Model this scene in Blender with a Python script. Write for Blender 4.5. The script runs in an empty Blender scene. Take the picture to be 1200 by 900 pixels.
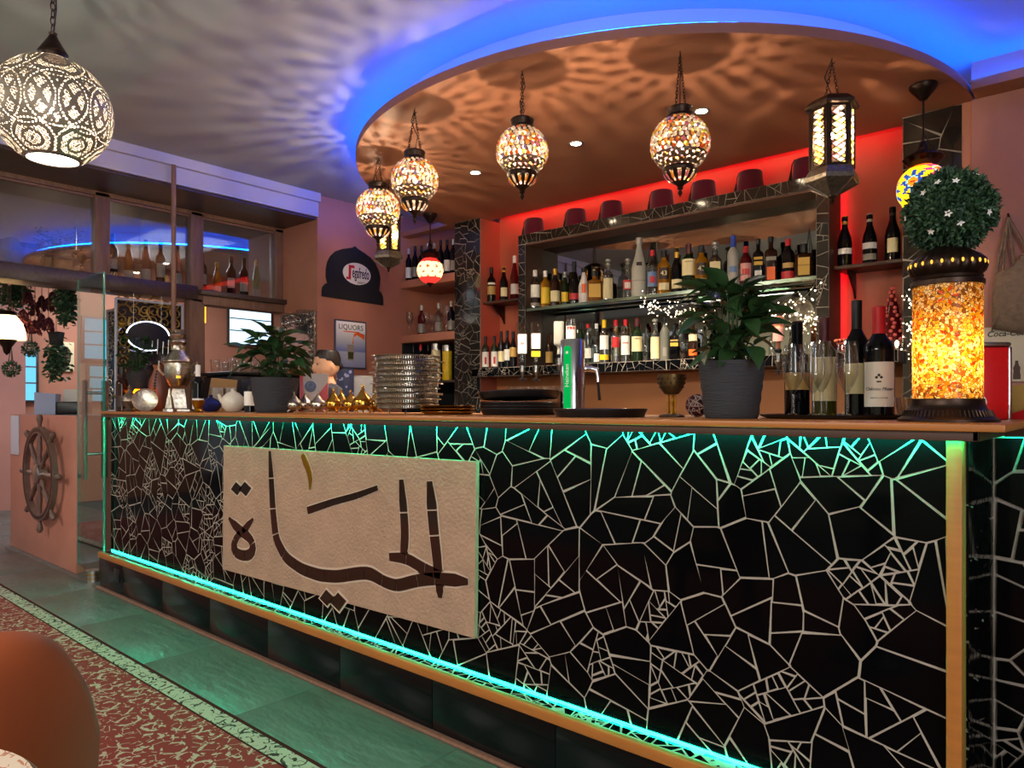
import bpy, bmesh, math, random
from math import sin, cos, pi, sqrt, atan2
from mathutils import Vector, Matrix

# ------------------------------------------------------------------ camera, world, exposure
scene = bpy.context.scene
COL = scene.collection
CAMZ, FPX, HOR = 1.131, 840.0, 475.0
cam_data = bpy.data.cameras.new('camera')
cam_data.lens = 36.0 * FPX / 1200.0
cam_data.sensor_width = 36.0
cam_data.shift_y = (HOR - 450.0) / 1200.0
cam_data.clip_start = 0.02
cam = bpy.data.objects.new('camera', cam_data)
COL.objects.link(cam)
cam.location = (0, 0, CAMZ)
FW = Vector((-0.6547, 0.7559, 0)); RT = Vector((0.7559, 0.6547, 0))
cam.rotation_euler = (pi / 2, 0, atan2(0.6547, 0.7559))
scene.camera = cam

world = bpy.data.worlds.new('world'); scene.world = world
world.use_nodes = True
world.node_tree.nodes['Background'].inputs[0].default_value = (0.80, 0.86, 1.0, 1)
world.node_tree.nodes['Background'].inputs[1].default_value = 0.5
scene.view_settings.view_transform = 'Standard'
scene.view_settings.look = 'None'
scene.view_settings.gamma = 1.0
scene.view_settings.use_curve_mapping = False
scene.view_settings.exposure = 0.72
scene.cycles.max_bounces = 8
scene.cycles.transparent_max_bounces = 24
scene.cycles.caustics_reflective = False
scene.cycles.caustics_refractive = False
scene.cycles.sample_clamp_indirect = 4.0
scene.cycles.blur_glossy = 1.0


def lamp(name, kind, loc, energy, color=(1, 1, 1), size=0.03, rot=None, **kw):
    d = bpy.data.lights.new(name, kind)
    d.energy = energy; d.color = color
    if kind == 'AREA':
        d.shape = 'RECTANGLE'; d.size, d.size_y = size
    else:
        d.shadow_soft_size = size
    for k, v in kw.items(): setattr(d, k, v)
    o = bpy.data.objects.new(name, d); COL.objects.link(o); o.location = loc
    if rot: o.rotation_euler = rot
    return o


# added, unseen area fills: from the right, behind the viewer and in the next room
lamp('window_daylight', 'AREA', (2.55, -1.6, 1.55), 110, (0.95, 0.95, 1.0), (3.6, 1.7), (0, pi / 2, 0))
lamp('dining_ceiling_light', 'AREA', (-4.6, -1.7, 2.84), 85, (1.0, 0.93, 0.84), (1.6, 0.6))
lamp('dining_ceiling_light', 'AREA', (-1.0, -1.9, 2.84), 85, (1.0, 0.93, 0.84), (1.6, 0.6))
lamp('next_room_ceiling_light', 'AREA', (-7.9, 3.4, 2.84), 42, (0.86, 0.92, 1.0), (1.6, 0.8))
lamp('next_room_ceiling_light', 'AREA', (-8.2, 0.4, 2.84), 40, (0.80, 0.88, 1.0), (1.2, 0.8))


# ------------------------------------------------------------------ helpers
def ray(u): 
    t = (u - 600.0) / FPX
    return FW + RT * t
def aty(u, y):                       # where the sight line of photo column u meets the plane y
    r = ray(u); d = y / r.y
    return r.x * d, d
def atx(u, x):
    r = ray(u); d = x / r.x
    return r.y * d, d
def zof(v, d): return CAMZ + (HOR - v) * d / FPX
def on_y(u, v, y):
    x, d = aty(u, y); return Vector((x, y, zof(v, d)))
def on_x(u, v, x):
    y, d = atx(u, x); return Vector((x, y, zof(v, d)))
def on_z(u, v, z):
    d = FPX * (z - CAMZ) / (HOR - v); r = ray(u)
    return Vector((r.x * d, r.y * d, z))
def at_d(u, v, d):
    r = ray(u); return Vector((r.x * d, r.y * d, zof(v, d)))
def face_cam(p): return atan2(-p[1], -p[0]) + pi / 2       # rotation that turns local -Y towards the viewer
def lin(h):
    h = h.lstrip('#')
    return tuple(((c / 12.92) if c <= 0.04045 else ((c + 0.055) / 1.055) ** 2.4) for c in (int(h[i:i + 2], 16) / 255 for i in (0, 2, 4))) + (1.0,)


class MB:
    def __init__(s): s.v = []; s.f = []; s.mi = []; s.m = 0; s.sm = []; s.smooth = True
    def add(s, vs, fs, M=None):
        o = len(s.v)
        s.v += [tuple(M @ Vector(p)) if M else tuple(p) for p in vs]
        for f in fs:
            s.f.append([i + o for i in f]); s.mi.append(s.m)
        return s
    def box(s, a, b, M=None):
        x0, y0, z0 = a; x1, y1, z1 = b
        return s.add([(x0, y0, z0), (x1, y0, z0), (x1, y1, z0), (x0, y1, z0), (x0, y0, z1), (x1, y0, z1), (x1, y1, z1), (x0, y1, z1)],
                     [(0, 3, 2, 1), (4, 5, 6, 7), (0, 1, 5, 4), (1, 2, 6, 5), (2, 3, 7, 6), (3, 0, 4, 7)], M)
    def bbox(s, a, b, r=0.004, M=None):         # box with chamfered vertical and horizontal edges
        bm = bmesh.new(); bmesh.ops.create_cube(bm, size=1)
        for v in bm.verts:
            v.co = Vector([(a[i] + b[i]) / 2 + v.co[i] * (b[i] - a[i]) for i in range(3)])
        bmesh.ops.bevel(bm, geom=bm.edges[:], offset=r, segments=2, affect='EDGES', profile=0.5)
        bm.verts.index_update()
        s.add([v.co.copy() for v in bm.verts], [[v.index for v in f.verts] for f in bm.faces], M); bm.free(); return s
    def lathe(s, prof, n=24, M=None, sx=1, sy=1, a0=0, a1=2 * pi, close=True):
        full = abs(a1 - a0 - 2 * pi) < 1e-6
        k = n if full else n + 1
        vs = []
        for r, z in prof:
            for i in range(k):
                a = a0 + (a1 - a0) * i / n
                vs.append((r * cos(a) * sx, r * sin(a) * sy, z))
        fs = []
        for j in range(len(prof) - 1):
            for i in range(n):
                i2 = (i + 1) % k
                fs.append((j * k + i, j * k + i2, (j + 1) * k + i2, (j + 1) * k + i))
        if full and close:
            if prof[0][0] > 1e-6: fs.append(tuple(range(k))[::-1])
            if prof[-1][0] > 1e-6: fs.append(tuple((len(prof) - 1) * k + i for i in range(k)))
        return s.add(vs, fs, M)
    def cyl(s, p0, p1, r0, r1=None, n=12):
        p0, p1 = Vector(p0), Vector(p1); r1 = r0 if r1 is None else r1
        q = (p1 - p0).to_track_quat('Z', 'Y').to_matrix().to_4x4(); q.translation = p0
        return s.lathe([(r0, 0), (r1, (p1 - p0).length)], n, q)
    def tube(s, pts, r, n=6, closed=False):
        pts = [Vector(p) for p in pts]; m = len(pts); rs = r if isinstance(r, (list, tuple)) else [r] * m
        vs = []; prev = None
        for i, p in enumerate(pts):
            if closed: t = pts[(i + 1) % m] - pts[i - 1]
            else: t = pts[min(i + 1, m - 1)] - pts[max(i - 1, 0)]
            t = t.normalized() if t.length > 1e-9 else Vector((0, 0, 1))
            if prev is None:
                a = Vector((0, 0, 1)) if abs(t.z) < 0.9 else Vector((1, 0, 0)); nrm = (a - t * a.dot(t)).normalized()
            else:
                nrm = prev - t * prev.dot(t); nrm = nrm.normalized() if nrm.length > 1e-6 else t.orthogonal().normalized()
            prev = nrm; bn = t.cross(nrm)
            for k in range(n):
                a = 2 * pi * k / n; vs.append(p + (nrm * cos(a) + bn * sin(a)) * rs[i])
        fs = []
        for i in range(m if closed else m - 1):
            j = (i + 1) % m
            for k in range(n): fs.append((i * n + k, i * n + (k + 1) % n, j * n + (k + 1) % n, j * n + k))
        if not closed:
            fs.append(tuple(range(n))[::-1]); fs.append(tuple((m - 1) * n + k for k in range(n)))
        return s.add(vs, fs)
    def prism(s, poly, h0, h1, M=None, back=True):   # poly in (x, z); extruded along y from h0 (front) to h1
        n = len(poly)
        vs = [(x, h0, z) for x, z in poly] + [(x, h1, z) for x, z in poly]
        fs = [tuple(range(n))] + [(i, i + n, (i + 1) % n + n, (i + 1) % n) for i in range(n)]
        if back: fs.append(tuple(range(n, 2 * n))[::-1])
        return s.add(vs, fs, M)
    def ball(s, c, r, n=10, m=6, M=None):
        rx, ry, rz = r if isinstance(r, (tuple, list)) else (r, r, r)
        vs = [(c[0], c[1], c[2] - rz)]
        for j in range(1, m):
            b = -pi / 2 + pi * j / m
            vs += [(c[0] + rx * cos(b) * cos(2 * pi * i / n), c[1] + ry * cos(b) * sin(2 * pi * i / n), c[2] + rz * sin(b)) for i in range(n)]
        vs.append((c[0], c[1], c[2] + rz)); t = len(vs) - 1
        fs = [(0, 1 + (i + 1) % n, 1 + i) for i in range(n)]
        for j in range(m - 2):
            for i in range(n): fs.append((1 + j * n + i, 1 + j * n + (i + 1) % n, 1 + (j + 1) * n + (i + 1) % n, 1 + (j + 1) * n + i))
        b0 = 1 + (m - 2) * n
        fs += [(b0 + i, b0 + (i + 1) % n, t) for i in range(n)]
        return s.add(vs, fs, M)
    def mesh(s, name, mats, smooth=True, ang=0.65):
        me = bpy.data.meshes.new(name); me.from_pydata(s.v, [], s.f)
        for m in (mats if isinstance(mats, (list, tuple)) else [mats]): me.materials.append(m)
        me.polygons.foreach_set('material_index', s.mi)
        if smooth:
            me.polygons.foreach_set('use_smooth', [True] * len(s.f)); me.set_sharp_from_angle(angle=ang)
        me.update(); return me


def props(o, label=None, cat=None, group=None, kind=None):
    if label: o['label'] = label
    if cat: o['category'] = cat
    if group: o['group'] = group
    if kind: o['kind'] = kind
    return o
def obj(name, mb, mats, parent=None, kind=None, label=None, smooth=True, ang=0.65):
    me = mb.mesh(name, mats, smooth, ang) if isinstance(mb, MB) else mb
    o = bpy.data.objects.new(name, me); COL.objects.link(o)
    if parent: o.parent = parent
    return props(o, label=label, kind=kind)
def thing(name, label, cat, loc=(0, 0, 0), rz=0, group=None):
    o = bpy.data.objects.new(name, None); COL.objects.link(o); o.location = loc; o.rotation_euler = (0, 0, rz)
    o.empty_display_size = 0.05
    return props(o, label, cat, group)
def struct(name, mb, mats, parent=None, **k):
    return obj(name, mb, mats, parent, kind=None if parent else 'structure', **k)
def dup(o, loc=None, rz=None, label=None, group=None, parent=None):
    c = o.copy(); COL.objects.link(c)
    if parent: c.parent = parent
    if loc is not None: c.location = loc
    if rz is not None: c.rotation_euler = (0, 0, rz)
    if label: c['label'] = label
    if group: c['group'] = group
    for ch in list(o.children): dup(ch, parent=c)
    return c
_font_cache = {}
def text_mesh(txt, size, shear=0.0, depth=0.0004, sx=1.0, offset=0.0):
    cu = bpy.data.curves.new('lettering', 'FONT'); cu.body = txt; cu.size = size; cu.align_x = 'CENTER'; cu.align_y = 'CENTER'
    cu.shear = shear; cu.extrude = depth; cu.resolution_u = 3; cu.offset = offset
    o = bpy.data.objects.new('lettering', cu); COL.objects.link(o)
    bpy.context.view_layer.update()
    me = bpy.data.meshes.new_from_object(o.evaluated_get(bpy.context.evaluated_depsgraph_get()))
    bpy.data.objects.remove(o); 
    R = Matrix.Rotation(pi / 2, 4, 'X') @ Matrix.Scale(sx, 4, (1, 0, 0))
    me.transform(R)                  # upright, readable from -Y
    return me
def text(txt, size, mat, parent, loc, rz=0.0, name='lettering', **k):
    me = text_mesh(txt, size, **k); me.materials.clear(); me.materials.append(mat)
    o = bpy.data.objects.new(name, me); COL.objects.link(o); o.parent = parent; o.location = loc; o.rotation_euler = (0, 0, rz)
    return o


# ------------------------------------------------------------------ materials
def M(name, col, rough=0.5, metal=0.0, spec=0.5, noise=None, bump=None, trans=0.0, ior=1.45, emit=None, coat=0.0, col2=None, sheen=0.0, coords='Object', stretch=None):
    m = bpy.data.materials.new(name); m.use_nodes = True
    nt = m.node_tree; N = nt.nodes; L = nt.links; b = N['Principled BSDF']
    c = lin(col); b.inputs['Base Color'].default_value = c
    b.inputs['Roughness'].default_value = rough; b.inputs['Metallic'].default_value = metal
    b.inputs['Specular IOR Level'].default_value = spec; b.inputs['IOR'].default_value = ior
    b.inputs['Transmission Weight'].default_value = trans; b.inputs['Coat Weight'].default_value = coat
    b.inputs['Sheen Weight'].default_value = sheen
    if emit: b.inputs['Emission Color'].default_value = lin(emit[0]); b.inputs['Emission Strength'].default_value = emit[1]
    if noise or bump:
        tc = N.new('ShaderNodeNewGeometry' if coords == 'World' else 'ShaderNodeTexCoord'); src = tc.outputs['Position' if coords == 'World' else coords]
        if stretch:
            mp = N.new('ShaderNodeMapping'); mp.inputs['Scale'].default_value = stretch; L.new(src, mp.inputs[0]); src = mp.outputs[0]
    if noise:
        n = N.new('ShaderNodeTexNoise'); n.inputs['Scale'].default_value = noise[0]; n.inputs['Detail'].default_value = 5; L.new(src, n.inputs['Vector'])
        r = N.new('ShaderNodeValToRGB'); r.color_ramp.elements[0].position = 0.3; r.color_ramp.elements[1].position = 0.72
        c2 = lin(col2) if col2 else tuple(min(1, x * (1 - noise[1])) for x in c[:3]) + (1,)
        r.color_ramp.elements[0].color = c2; r.color_ramp.elements[1].color = c
        L.new(n.outputs['Fac'], r.inputs[0]); L.new(r.outputs[0], b.inputs['Base Color'])
    if bump:
        n2 = N.new('ShaderNodeTexNoise'); n2.inputs['Scale'].default_value = bump[0]; n2.inputs['Detail'].default_value = 4; L.new(src, n2.inputs['Vector'])
        bp = N.new('ShaderNodeBump'); bp.inputs['Strength'].default_value = bump[1]; bp.inputs['Distance'].default_value = bump[2] if len(bump) > 2 else 0.01
        L.new(n2.outputs['Fac'], bp.inputs['Height']); L.new(bp.outputs[0], b.inputs['Normal'])
    return m
def E(name, col, s): 
    m = bpy.data.materials.new(name); m.use_nodes = True; N = m.node_tree.nodes
    e = N.new('ShaderNodeEmission'); e.inputs[0].default_value = lin(col); e.inputs[1].default_value = s
    m.node_tree.links.new(e.outputs[0], N['Material Output'].inputs[0]); return m
def GLASS(name, tint='ffffff', base=0.04, edge=0.5, rough=0.02):       # thin clear glass: see-through, mirrors at grazing angles
    m = bpy.data.materials.new(name); m.use_nodes = True; N = m.node_tree.nodes; L = m.node_tree.links
    t = N.new('ShaderNodeBsdfTransparent'); t.inputs[0].default_value = lin(tint)
    g = N.new('ShaderNodeBsdfGlossy'); g.inputs['Roughness'].default_value = rough
    lw = N.new('ShaderNodeLayerWeight'); lw.inputs[0].default_value = 0.35
    mr = N.new('ShaderNodeMapRange'); mr.inputs['To Min'].default_value = base; mr.inputs['To Max'].default_value = edge
    L.new(lw.outputs['Facing'], mr.inputs['Value'])
    mx = N.new('ShaderNodeMixShader'); L.new(mr.outputs[0], mx.inputs[0]); L.new(t.outputs[0], mx.inputs[1]); L.new(g.outputs[0], mx.inputs[2])
    L.new(mx.outputs[0], N['Material Output'].inputs[0]); return m
def TRL(name, col, mix=0.55, rough=0.2, vor=None, cols=None):          # coloured lamp glass: lets the bulb's light through, diffused
    m = bpy.data.materials.new(name); m.use_nodes = True; N = m.node_tree.nodes; L = m.node_tree.links
    t = N.new('ShaderNodeBsdfTranslucent'); p = N['Principled BSDF']; p.inputs['Roughness'].default_value = rough
    mx = N.new('ShaderNodeMixShader'); mx.inputs[0].default_value = mix
    if vor:
        tc = N.new('ShaderNodeTexCoord'); vo = N.new('ShaderNodeTexVoronoi'); vo.inputs['Scale'].default_value = vor; L.new(tc.outputs['Object'], vo.inputs['Vector'])
        sp = N.new('ShaderNodeSeparateColor'); L.new(vo.outputs['Color'], sp.inputs[0])
        rp = N.new('ShaderNodeValToRGB'); rp.color_ramp.interpolation = 'CONSTANT'
        while len(rp.color_ramp.elements) < len(cols): rp.color_ramp.elements.new(0.5)
        for i, c in enumerate(cols): rp.color_ramp.elements[i].position = i / len(cols); rp.color_ramp.elements[i].color = lin(c)
        v2 = N.new('ShaderNodeTexVoronoi'); v2.feature = 'DISTANCE_TO_EDGE'; v2.inputs['Scale'].default_value = vor; L.new(tc.outputs['Object'], v2.inputs['Vector'])
        ed = N.new('ShaderNodeMath'); ed.operation = 'GREATER_THAN'; ed.inputs[1].default_value = 0.06; L.new(v2.outputs['Distance'], ed.inputs[0])
        mc = N.new('ShaderNodeMix'); mc.data_type = 'RGBA'; L.new(ed.outputs[0], mc.inputs[0]); mc.inputs[6].default_value = lin('55381a'); L.new(sp.outputs[0], rp.inputs[0]); L.new(rp.outputs[0], mc.inputs[7])
        L.new(mc.outputs[2], t.inputs[0]); L.new(mc.outputs[2], p.inputs['Base Color'])
    else:
        t.inputs[0].default_value = lin(col); p.inputs['Base Color'].default_value = lin(col)
    L.new(p.outputs[0], mx.inputs[1]); L.new(t.outputs[0], mx.inputs[2]); L.new(mx.outputs[0], N['Material Output'].inputs[0]); return m


mt = {}
mt['ceiling'] = M('ceiling_paint', 'a6a8a6', 0.8, noise=(1.2, 0.10))
mt['soffit'] = M('soffit_paint', 'b9b4bc', 0.6)
mt['terra'] = M('terracotta_plaster', 'bd7d62', 0.62, noise=(2.2, 0.2), bump=(9, 0.15, 0.01))
mt['terra_disc'] = M('terracotta_ceiling', 'a36d52', 0.6, noise=(1.3, 0.25), bump=(5, 0.1, 0.01))
mt['redwall'] = M('red_orange_plaster', 'b8644a', 0.6, noise=(2.0, 0.15))
mt['pinkwall'] = M('dusky_plaster', 'b27a6c', 0.65, noise=(1.6, 0.2))
mt['darkwood'] = M('dark_wood', '4e3c36', 0.35, noise=(6, 0.4), stretch=(1, 8, 8))
mt['wood'] = M('brown_wood', '86624e', 0.5, noise=(9, 0.35), stretch=(6, 6, 0.6))
mt['barwood'] = M('counter_wood', 'a3642c', 0.38, noise=(10, 0.18), stretch=(0.6, 9, 9))
mt['barwood_dark'] = M('counter_wood_dark', '43291b', 0.5, noise=(10, 0.2))
mt['copper'] = M('copper_plaster', 'b97a66', 0.45, metal=0.15, noise=(3, 0.25), bump=(8, 0.12, 0.01))
mt['slate'] = M('slate', '5a5a55', 0.36, noise=(3.0, 0.35), bump=(7, 0.5, 0.012), coords='World', stretch=(1.3, 3.2, 1))
mt['slate_grout'] = M('floor_grout', '4a4844', 0.8)
mt['grout'] = M('grout', '9c9082', 0.85, noise=(40, 0.2))
mt['tile'] = M('black_tile', '040405', 0.08, spec=0.10)
mt['tile_smoke'] = M('smoked_mirror_tile', '4a443e', 0.08, metal=0.75)
mt['tile_back'] = M('dark_grey_tile', '23211f', 0.12, spec=0.6)
mt['kick'] = M('plinth_tile', '08090a', 0.16, spec=0.3)
mt['plaster'] = M('rough_sign_plaster', 'a3846c', 0.8, noise=(14, 0.18), bump=(75, 0.9, 0.008))
mt['groove'] = M('groove_edge', 'b9a28e', 0.8)
mt['letter'] = M('bronze_mirror_tile', '2a1a10', 0.10, metal=0.35, spec=0.8)
mt['letter_gold'] = M('gold_mirror_tile', 'a5741e', 0.12, metal=0.7)
mt['led_green'] = E('green_led', '08ffc0', 125.0)
mt['led_blue'] = E('blue_led', '0050ff', 54.0)
mt['led_red'] = E('red_led', 'ff1036', 12.0)
mt['mirror'] = M('back_mirror', '9a978c', 0.02, metal=1.0)
mt['pane'] = GLASS('window_glass', 'f2f4f4', 0.20, 0.75)
mt['doorglass'] = GLASS('door_glass', 'd8f0ec', 0.10, 0.6)
mt['shelfglass'] = GLASS('shelf_glass', '9fb8a8', 0.12, 0.7)
mt['clear'] = GLASS('clear_glass', 'f4f4f0', 0.05, 0.75)
mt['glassedge'] = M('glass_edge', '2f5a4c', 0.1, spec=0.7)
mt['black'] = M('black_plastic', '0c0c0e', 0.35)
mt['blackmatt'] = M('black_matt', '15161a', 0.7)
mt['white'] = M('white_paint', 'e8e4dc', 0.5)
mt['cream'] = M('cream_paper', 'e6d6a8', 0.6)
mt['chrome'] = M('chrome', 'd8d8d8', 0.12, metal=1.0)
mt['steel'] = M('brushed_steel', 'a8a39c', 0.3, metal=1.0)
mt['silver'] = M('old_silver', 'd2c8b4', 0.28, metal=1.0, noise=(60, 0.5), bump=(90, 0.4, 0.004))
mt['brass'] = M('brass', 'c9922e', 0.28, metal=1.0, noise=(50, 0.35))
mt['bronze'] = M('dark_bronze', '3d2e26', 0.38, metal=0.85, noise=(40, 0.4))
mt['gunmetal'] = M('gunmetal', '8a7f70', 0.35, metal=0.85, noise=(60, 0.5), bump=(120, 0.5, 0.003))
mt['leaf'] = M('leaf_green', '2c4a26', 0.35, noise=(12, 0.35))
mt['leaf2'] = M('box_green', '3a5a3a', 0.5, noise=(30, 0.4))
mt['stem'] = M('stem_brown', '4a3a22', 0.7)

# ------------------------------------------------------------------ the room
def wobj(name, mb, mats, parent, **k):          # mesh given in world coordinates, hung under a thing that is not rotated
    o = obj(name, mb, mats, parent, **k); p = parent; off = Vector((0, 0, 0))
    while p: off += p.location; p = p.parent
    o.location = -off; return o
def slab(name, a, b, m, parent=None):
    return struct(name, MB().box(a, b), mt[m], parent, smooth=False)

ZC, ZD = 2.87, 2.68                             # main ceiling, round dropped ceiling
slab('ceiling', (-12.3, -3.5, ZC), (2.8, 6.8, ZC + 0.1), 'ceiling')
floor = slab('floor', (-12.3, -3.5, -0.1), (2.8, 6.8, -0.005), 'slate_grout')
rnd = random.Random(4)
tile_me = {}
def floor_tile(x0, y0, w, h):
    k = (round(w, 3), round(h, 3))
    if k not in tile_me: tile_me[k] = MB().bbox((0.001, 0.001, -0.012), (w - 0.001, h - 0.001, 0.0), 0.001).mesh('tile', mt['slate'])
    o = obj('tile', tile_me[k], None, floor); o.location = (x0, y0, rnd.uniform(-0.0006, 0))
for iy in range(5):
    for ix in range(15):
        x0, y0 = -11.28 + ix * 0.8, -0.06 + iy * 0.58
        if y0 > 1.6 and x0 > -5.6: continue
        if y0 < 1.0 and x0 > -6.4 or y0 + 0.58 < 1.0: continue
        floor_tile(x0, y0, 0.8, 0.58)

# walls
slab('wall_back', (-4.07, 4.54, 0), (-0.66, 4.72, ZC), 'redwall')
slab('wall_niche', (-5.09, 4.80, 0), (-4.07, 4.95, ZC), 'terra')
slab('wall_left', (-5.75, 3.42, 0), (-5.086, 4.95, ZC), 'terra')
slab('wall_right_back', (-0.62, 4.28, 0), (2.8, 4.45, ZC), 'pinkwall')
slab('trim_1', (-0.662, 4.292, 0), (-0.62, 4.5, ZD), 'terra')
slab('wall_far_left', (-12.3, 6.6, 0), (-5.0, 6.8, ZC), 'terra')
w = MB()
for a, b in (((-12.3, -3.5, 0), (-9.6, -3.3, ZC)), ((-6.0, -3.5, 0), (2.8, -3.3, ZC)), ((-9.6, -3.5, 0), (-6.0, -3.3, 0.6)), ((-9.6, -3.5, 2.55), (-6.0, -3.3, ZC))): w.box(a, b)
struct('wall_rear', w, M('olive_plaster', 'a09c86', .7), smooth=False)
w = MB()
for a, b in (((2.7, -3.5, 0), (2.9, -3.3, ZC)), ((2.7, 0.2, 0), (2.9, 4.5, ZC)), ((2.7, -3.4, 0), (2.9, 0.2, 0.6)), ((2.7, -3.4, 2.5), (2.9, 0.2, ZC))): w.box(a, b)
struct('wall_right', w, mt['pinkwall'], smooth=False)

# half round dropped ceiling over the bar
DC, DR = (-2.53, 4.29), 1.92
arc = [(DC[0] + DR * cos(pi + pi * i / 72), DC[1] + DR * sin(pi + pi * i / 72)) for i in range(73)]
poly = arc + [(-0.66, 4.42), (-5.086, 4.42), (-5.086, 4.32), (DC[0] - DR, 4.30)]
b = MB(); n = len(poly)
b.add([(x, y, ZD) for x, y in poly] + [(x, y, ZD + 0.045) for x, y in poly],
      [tuple(range(n))[::-1], tuple(range(n, 2 * n))] + [(i, (i + 1) % n, (i + 1) % n + n, i + n) for i in range(n)])
struct('ceiling_disc', b, mt['terra_disc'], ang=0.5)
b = MB(); R2 = DR - 0.16                        # core that carries the disc
core = [(DC[0] + R2 * cos(pi + pi * i / 48), DC[1] + R2 * sin(pi + pi * i / 48)) for i in range(49)] + [(-0.77, 4.36), (-4.29, 4.36)]
n = len(core)
b.add([(x, y, ZD + 0.04) for x, y in core] + [(x, y, ZC) for x, y in core], [(i, (i + 1) % n, (i + 1) % n + n, i + n) for i in range(n)])
struct('ceiling_disc_core', b, mt['ceiling'], ang=0.5)
b = MB().tube([(DC[0] + (DR - 0.035) * cos(pi + pi * i / 64), DC[1] + (DR - 0.035) * sin(pi + pi * i / 64), ZD + 0.055) for i in range(65)], 0.009, 6)
props(obj('led_strip', b, mt['led_blue']), 'blue light strip along the top of the round dropped ceiling', 'light strip')
# straight lip that carries the blue light on along the right-hand wall
slab('ceiling_lip', (-0.60, 4.13, ZD), (2.7, 4.28, ZD + 0.045), 'terra_disc')
props(obj('led_strip', MB().tube([(-0.58, 4.225, ZD + 0.054), (2.6, 4.225, ZD + 0.054)], 0.009, 6), mt['led_blue']),
      'blue light strip on the straight ceiling lip at the right', 'light strip')
# red strip in the slot between disc and back wall
props(obj('led_strip', MB().box((-4.0, 4.424, ZD + 0.022), (-0.98, 4.434, ZD + 0.036)), mt['led_red'], smooth=False),
      'red light strip in the ceiling slot above the fez hats', 'light strip')

# left side: soffit over the glazed opening
slab('soffit', (-5.72, -1.2, 2.70), (-5.07, 3.42, ZC), 'soffit')
slab('trim_2', (-5.07, -1.2, 2.80), (-5.035, 3.42, ZC), 'soffit')
slab('trim_3', (-5.09, -1.2, 2.683), (-5.072, 3.42, 2.80), 'soffit')
slab('trim_4', (-5.70, -1.2, 2.665), (-5.10, 3.42, 2.70), 'darkwood')
hdr = obj('window_wall', MB().box((-5.72, -1.2, 2.635), (-5.60, 3.42, 2.665)), mt['wood'], kind='structure', smooth=False)
for y0 in (1.92, 2.61, 3.345, 0.55):
    obj('post', MB().bbox((-5.70, y0, 1.95), (-5.60, y0 + 0.10 if y0 < 3 else y0 + 0.075, 2.66), 0.004), mt['wood'], hdr)
obj('ledge', MB().bbox((-5.84, -1.2, 1.965), (-5.585, 2.66, 2.075), 0.004), mt['darkwood'], hdr)
obj('ledge', MB().bbox((-5.86, 2.66, 2.005), (-5.54, 3.42, 2.045), 0.004), mt['darkwood'], hdr)
obj('ledge_board', MB().bbox((-5.72, 2.70, 1.935), (-5.58, 3.42, 2.005), 0.003), mt['wood'], hdr)
for i, (y0, y1) in enumerate(((0.65, 1.92), (2.02, 2.61), (2.71, 3.345))):
    fr = struct('window_%d' % (i + 1), MB().box((-5.655, y0, 2.62), (-5.625, y1, 2.636)), mt['wood'], smooth=False)
    obj('pane', MB().box((-5.642, y0, 2.06), (-5.636, y1, 2.625)), mt['pane'], fr, smooth=False)
# long wall-post under the header and the back room
slab('trim_5', (-5.70, 2.60, 0), (-5.60, 2.72, 1.97), 'wood')
slab('wall_back_room', (-9.5, -1.0, 0), (-9.3, 6.7, ZC), 'terra')
slab('wall_back_room_pier', (-9.32, 1.75, 0), (-9.18, 2.45, ZC), 'pinkwall')


# ------------------------------------------------------------------ broken-tile mosaic
def clip(poly, a, b, c):                        # keep a*x + b*y <= c
    out = []
    for i in range(len(poly)):
        p, q = poly[i], poly[(i + 1) % len(poly)]
        dp, dq = a * p[0] + b * p[1] - c, a * q[0] + b * q[1] - c
        if dp <= 0: out.append(p)
        if (dp < 0 < dq) or (dq < 0 < dp):
            t = dp / (dp - dq); out.append((p[0] + (q[0] - p[0]) * t, p[1] + (q[1] - p[1]) * t))
    return out
def area(p): return 0.5 * abs(sum(p[i][0] * p[(i + 1) % len(p)][1] - p[(i + 1) % len(p)][0] * p[i][1] for i in range(len(p))))
def inset(poly, g, r):                          # pull every edge of a convex polygon inward
    s = sum(poly[i][0] * poly[(i + 1) % len(poly)][1] - poly[(i + 1) % len(poly)][0] * poly[i][1] for i in range(len(poly)))
    if s < 0: poly = poly[::-1]
    out = poly
    for i in range(len(poly)):
        (x0, y0), (x1, y1) = poly[i], poly[(i + 1) % len(poly)]
        l = math.hypot(x1 - x0, y1 - y0)
        if l < 1e-5: continue
        nx, ny = (y1 - y0) / l, -(x1 - x0) / l
        th = r.uniform(-0.035, 0.035); nx, ny = nx * cos(th) - ny * sin(th), nx * sin(th) + ny * cos(th)
        mx, my = (x0 + x1) / 2, (y0 + y1) / 2
        out = clip(out, nx, ny, nx * mx + ny * my - g * r.uniform(0.45, 1.9))
        if len(out) < 3: return []
    res = []
    for p in out:                               # drop tiny edges
        if not res or math.hypot(p[0] - res[-1][0], p[1] - res[-1][1]) > 0.003: res.append(p)
    return res if len(res) >= 3 else []
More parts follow.
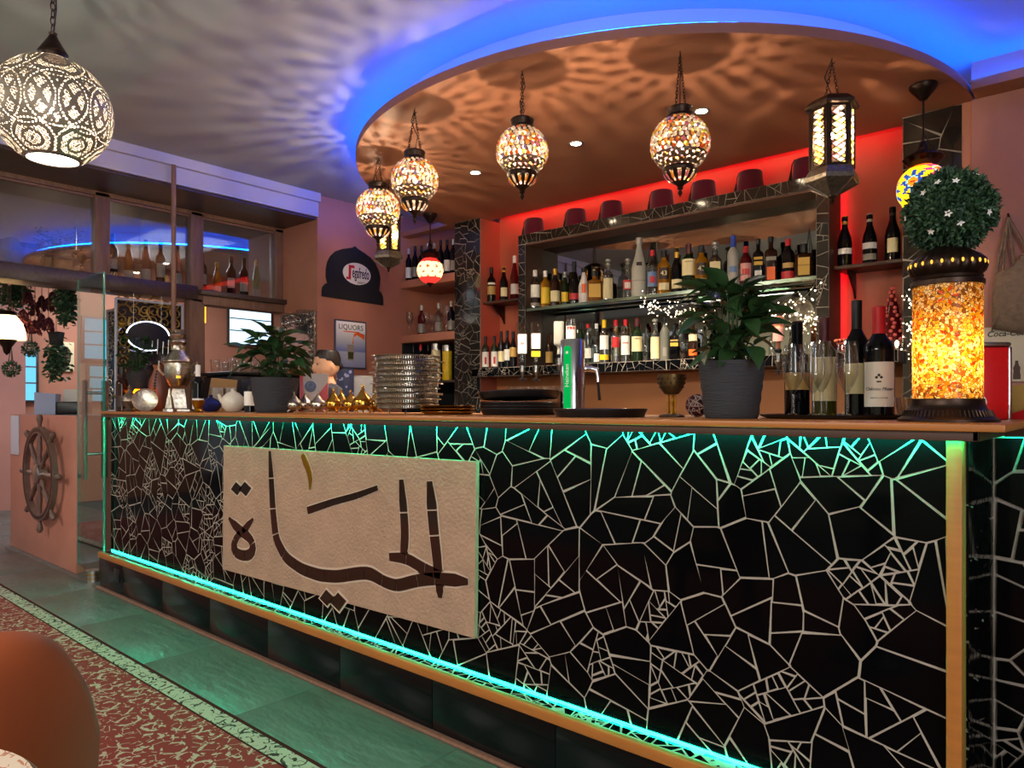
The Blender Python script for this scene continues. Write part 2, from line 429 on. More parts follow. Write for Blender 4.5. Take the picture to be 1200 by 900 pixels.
def shards(w, h, dens, lim, g, seed, tiny=0.12):
    """broken tiles: irregular cells round random points, cracked further by straight breaks; lim is the usual shard area"""
    r = random.Random(seed); N = int(dens * w * h); sites = [(r.uniform(0, w), r.uniform(0, h)) for _ in range(N)]
    cell = max(0.02, 2.2 / sqrt(dens)); grid = {}
    for s_ in sites: grid.setdefault((int(s_[0] / cell), int(s_[1] / cell)), []).append(s_)
    polys = []
    for x, y in sites:
        cx, cy = int(x / cell), int(y / cell); p = [(0, 0), (w, 0), (w, h), (0, h)]
        nb = [s_ for i in range(cx - 2, cx + 3) for j in range(cy - 2, cy + 3) for s_ in grid.get((i, j), ())]
        for a_, b_ in sorted(nb, key=lambda s_: (s_[0] - x) ** 2 + (s_[1] - y) ** 2)[1:40]:
            p = clip(p, 2 * (a_ - x), 2 * (b_ - y), a_ * a_ + b_ * b_ - x * x - y * y)
            if len(p) < 3: break
        if len(p) < 3: continue
        stack = [(p, 0)]; fine = r.random() < tiny
        while stack:
            q, k = stack.pop(); A = area(q)
            if A < (lim * .12 if fine else lim * r.uniform(0.35, 1.9)) or k > 4: 
                q = inset(q, g, r)
                if q and area(q) > 2.5e-5: polys.append(q)
                continue
            cx, cy = sum(t[0] for t in q) / len(q), sum(t[1] for t in q) / len(q)
            far = max(q, key=lambda t: (t[0] - cx) ** 2 + (t[1] - cy) ** 2)
            th = atan2(far[1] - cy, far[0] - cx) + r.uniform(-0.8, 0.8)
            nx, ny = cos(th), sin(th); c = nx * cx + ny * cy + r.uniform(-0.2, 0.42) * sqrt(A)
            a_, b_ = clip(q, nx, ny, c), clip(q, -nx, -ny, -c)
            if len(a_) < 3 or len(b_) < 3: stack.append((q, 9)); continue
            stack += [(a_, k + 1), (b_, k + 1)]
    return polys
def lay(polys, org, U, V, N, thick, parent, mat, name, limit, label=None, seed=1, size_of=None):
    """polygons (u, v) become little prisms standing proud of the wall along N; the `limit` that show largest are parts"""
    org, U, V, N = Vector(org), Vector(U), Vector(V), Vector(N); r = random.Random(seed)
    rows = []
    for p in polys:
        c = (sum(q[0] for q in p) / len(p), sum(q[1] for q in p) / len(p)); P = org + U * c[0] + V * c[1]
        vd = P - Vector((0, 0, CAMZ)); d2 = vd.length_squared
        uu = vd.dot(RT) / max(vd.dot(FW), 0.05) * FPX + 600
        rows.append((area(p) * abs(vd.normalized().dot(N)) / d2 * (1 if -20 < uu < 1220 else 0.02), p, P))
    rows.sort(key=lambda t: -t[0])
    rest = MB()
    for k, (sc_, p, P) in enumerate(rows):
        tilt = Vector((r.uniform(-1, 1), r.uniform(-1, 1))) * (0.0025 if thick < 0.001 else 0.006)
        fr = []; bk = []
        for q in p:
            W = org + U * q[0] + V * q[1]; du = Vector(((W - P).dot(U), (W - P).dot(V)))
            fr.append(W + N * (thick + du.dot(tilt))); bk.append(W)
        n = len(p); fs = [tuple(range(n))] + [(i, i + n, (i + 1) % n + n, (i + 1) % n) for i in range(n)]
        if (fr[1] - fr[0]).cross(fr[2] - fr[1]).dot(N) < 0: fs = [f[::-1] for f in fs]
        if k < limit:
            b = MB(); b.add([v - P for v in fr + bk], fs); o = obj(name, b, mt[mat], parent, smooth=False)
            off = Vector((0, 0, 0)); q = parent
            while q: off += q.location; q = q.parent
            o.location = P - off
        else: rest.add(fr + bk, fs)
    if rest.v: wobj('small_' + name + 's', rest, mt[mat], parent, kind='stuff', smooth=False)

# ------------------------------------------------------------------ the bar counter
FY = 1.757; XL_, XR_ = -4.86, -0.27
bar = thing('bar_counter', 'long bar counter faced with black broken-tile mosaic under a wooden top', 'bar counter', (-2.56, 2.05, 0))
fp = wobj('front_panel', MB().box((XL_, FY, 0.215), (-0.295, FY + 0.03, 1.077)), mt['grout'], bar, label='pale grouted front set with black tile shards', smooth=False)
SX0, SX1, SZ0, SZ1 = -3.41, -1.68, 0.33, 0.94
pl = [p for p in shards(-0.297 - XL_, 0.845, 74, 0.0098, 0.0018, 11, 0.16)
      if not all(SX0 < XL_ + q[0] < SX1 and SZ0 < 0.22 + q[1] < SZ1 for q in p)]
lay(pl, (XL_, FY, 0.22), (1, 0, 0), (0, 0, 1), (0, -1, 0), 0.0006, fp, 'tile', 'tile', 300)
wobj('corner_post', MB().bbox((-0.297, FY - 0.022, 0.0), (-0.268, FY + 0.03, 1.077), 0.003), mt['barwood'], bar)
ep = wobj('end_panel', MB().box((-0.30, FY + 0.03, 0.0), (XR_, 2.16, 1.077)), mt['grout'], bar, label='grouted end face behind the corner post', smooth=False)
lay(shards(0.36, 1.05, 90, 0.006, 0.0021, 12), (XR_, FY + 0.032, 0.005), (0, 1, 0), (0, 0, 1), (1, 0, 0), 0.006, ep, 'tile', 'tile', 90)
rp = wobj('return_panel', MB().box((XR_, 2.15, 0.0), (0.55, 2.18, 1.077)), mt['grout'], bar, label='grouted return face at the right of the bar', smooth=False)
lay(shards(0.80, 1.05, 90, 0.010, 0.003, 13), (XR_ + 0.01, 2.15, 0.005), (1, 0, 0), (0, 0, 1), (0, -1, 0), 0.006, rp, 'tile', 'tile', 90)
wobj('return_post', MB().bbox((0.0, 2.125, 0), (0.03, 2.15, 1.077), 0.003), mt['barwood'], bar)
# ledge at the foot of the mosaic, its wooden rail and the plinth tiles
lg = wobj('ledge', MB().box((XL_, 1.70, 0.185), (-0.20, FY + 0.005, 0.219)), mt['grout'], bar, smooth=False)
lay(shards(4.6, 0.047, 700, 0.0013, 0.0024, 14), (XL_ + 0.01, 1.705, 0.219), (1, 0, 0), (0, 1, 0), (0, 0, 1), 0.0007, lg, 'tile', 'ledge_tile', 150)
wobj('rail', MB().bbox((XL_, 1.68, 0.188), (-0.18, 1.704, 0.222), 0.004), mt['barwood'], bar)
pb = wobj('plinth', MB().box((XL_, 1.697, 0.0), (-0.20, 1.75, 0.19)), mt['grout'], bar, smooth=False)
xs = [XL_] + [-4.494 + 0.5335 * k for k in range(8)] + [-0.20]
for a, c in zip(xs, xs[1:]):
    wobj('plinth_tile', MB().bbox((a + 0.0012, 1.689, 0.012), (c - 0.0012, 1.699, 0.188), 0.002), mt['kick'], pb)
ou = wobj('socket', MB().bbox((-4.62, 1.685, 0.075), (-4.54, 1.689, 0.155), 0.003), mt['black'], pb, label='black socket plate')
wobj('floor_strip', MB().bbox((XL_, 1.668, 0.0), (-0.2, 1.69, 0.012), 0.003), mt['wood'], bar)
# top
wobj('counter_top', MB().bbox((XL_ - 0.018, 1.70, 1.077), (-0.189, 2.52, 1.0935), 0.004), mt['barwood'], bar)
wobj('counter_top', MB().bbox((-0.189, 2.08, 1.077), (0.60, 2.52, 1.0935), 0.004), mt['barwood'], bar)
wobj('apron', MB().bbox((XL_, 1.712, 1.057), (-0.235, 1.724, 1.078), 0.002), mt['barwood_dark'], bar)
wobj('apron', MB().bbox((-0.247, 1.712, 1.057), (-0.235, 2.14, 1.078), 0.002), mt['barwood_dark'], bar)
wobj('apron', MB().bbox((-0.235, 2.086, 1.055), (0.58, 2.096, 1.078), 0.002), mt['barwood_dark'], bar)
wobj('led_strip', MB().box((XL_ + 0.03, 1.730, 1.061), (-0.25, 1.738, 1.070)), mt['led_green'], bar, smooth=False, label='green light strip under the top')
wobj('led_strip', MB().box((XL_ + 0.02, 1.7530, 0.2250), (-0.30, 1.7550, 0.2262)), mt['led_green'], bar, smooth=False, label='green light strip along the ledge')
wobj('led_strip', MB().box((-0.22, 2.115, 1.062), (0.5, 2.123, 1.07)), mt['led_green'], bar, smooth=False, label='green light strip on the return')
wobj('inner_wall', MB().box((XL_, 1.80, 0.0), (-0.31, 1.83, 1.077)), mt['barwood_dark'], bar, smooth=False)

# ------------------------------------------------------------------ plaster sign with tiled calligraphy
sg = thing('calligraphy_sign', 'rough beige plaster sign with dark mirrored Arabic lettering on the bar front', 'sign', ((SX0 + SX1) / 2, 1.745, SZ0))
SY = 1.735
c = [on_y(262, 522, SY), on_y(558, 541, SY), on_y(556, 748, SY), on_y(261, 667, SY)]
wobj('plaster_board', MB().prism([(p.x, p.z) for p in c][::-1], SY, 1.7505), mt['plaster'], sg, smooth=False)
def zs(x, y):                                   # sketch point (3.333x crop from 240,500) to the sign's own plane
    p = on_y(240 + x / 3.3333, 500 + y / 3.3333, SY); return Vector((p.x, p.z))
def stroke(pts, wd, mat='letter', seg=0.11, grooves=True):
    pts = [zs(*p) for p in pts]
    if not isinstance(wd, list): wd = [wd] * len(pts)
    P = []; W = []                              # resample finely
    for i in range(len(pts) - 1):
        n = max(1, int((pts[i + 1] - pts[i]).length / 0.02))
        for k in range(n): t = k / n; P.append(pts[i].lerp(pts[i + 1], t)); W.append(wd[i] * (1 - t) + wd[i + 1] * t)
    P.append(pts[-1]); W.append(wd[-1])
    for _ in range(3): P = [P[0]] + [(P[i - 1] + P[i] * 2 + P[i + 1]) / 4 for i in range(1, len(P) - 1)] + [P[-1]]
    Lf, Rt = [], []
    for i in range(len(P)):
        t = (P[min(i + 1, len(P) - 1)] - P[max(i - 1, 0)]).normalized(); nn = Vector((-t.y, t.x))
        Lf.append(P[i] + nn * W[i] / 2); Rt.append(P[i] - nn * W[i] / 2)
    if grooves:
        g = MB(); k = 1.32
        for i in range(len(P) - 1):
            q = [P[i] + (Lf[i] - P[i]) * k, P[i] + (Rt[i] - P[i]) * k, P[i + 1] + (Rt[i + 1] - P[i + 1]) * k, P[i + 1] + (Lf[i + 1] - P[i + 1]) * k]
            g.add([(a.x, SY - 0.0012, a.y) for a in q], [(0, 1, 2, 3)])
        wobj('groove', g, mt['groove'], sg, smooth=False)
    step = max(2, int(seg / 0.02)); i = 0; rr = random.Random(len(P))
    while i < len(P) - 1:
        j = min(len(P) - 1, i + step + rr.randint(-1, 2))
        if len(P) - 1 - j < 2: j = len(P) - 1
        a, b2 = (0.12, 0.88) if j - i > 1 else (0.1, 0.9)
        q = [Lf[i].lerp(Lf[i + 1], a)] + Lf[i + 1:j] + [Lf[j - 1].lerp(Lf[j], b2)]
        q2 = [Rt[i].lerp(Rt[i + 1], a)] + Rt[i + 1:j] + [Rt[j - 1].lerp(Rt[j], b2)]
        poly = [(p.x, p.y) for p in q] + [(p.x, p.y) for p in q2[::-1]]
        b = MB(); n = len(q)
        vs = [(x, SY - 0.005, z) for x, z in poly] + [(x, SY, z) for x, z in poly]; m = len(poly)
        fs = [(k, k + 1, m - 2 - k, m - 1 - k) for k in range(n - 1)] + [(k, k + m, (k + 1) % m + m, (k + 1) % m) for k in range(m)]
        b.add(vs, [f[::-1] for f in fs]); wobj('letter_tile', b, mt[mat], sg, smooth=False)
        i = j
stroke([(256, 92), (262, 200), (268, 320), (280, 440), (318, 512), (380, 556), (450, 580), (520, 585), (600, 572), (650, 570), (695, 602), (750, 622), (830, 600), (900, 592), (980, 598), (1032, 606)], [0.014, 0.036, 0.042, 0.048, 0.05, 0.05, 0.052, 0.05, 0.05, 0.05, 0.045, 0.045, 0.045, 0.044, 0.044, 0.02])
stroke([(770, 203), (776, 290), (783, 380), (785, 462), (778, 500)], [0.02, 0.038, 0.04, 0.04, 0.03])
stroke([(722, 508), (790, 512), (860, 556), (925, 578)], [0.03, 0.042, 0.042, 0.03])
stroke([(880, 210), (888, 300), (896, 400), (908, 500), (914, 566)], [0.024, 0.048, 0.046, 0.044, 0.04])
stroke([(918, 612), (922, 640), (922, 672)], [0.034, 0.034, 0.012])
stroke([(403, 328), (500, 295), (600, 268), (678, 238)], [0.032, 0.028, 0.026, 0.02])
stroke([(383, 106), (396, 145), (416, 180), (418, 212), (412, 248)], [0.024, 0.036, 0.03, 0.026, 0.006], 'letter_gold', 0.3)
stroke([(96, 355), (118, 385), (148, 412), (182, 436), (198, 475), (180, 504), (140, 502), (110, 484), (118, 442), (142, 415)], [0.012, 0.045, 0.05, 0.045, 0.05, 0.05, 0.05, 0.05, 0.042, 0.03], seg=0.09)
stroke([(192, 358), (172, 385), (150, 408)], [0.01, 0.034, 0.03])
for cx, cy, r_ in ((126, 242, 21), (160, 243, 23), (478, 668, 26), (524, 684, 30)):
    for k, yy, nm, mm in ((1.3, SY - 0.0012, 'groove', 'groove'), (1.0, SY - 0.005, 'letter_tile', 'letter')):
        q = [zs(cx - r_ * k, cy + 2), zs(cx - 2, cy - r_ * k * 1.2), zs(cx + r_ * k, cy - 3), zs(cx + 3, cy + r_ * k * 1.2)]
        wobj(nm, MB().prism([(p.x, p.y) for p in q][::-1], yy, SY), mt[mm], sg, smooth=False)

# ------------------------------------------------------------------ rug
rugm = bpy.data.materials.new('rug_field'); rugm.use_nodes = True
def rug_mat(m, ground, motif, motif2, sc):
    m.use_nodes = True; N = m.node_tree.nodes; L = m.node_tree.links; b = N['Principled BSDF']; b.inputs['Roughness'].default_value = 0.95; b.inputs['Specular IOR Level'].default_value = 0.1
    tc = N.new('ShaderNodeTexCoord'); ns = N.new('ShaderNodeTexNoise'); ns.inputs['Scale'].default_value = 14; ns.inputs['Detail'].default_value = 2; L.new(tc.outputs['Object'], ns.inputs['Vector'])
    ad = N.new('ShaderNodeMix'); ad.data_type = 'VECTOR'; ad.inputs[0].default_value = 0.045
    L.new(tc.outputs['Object'], ad.inputs[4]); L.new(ns.outputs['Color'], ad.inputs[5])
    v = N.new('ShaderNodeTexVoronoi'); v.feature = 'F1'; v.inputs['Scale'].default_value = sc; v.inputs['Randomness'].default_value = 0.6; L.new(ad.outputs[1], v.inputs['Vector'])
    ring = N.new('ShaderNodeMath'); ring.operation = 'SINE'; mu = N.new('ShaderNodeMath'); mu.operation = 'MULTIPLY'; mu.inputs[1].default_value = 19; L.new(v.outputs['Distance'], mu.inputs[0]); L.new(mu.outputs[0], ring.inputs[0])
    g1 = N.new('ShaderNodeMath'); g1.operation = 'GREATER_THAN'; g1.inputs[1].default_value = 0.72; L.new(ring.outputs[0], g1.inputs[0])
    v2 = N.new('ShaderNodeTexVoronoi'); v2.feature = 'DISTANCE_TO_EDGE'; v2.inputs['Scale'].default_value = sc * 2.3; L.new(ad.outputs[1], v2.inputs['Vector'])
    g2 = N.new('ShaderNodeMath'); g2.operation = 'LESS_THAN'; g2.inputs[1].default_value = 0.028; L.new(v2.outputs['Distance'], g2.inputs[0])
    n3 = N.new('ShaderNodeTexNoise'); n3.inputs['Scale'].default_value = sc * 3.5; L.new(tc.outputs['Object'], n3.inputs['Vector'])
    g3 = N.new('ShaderNodeMath'); g3.operation = 'GREATER_THAN'; g3.inputs[1].default_value = 0.46; L.new(n3.outputs['Fac'], g3.inputs[0])
    mx = N.new('ShaderNodeMath'); mx.operation = 'MAXIMUM'; L.new(g1.outputs[0], mx.inputs[0]); L.new(g2.outputs[0], mx.inputs[1])
    ml = N.new('ShaderNodeMath'); ml.operation = 'MULTIPLY'; L.new(mx.outputs[0], ml.inputs[0]); L.new(g3.outputs[0], ml.inputs[1])
    c1 = N.new('ShaderNodeMix'); c1.data_type = 'RGBA'; c1.inputs[6].default_value = lin(ground); c1.inputs[7].default_value = lin(motif); L.new(ml.outputs[0], c1.inputs[0])
    L.new(c1.outputs[2], b.inputs['Base Color'])
    return m
mt['rug'] = rug_mat(rugm, '762826', 'a08274', '3a3a2a', 10)
mt['rug_border'] = rug_mat(bpy.data.materials.new('rug_border'), '9a887a', '2e2a28', '2e2a28', 11)
mt['rug_edge'] = M('rug_edge', '3a1512', 0.95, spec=0.1)
rug = thing('rug', 'dark red patterned rug with a pale border along the bar', 'rug', (-3.2, 0.1, 0))
wobj('pile', MB().box((-7.6, -1.1, 0.0005), (0.9, 1.215, 0.009)), mt['rug'], rug, smooth=False)
wobj('border', MB().box((-7.6, 1.222, 0.0005), (0.9, 1.288, 0.009)), mt['rug_border'], rug, smooth=False, label='pale floral border band')
wobj('edge', MB().box((-7.6, 1.288, 0.0005), (0.9, 1.302, 0.010)), mt['rug_edge'], rug, smooth=False, label='thin dark outer edge')
wobj('edge', MB().box((-7.6, 1.215, 0.0005), (0.9, 1.222, 0.010)), mt['rug_edge'], rug, smooth=False)

# ------------------------------------------------------------------ lamps
GEMC = [('gem_white', 'fff4e2'), ('gem_amber', 'ffc65a'), ('gem_orange', 'f0803a'), ('gem_yellow', 'f4e06a'), ('gem_rose', 'd88a9a'), ('gem_violet', '9a86b0')]
gem_mats = [TRL(n, c, 0.6) for n, c in GEMC]
def bulb(t, z, r, s, col='ffe4bc'): obj('bulb', MB().ball((0, 0, z), (r, r, r * 1.25), 8, 6), E('lamp_bulb', col, s), t)
mt['diffuser'] = E('lamp_diffuser', 'fff3dc', 5.0)
WARM = (1.0, 0.80, 0.56)

def chain(mb, p0, p1, link=0.020, r=0.0016, w=0.0055, sag=0.0):
    p0, p1 = Vector(p0), Vector(p1); n = max(2, int((p1 - p0).length / (link * 0.72))); d = (p1 - p0)
    q = d.to_track_quat('Z', 'Y').to_matrix().to_4x4()
    for i in range(n):
        c = p0 + d * ((i + 0.5) / n); R = q @ Matrix.Rotation(pi / 2 * (i % 2), 4, 'Z'); R.translation = c
        mb.tube([R @ Vector((w * cos(a), 0, link / 2 * sin(a))) for a in [2 * pi * k / 8 for k in range(8)]], r, 4, closed=True)
def pierced(prof, n, keep):                     # thin turned shell with faces cut out where keep() says no
    b = MB(); b.lathe(prof, n, close=False)
    m = len(prof) - 1; f2 = []
    for j in range(m):
        for i in range(n):
            if keep(i, j): f2.append(b.f[j * n + i])
    b.f = f2; b.mi = [0] * len(f2); return b
def gem_rings(R, zc, a0, a1, rings, size, seed, sq=1.0):
    b = MB(); r = random.Random(seed)
    for k in range(rings):
        la = a0 + (a1 - a0) * k / (rings - 1); rr = R * cos(la); n = max(6, int(2 * pi * rr / (size * 2.15)))
        for i in range(n):
            a = 2 * pi * (i + 0.5 * (k % 2)) / n; b.m = r.choices(range(6), (58, 17, 8, 8, 5, 4))[0]
            Mx = Matrix.Rotation(a, 4, 'Z') @ Matrix.Rotation(-la, 4, 'Y') @ Matrix.Rotation(r.uniform(-0.5, 0.5), 4, 'X')
            Mx.translation = Vector((rr * cos(a) * sq, rr * sin(a) * sq, zc + R * sin(la)))
            b.ball((0, 0, 0), (size * 0.42, size * 0.74, size * 0.94), 6, 4, Mx)
    return b
def globe_lamp(L, R, label, loc, seed, W=3300):
    t = thing('pendant_lamp', label, 'pendant lamp', loc, random.Random(seed).uniform(0, 6), 'bead globe lamps over the bar')
    zc = -(L + 0.045 + R * 0.90)
    obj('ceiling_hook', MB().tube([(0, 0, 0), (0, 0, -0.018), (0.008, 0, -0.026), (0.012, 0, -0.018)], 0.0022, 5), mt['bronze'], t)
    c = MB(); zt = -L
    for s in (-1, 1): chain(c, (0, 0, -0.022), (s * R * 0.30, s * R * 0.1, zt))
    obj('chain', c, mt['bronze'], t)
    obj('cable', MB().tube([(0, 0, -0.005), (-0.018, 0.006, -L * 0.3), (0.014, -0.004, -L * 0.65), (0, 0, zt - 0.01)], 0.0024, 5), mt['black'], t)
    obj('cap', MB().lathe([(0.001, zt + 0.004), (R * 0.30, zt + 0.004), (R * 0.44, zt), (R * 0.47, zt - 0.006), (R * 0.45, zt - 0.012), (R * 0.43, zt - 0.032), (R * 0.52, zt - 0.046)], 32, close=False), mt['bronze'], t)
    fr = MB()
    for la in (0.95, 0.62, 0.28, -0.06, -0.40, -0.66, -0.90):
        rr = R * 0.985 * cos(la); fr.tube([(rr * cos(a), rr * sin(a), zc + R * 0.985 * sin(la)) for a in [2 * pi * k / 40 for k in range(40)]], 0.0014, 4, closed=True)
    for k in range(16):
        a = 2 * pi * k / 16
        fr.tube([(R * 0.985 * cos(la) * cos(a + 0.3 * sin(la * 3)), R * 0.985 * cos(la) * sin(a + 0.3 * sin(la * 3)), zc + R * 0.985 * sin(la)) for la in [-1.05 + 2.1 * j / 14 for j in range(15)]], 0.0012, 3)
    obj('wire_frame', fr, mt['bronze'], t)
    obj('gems', gem_rings(R, zc, -0.32, 0.92, 8, 0.0118, seed), gem_mats, t, kind='stuff', label='coloured glass beads')
    # pierced filigree band under the widest part
    pr = [(R * cos(la), zc + R * sin(la)) for la in [-0.40 - 0.55 * j / 10 for j in range(11)]]
    obj('filigree_band', pierced(pr, 72, lambda i, j: not ((i + j // 2 * 2) % 4 in (1, 2) and j % 4 in (1, 2)) and not (j % 4 == 3 and i % 4 == 0)), mt['gunmetal'], t)
    z0 = zc + R * sin(-0.95); r0 = R * cos(-0.95)
    obj('cup', pierced([(r0, z0), (r0 * 1.04, z0 - 0.008), (r0 * 1.02, z0 - 0.016), (r0 * 0.99, z0 - 0.022), (r0 * 0.9, z0 - 0.035), (r0 * 0.74, z0 - 0.05), (r0 * 0.5, z0 - 0.063), (r0 * 0.22, z0 - 0.076), (0.010, z0 - 0.088)], 48,
                       lambda i, j: not (3 <= j <= 5 and i % 4 in (1, 2))), mt['bronze'], t)
    g = MB(); r = random.Random(seed + 9)
    for k in range(12):
        a = 2 * pi * (k * 4 + 2) / 48; g.m = r.choice([0, 0, 1, 4])
        Mx = Matrix.Rotation(a, 4, 'Z') @ Matrix.Rotation(0.62, 4, 'Y'); Mx.translation = Vector((r0 * 0.83 * cos(a), r0 * 0.83 * sin(a), z0 - 0.042))
        g.ball((0, 0, 0), (0.004, 0.0062, 0.017), 6, 5, Mx)
    obj('cup_gem', g, gem_mats, t, kind='stuff')
    obj('finial', MB().lathe([(0.010, z0 - 0.084), (0.014, z0 - 0.09), (0.006, z0 - 0.097), (0.010, z0 - 0.105), (0.0105, z0 - 0.112), (0.003, z0 - 0.122), (0.001, z0 - 0.13)], 12), mt['bronze'], t)
    bulb(t, zc, 0.009, W)
    return t
for (u, v, L, R, lab) in ((443, 183, 0.17, 0.132, 'leftmost bead globe lamp, in front of the amber six-sided lantern'),
                          (486, 127, 0.225, 0.120, 'bead globe lamp right of the leftmost one, red bead low on its cup'),
                          (612, 83, 0.225, 0.118, 'middle bead globe lamp hanging over the stack of black trays'),
                          (797, 60, 0.250, 0.126, 'rightmost round bead globe lamp, orange and amber beads, by the bright downlight')):
    p = on_z(u, v, ZD); globe_lamp(L, R, lab, (p.x, p.y, ZD), u)

def lantern(L, label, loc, rz, seed, W=3300, sc=1.0, amber=False):
    t = thing('lantern', label, 'lantern', loc, rz, 'six-sided lanterns over the bar'); r = random.Random(seed)
    obj('ceiling_hook', MB().tube([(0, 0, 0), (0, 0, -0.018), (0.008, 0, -0.026), (0.012, 0, -0.018)], 0.0022, 5), mt['bronze'], t)
    c = MB(); zt = -L
    for s in (-1, 1): chain(c, (0, 0, -0.022), (s * 0.03 * sc, 0, zt))
    obj('chain', c, mt['bronze'], t)
    obj('cable', MB().tube([(0, 0, -0.005), (-0.03, 0.006, -L * 0.45), (-0.014, -0.004, -L * 0.75), (0.01, 0, zt - 0.01)], 0.0024, 5), mt['black'], t)
    rb = 0.094 * sc; h = 0.265 * sc; z1 = zt - 0.05 * sc; z0 = z1 - h
    hexa = lambda pr: MB().lathe([(a * sc / cos(pi / 6) if 0 else a * sc, zt + z * sc) for a, z in pr], 6, close=False)
    obj('roof', hexa([(0.001, 0.012), (0.06, 0.006), (0.085, -0.006), (0.118, -0.034), (0.116, -0.046), (0.098, -0.052)]), mt['bronze'], t, smooth=False)
    fr = MB(); gl = MB()
    for k in range(6):
        a0, a1 = 2 * pi * k / 6, 2 * pi * (k + 1) / 6
        A, B = Vector((rb * cos(a0), rb * sin(a0), 0)), Vector((rb * cos(a1), rb * sin(a1), 0)); U = (B - A); wd = U.length; U.normalize(); Nn = Vector((U.y, -U.x, 0))
        fr.cyl((A.x, A.y, z0), (A.x, A.y, z1), 0.007 * sc, None, 6)
        P = lambda s, z: A + U * s + Vector((0, 0, z))
        cw = wd * 0.62 / 3; rows = 9; ch = h * 0.93 / rows; m0 = wd * 0.19
        def quad(s0, s1, za, zb):                 # solid margin strip
            q = [P(s0, za), P(s1, za), P(s1, zb), P(s0, zb)]; fr.add([v + Nn * 0.002 for v in q] + [v - Nn * 0.002 for v in q], [(0, 1, 2, 3), (7, 6, 5, 4), (0, 4, 5, 1), (1, 5, 6, 2), (2, 6, 7, 3), (3, 7, 4, 0)])
        quad(0, m0, z0, z1); quad(wd - m0, wd, z0, z1); quad(m0, wd - m0, z0, z0 + h * 0.035); quad(m0, wd - m0, z1 - h * 0.035, z1)
        zb = z0 + h * 0.035
        for i in range(rows * 2 + 1):
            for j in range(4):
                if (i + j) % 2: continue
                cx, cz = m0 + cw * (j if 1 else 0), zb + ch * i / 2
                for s in (-1, 1):
                    e = (cx + s * cw, cz + ch / 2)
                    if m0 - 1e-4 <= e[0] <= wd - m0 + 1e-4 and e[1] <= zb + rows * ch + 1e-4: fr.cyl(P(cx, cz), P(*e), 0.0022 * sc, None, 4)
        for i in range(1, rows * 2):
            for j in range(0, 4):
                if (i + j) % 2 == 0: continue
                cx, cz = m0 + cw * j, zb + ch * i / 2
                if j in (0, 3): continue
                gl.m = r.choices(range(6), (30, 34, 14, 20, 6, 3) if not amber else (20, 50, 20, 14, 0, 0))[0]
                q = [P(cx - cw * .86, cz), P(cx, cz - ch * .43), P(cx + cw * .86, cz), P(cx, cz + ch * .43)]; o_ = Nn * 0.005
                top = [v.lerp(P(cx, cz), 0.35) + o_ for v in q]
                gl.add([v + Nn * 0.001 for v in q] + top, [(4, 5, 6, 7)] + [(n, (n + 1) % 4, (n + 1) % 4 + 4, n + 4) for n in range(4)])
    obj('frame', fr, mt['bronze'], t, smooth=False); obj('gems', gl, gem_mats, t, kind='stuff', smooth=False, label='diamond-shaped coloured glass')
    obj('skirt', hexa([(0.094, -(0.315 - 0.0)), (0.100, -0.322), (0.118, -0.352), (0.119, -0.372), (0.112, -0.378)]), mt['gunmetal'], t, smooth=False)
    cone = MB()
    for k in range(6):
        a0 = 2 * pi * k / 6; cone.cyl((0.113 * sc * cos(a0), 0.113 * sc * sin(a0), zt - 0.376 * sc), (0.02 * sc * cos(a0), 0.02 * sc * sin(a0), zt - 0.432 * sc), 0.005 * sc, 0.003 * sc, 5)
    cone.lathe([(0.108 * sc, zt - 0.378 * sc), (0.014 * sc, zt - 0.434 * sc)], 6, close=False)
    obj('base_cone', cone, mt['gunmetal'], t, smooth=False)
    obj('finial', MB().lathe([(0.016 * sc, zt - 0.428 * sc), (0.018 * sc, zt - 0.436 * sc), (0.007 * sc, zt - 0.444 * sc), (0.011 * sc, zt - 0.452 * sc), (0.002, zt - 0.468 * sc)], 10), mt['bronze'], t)
    zb = (z0 + z1) / 2 + 0.02
    bulb(t, zb, 0.009, W)
p = on_z(975, 68, ZD); lantern(0.185, 'dark six-sided metal lantern with diamond glass, right end of the lamp row', (p.x, p.y, ZD), 0.62, 5)
lantern(0.19, 'amber-lit six-sided lantern half hidden behind the leftmost globe lamp', (-3.93, 3.22, ZD), 0.4, 8, 3000, 0.92, True)

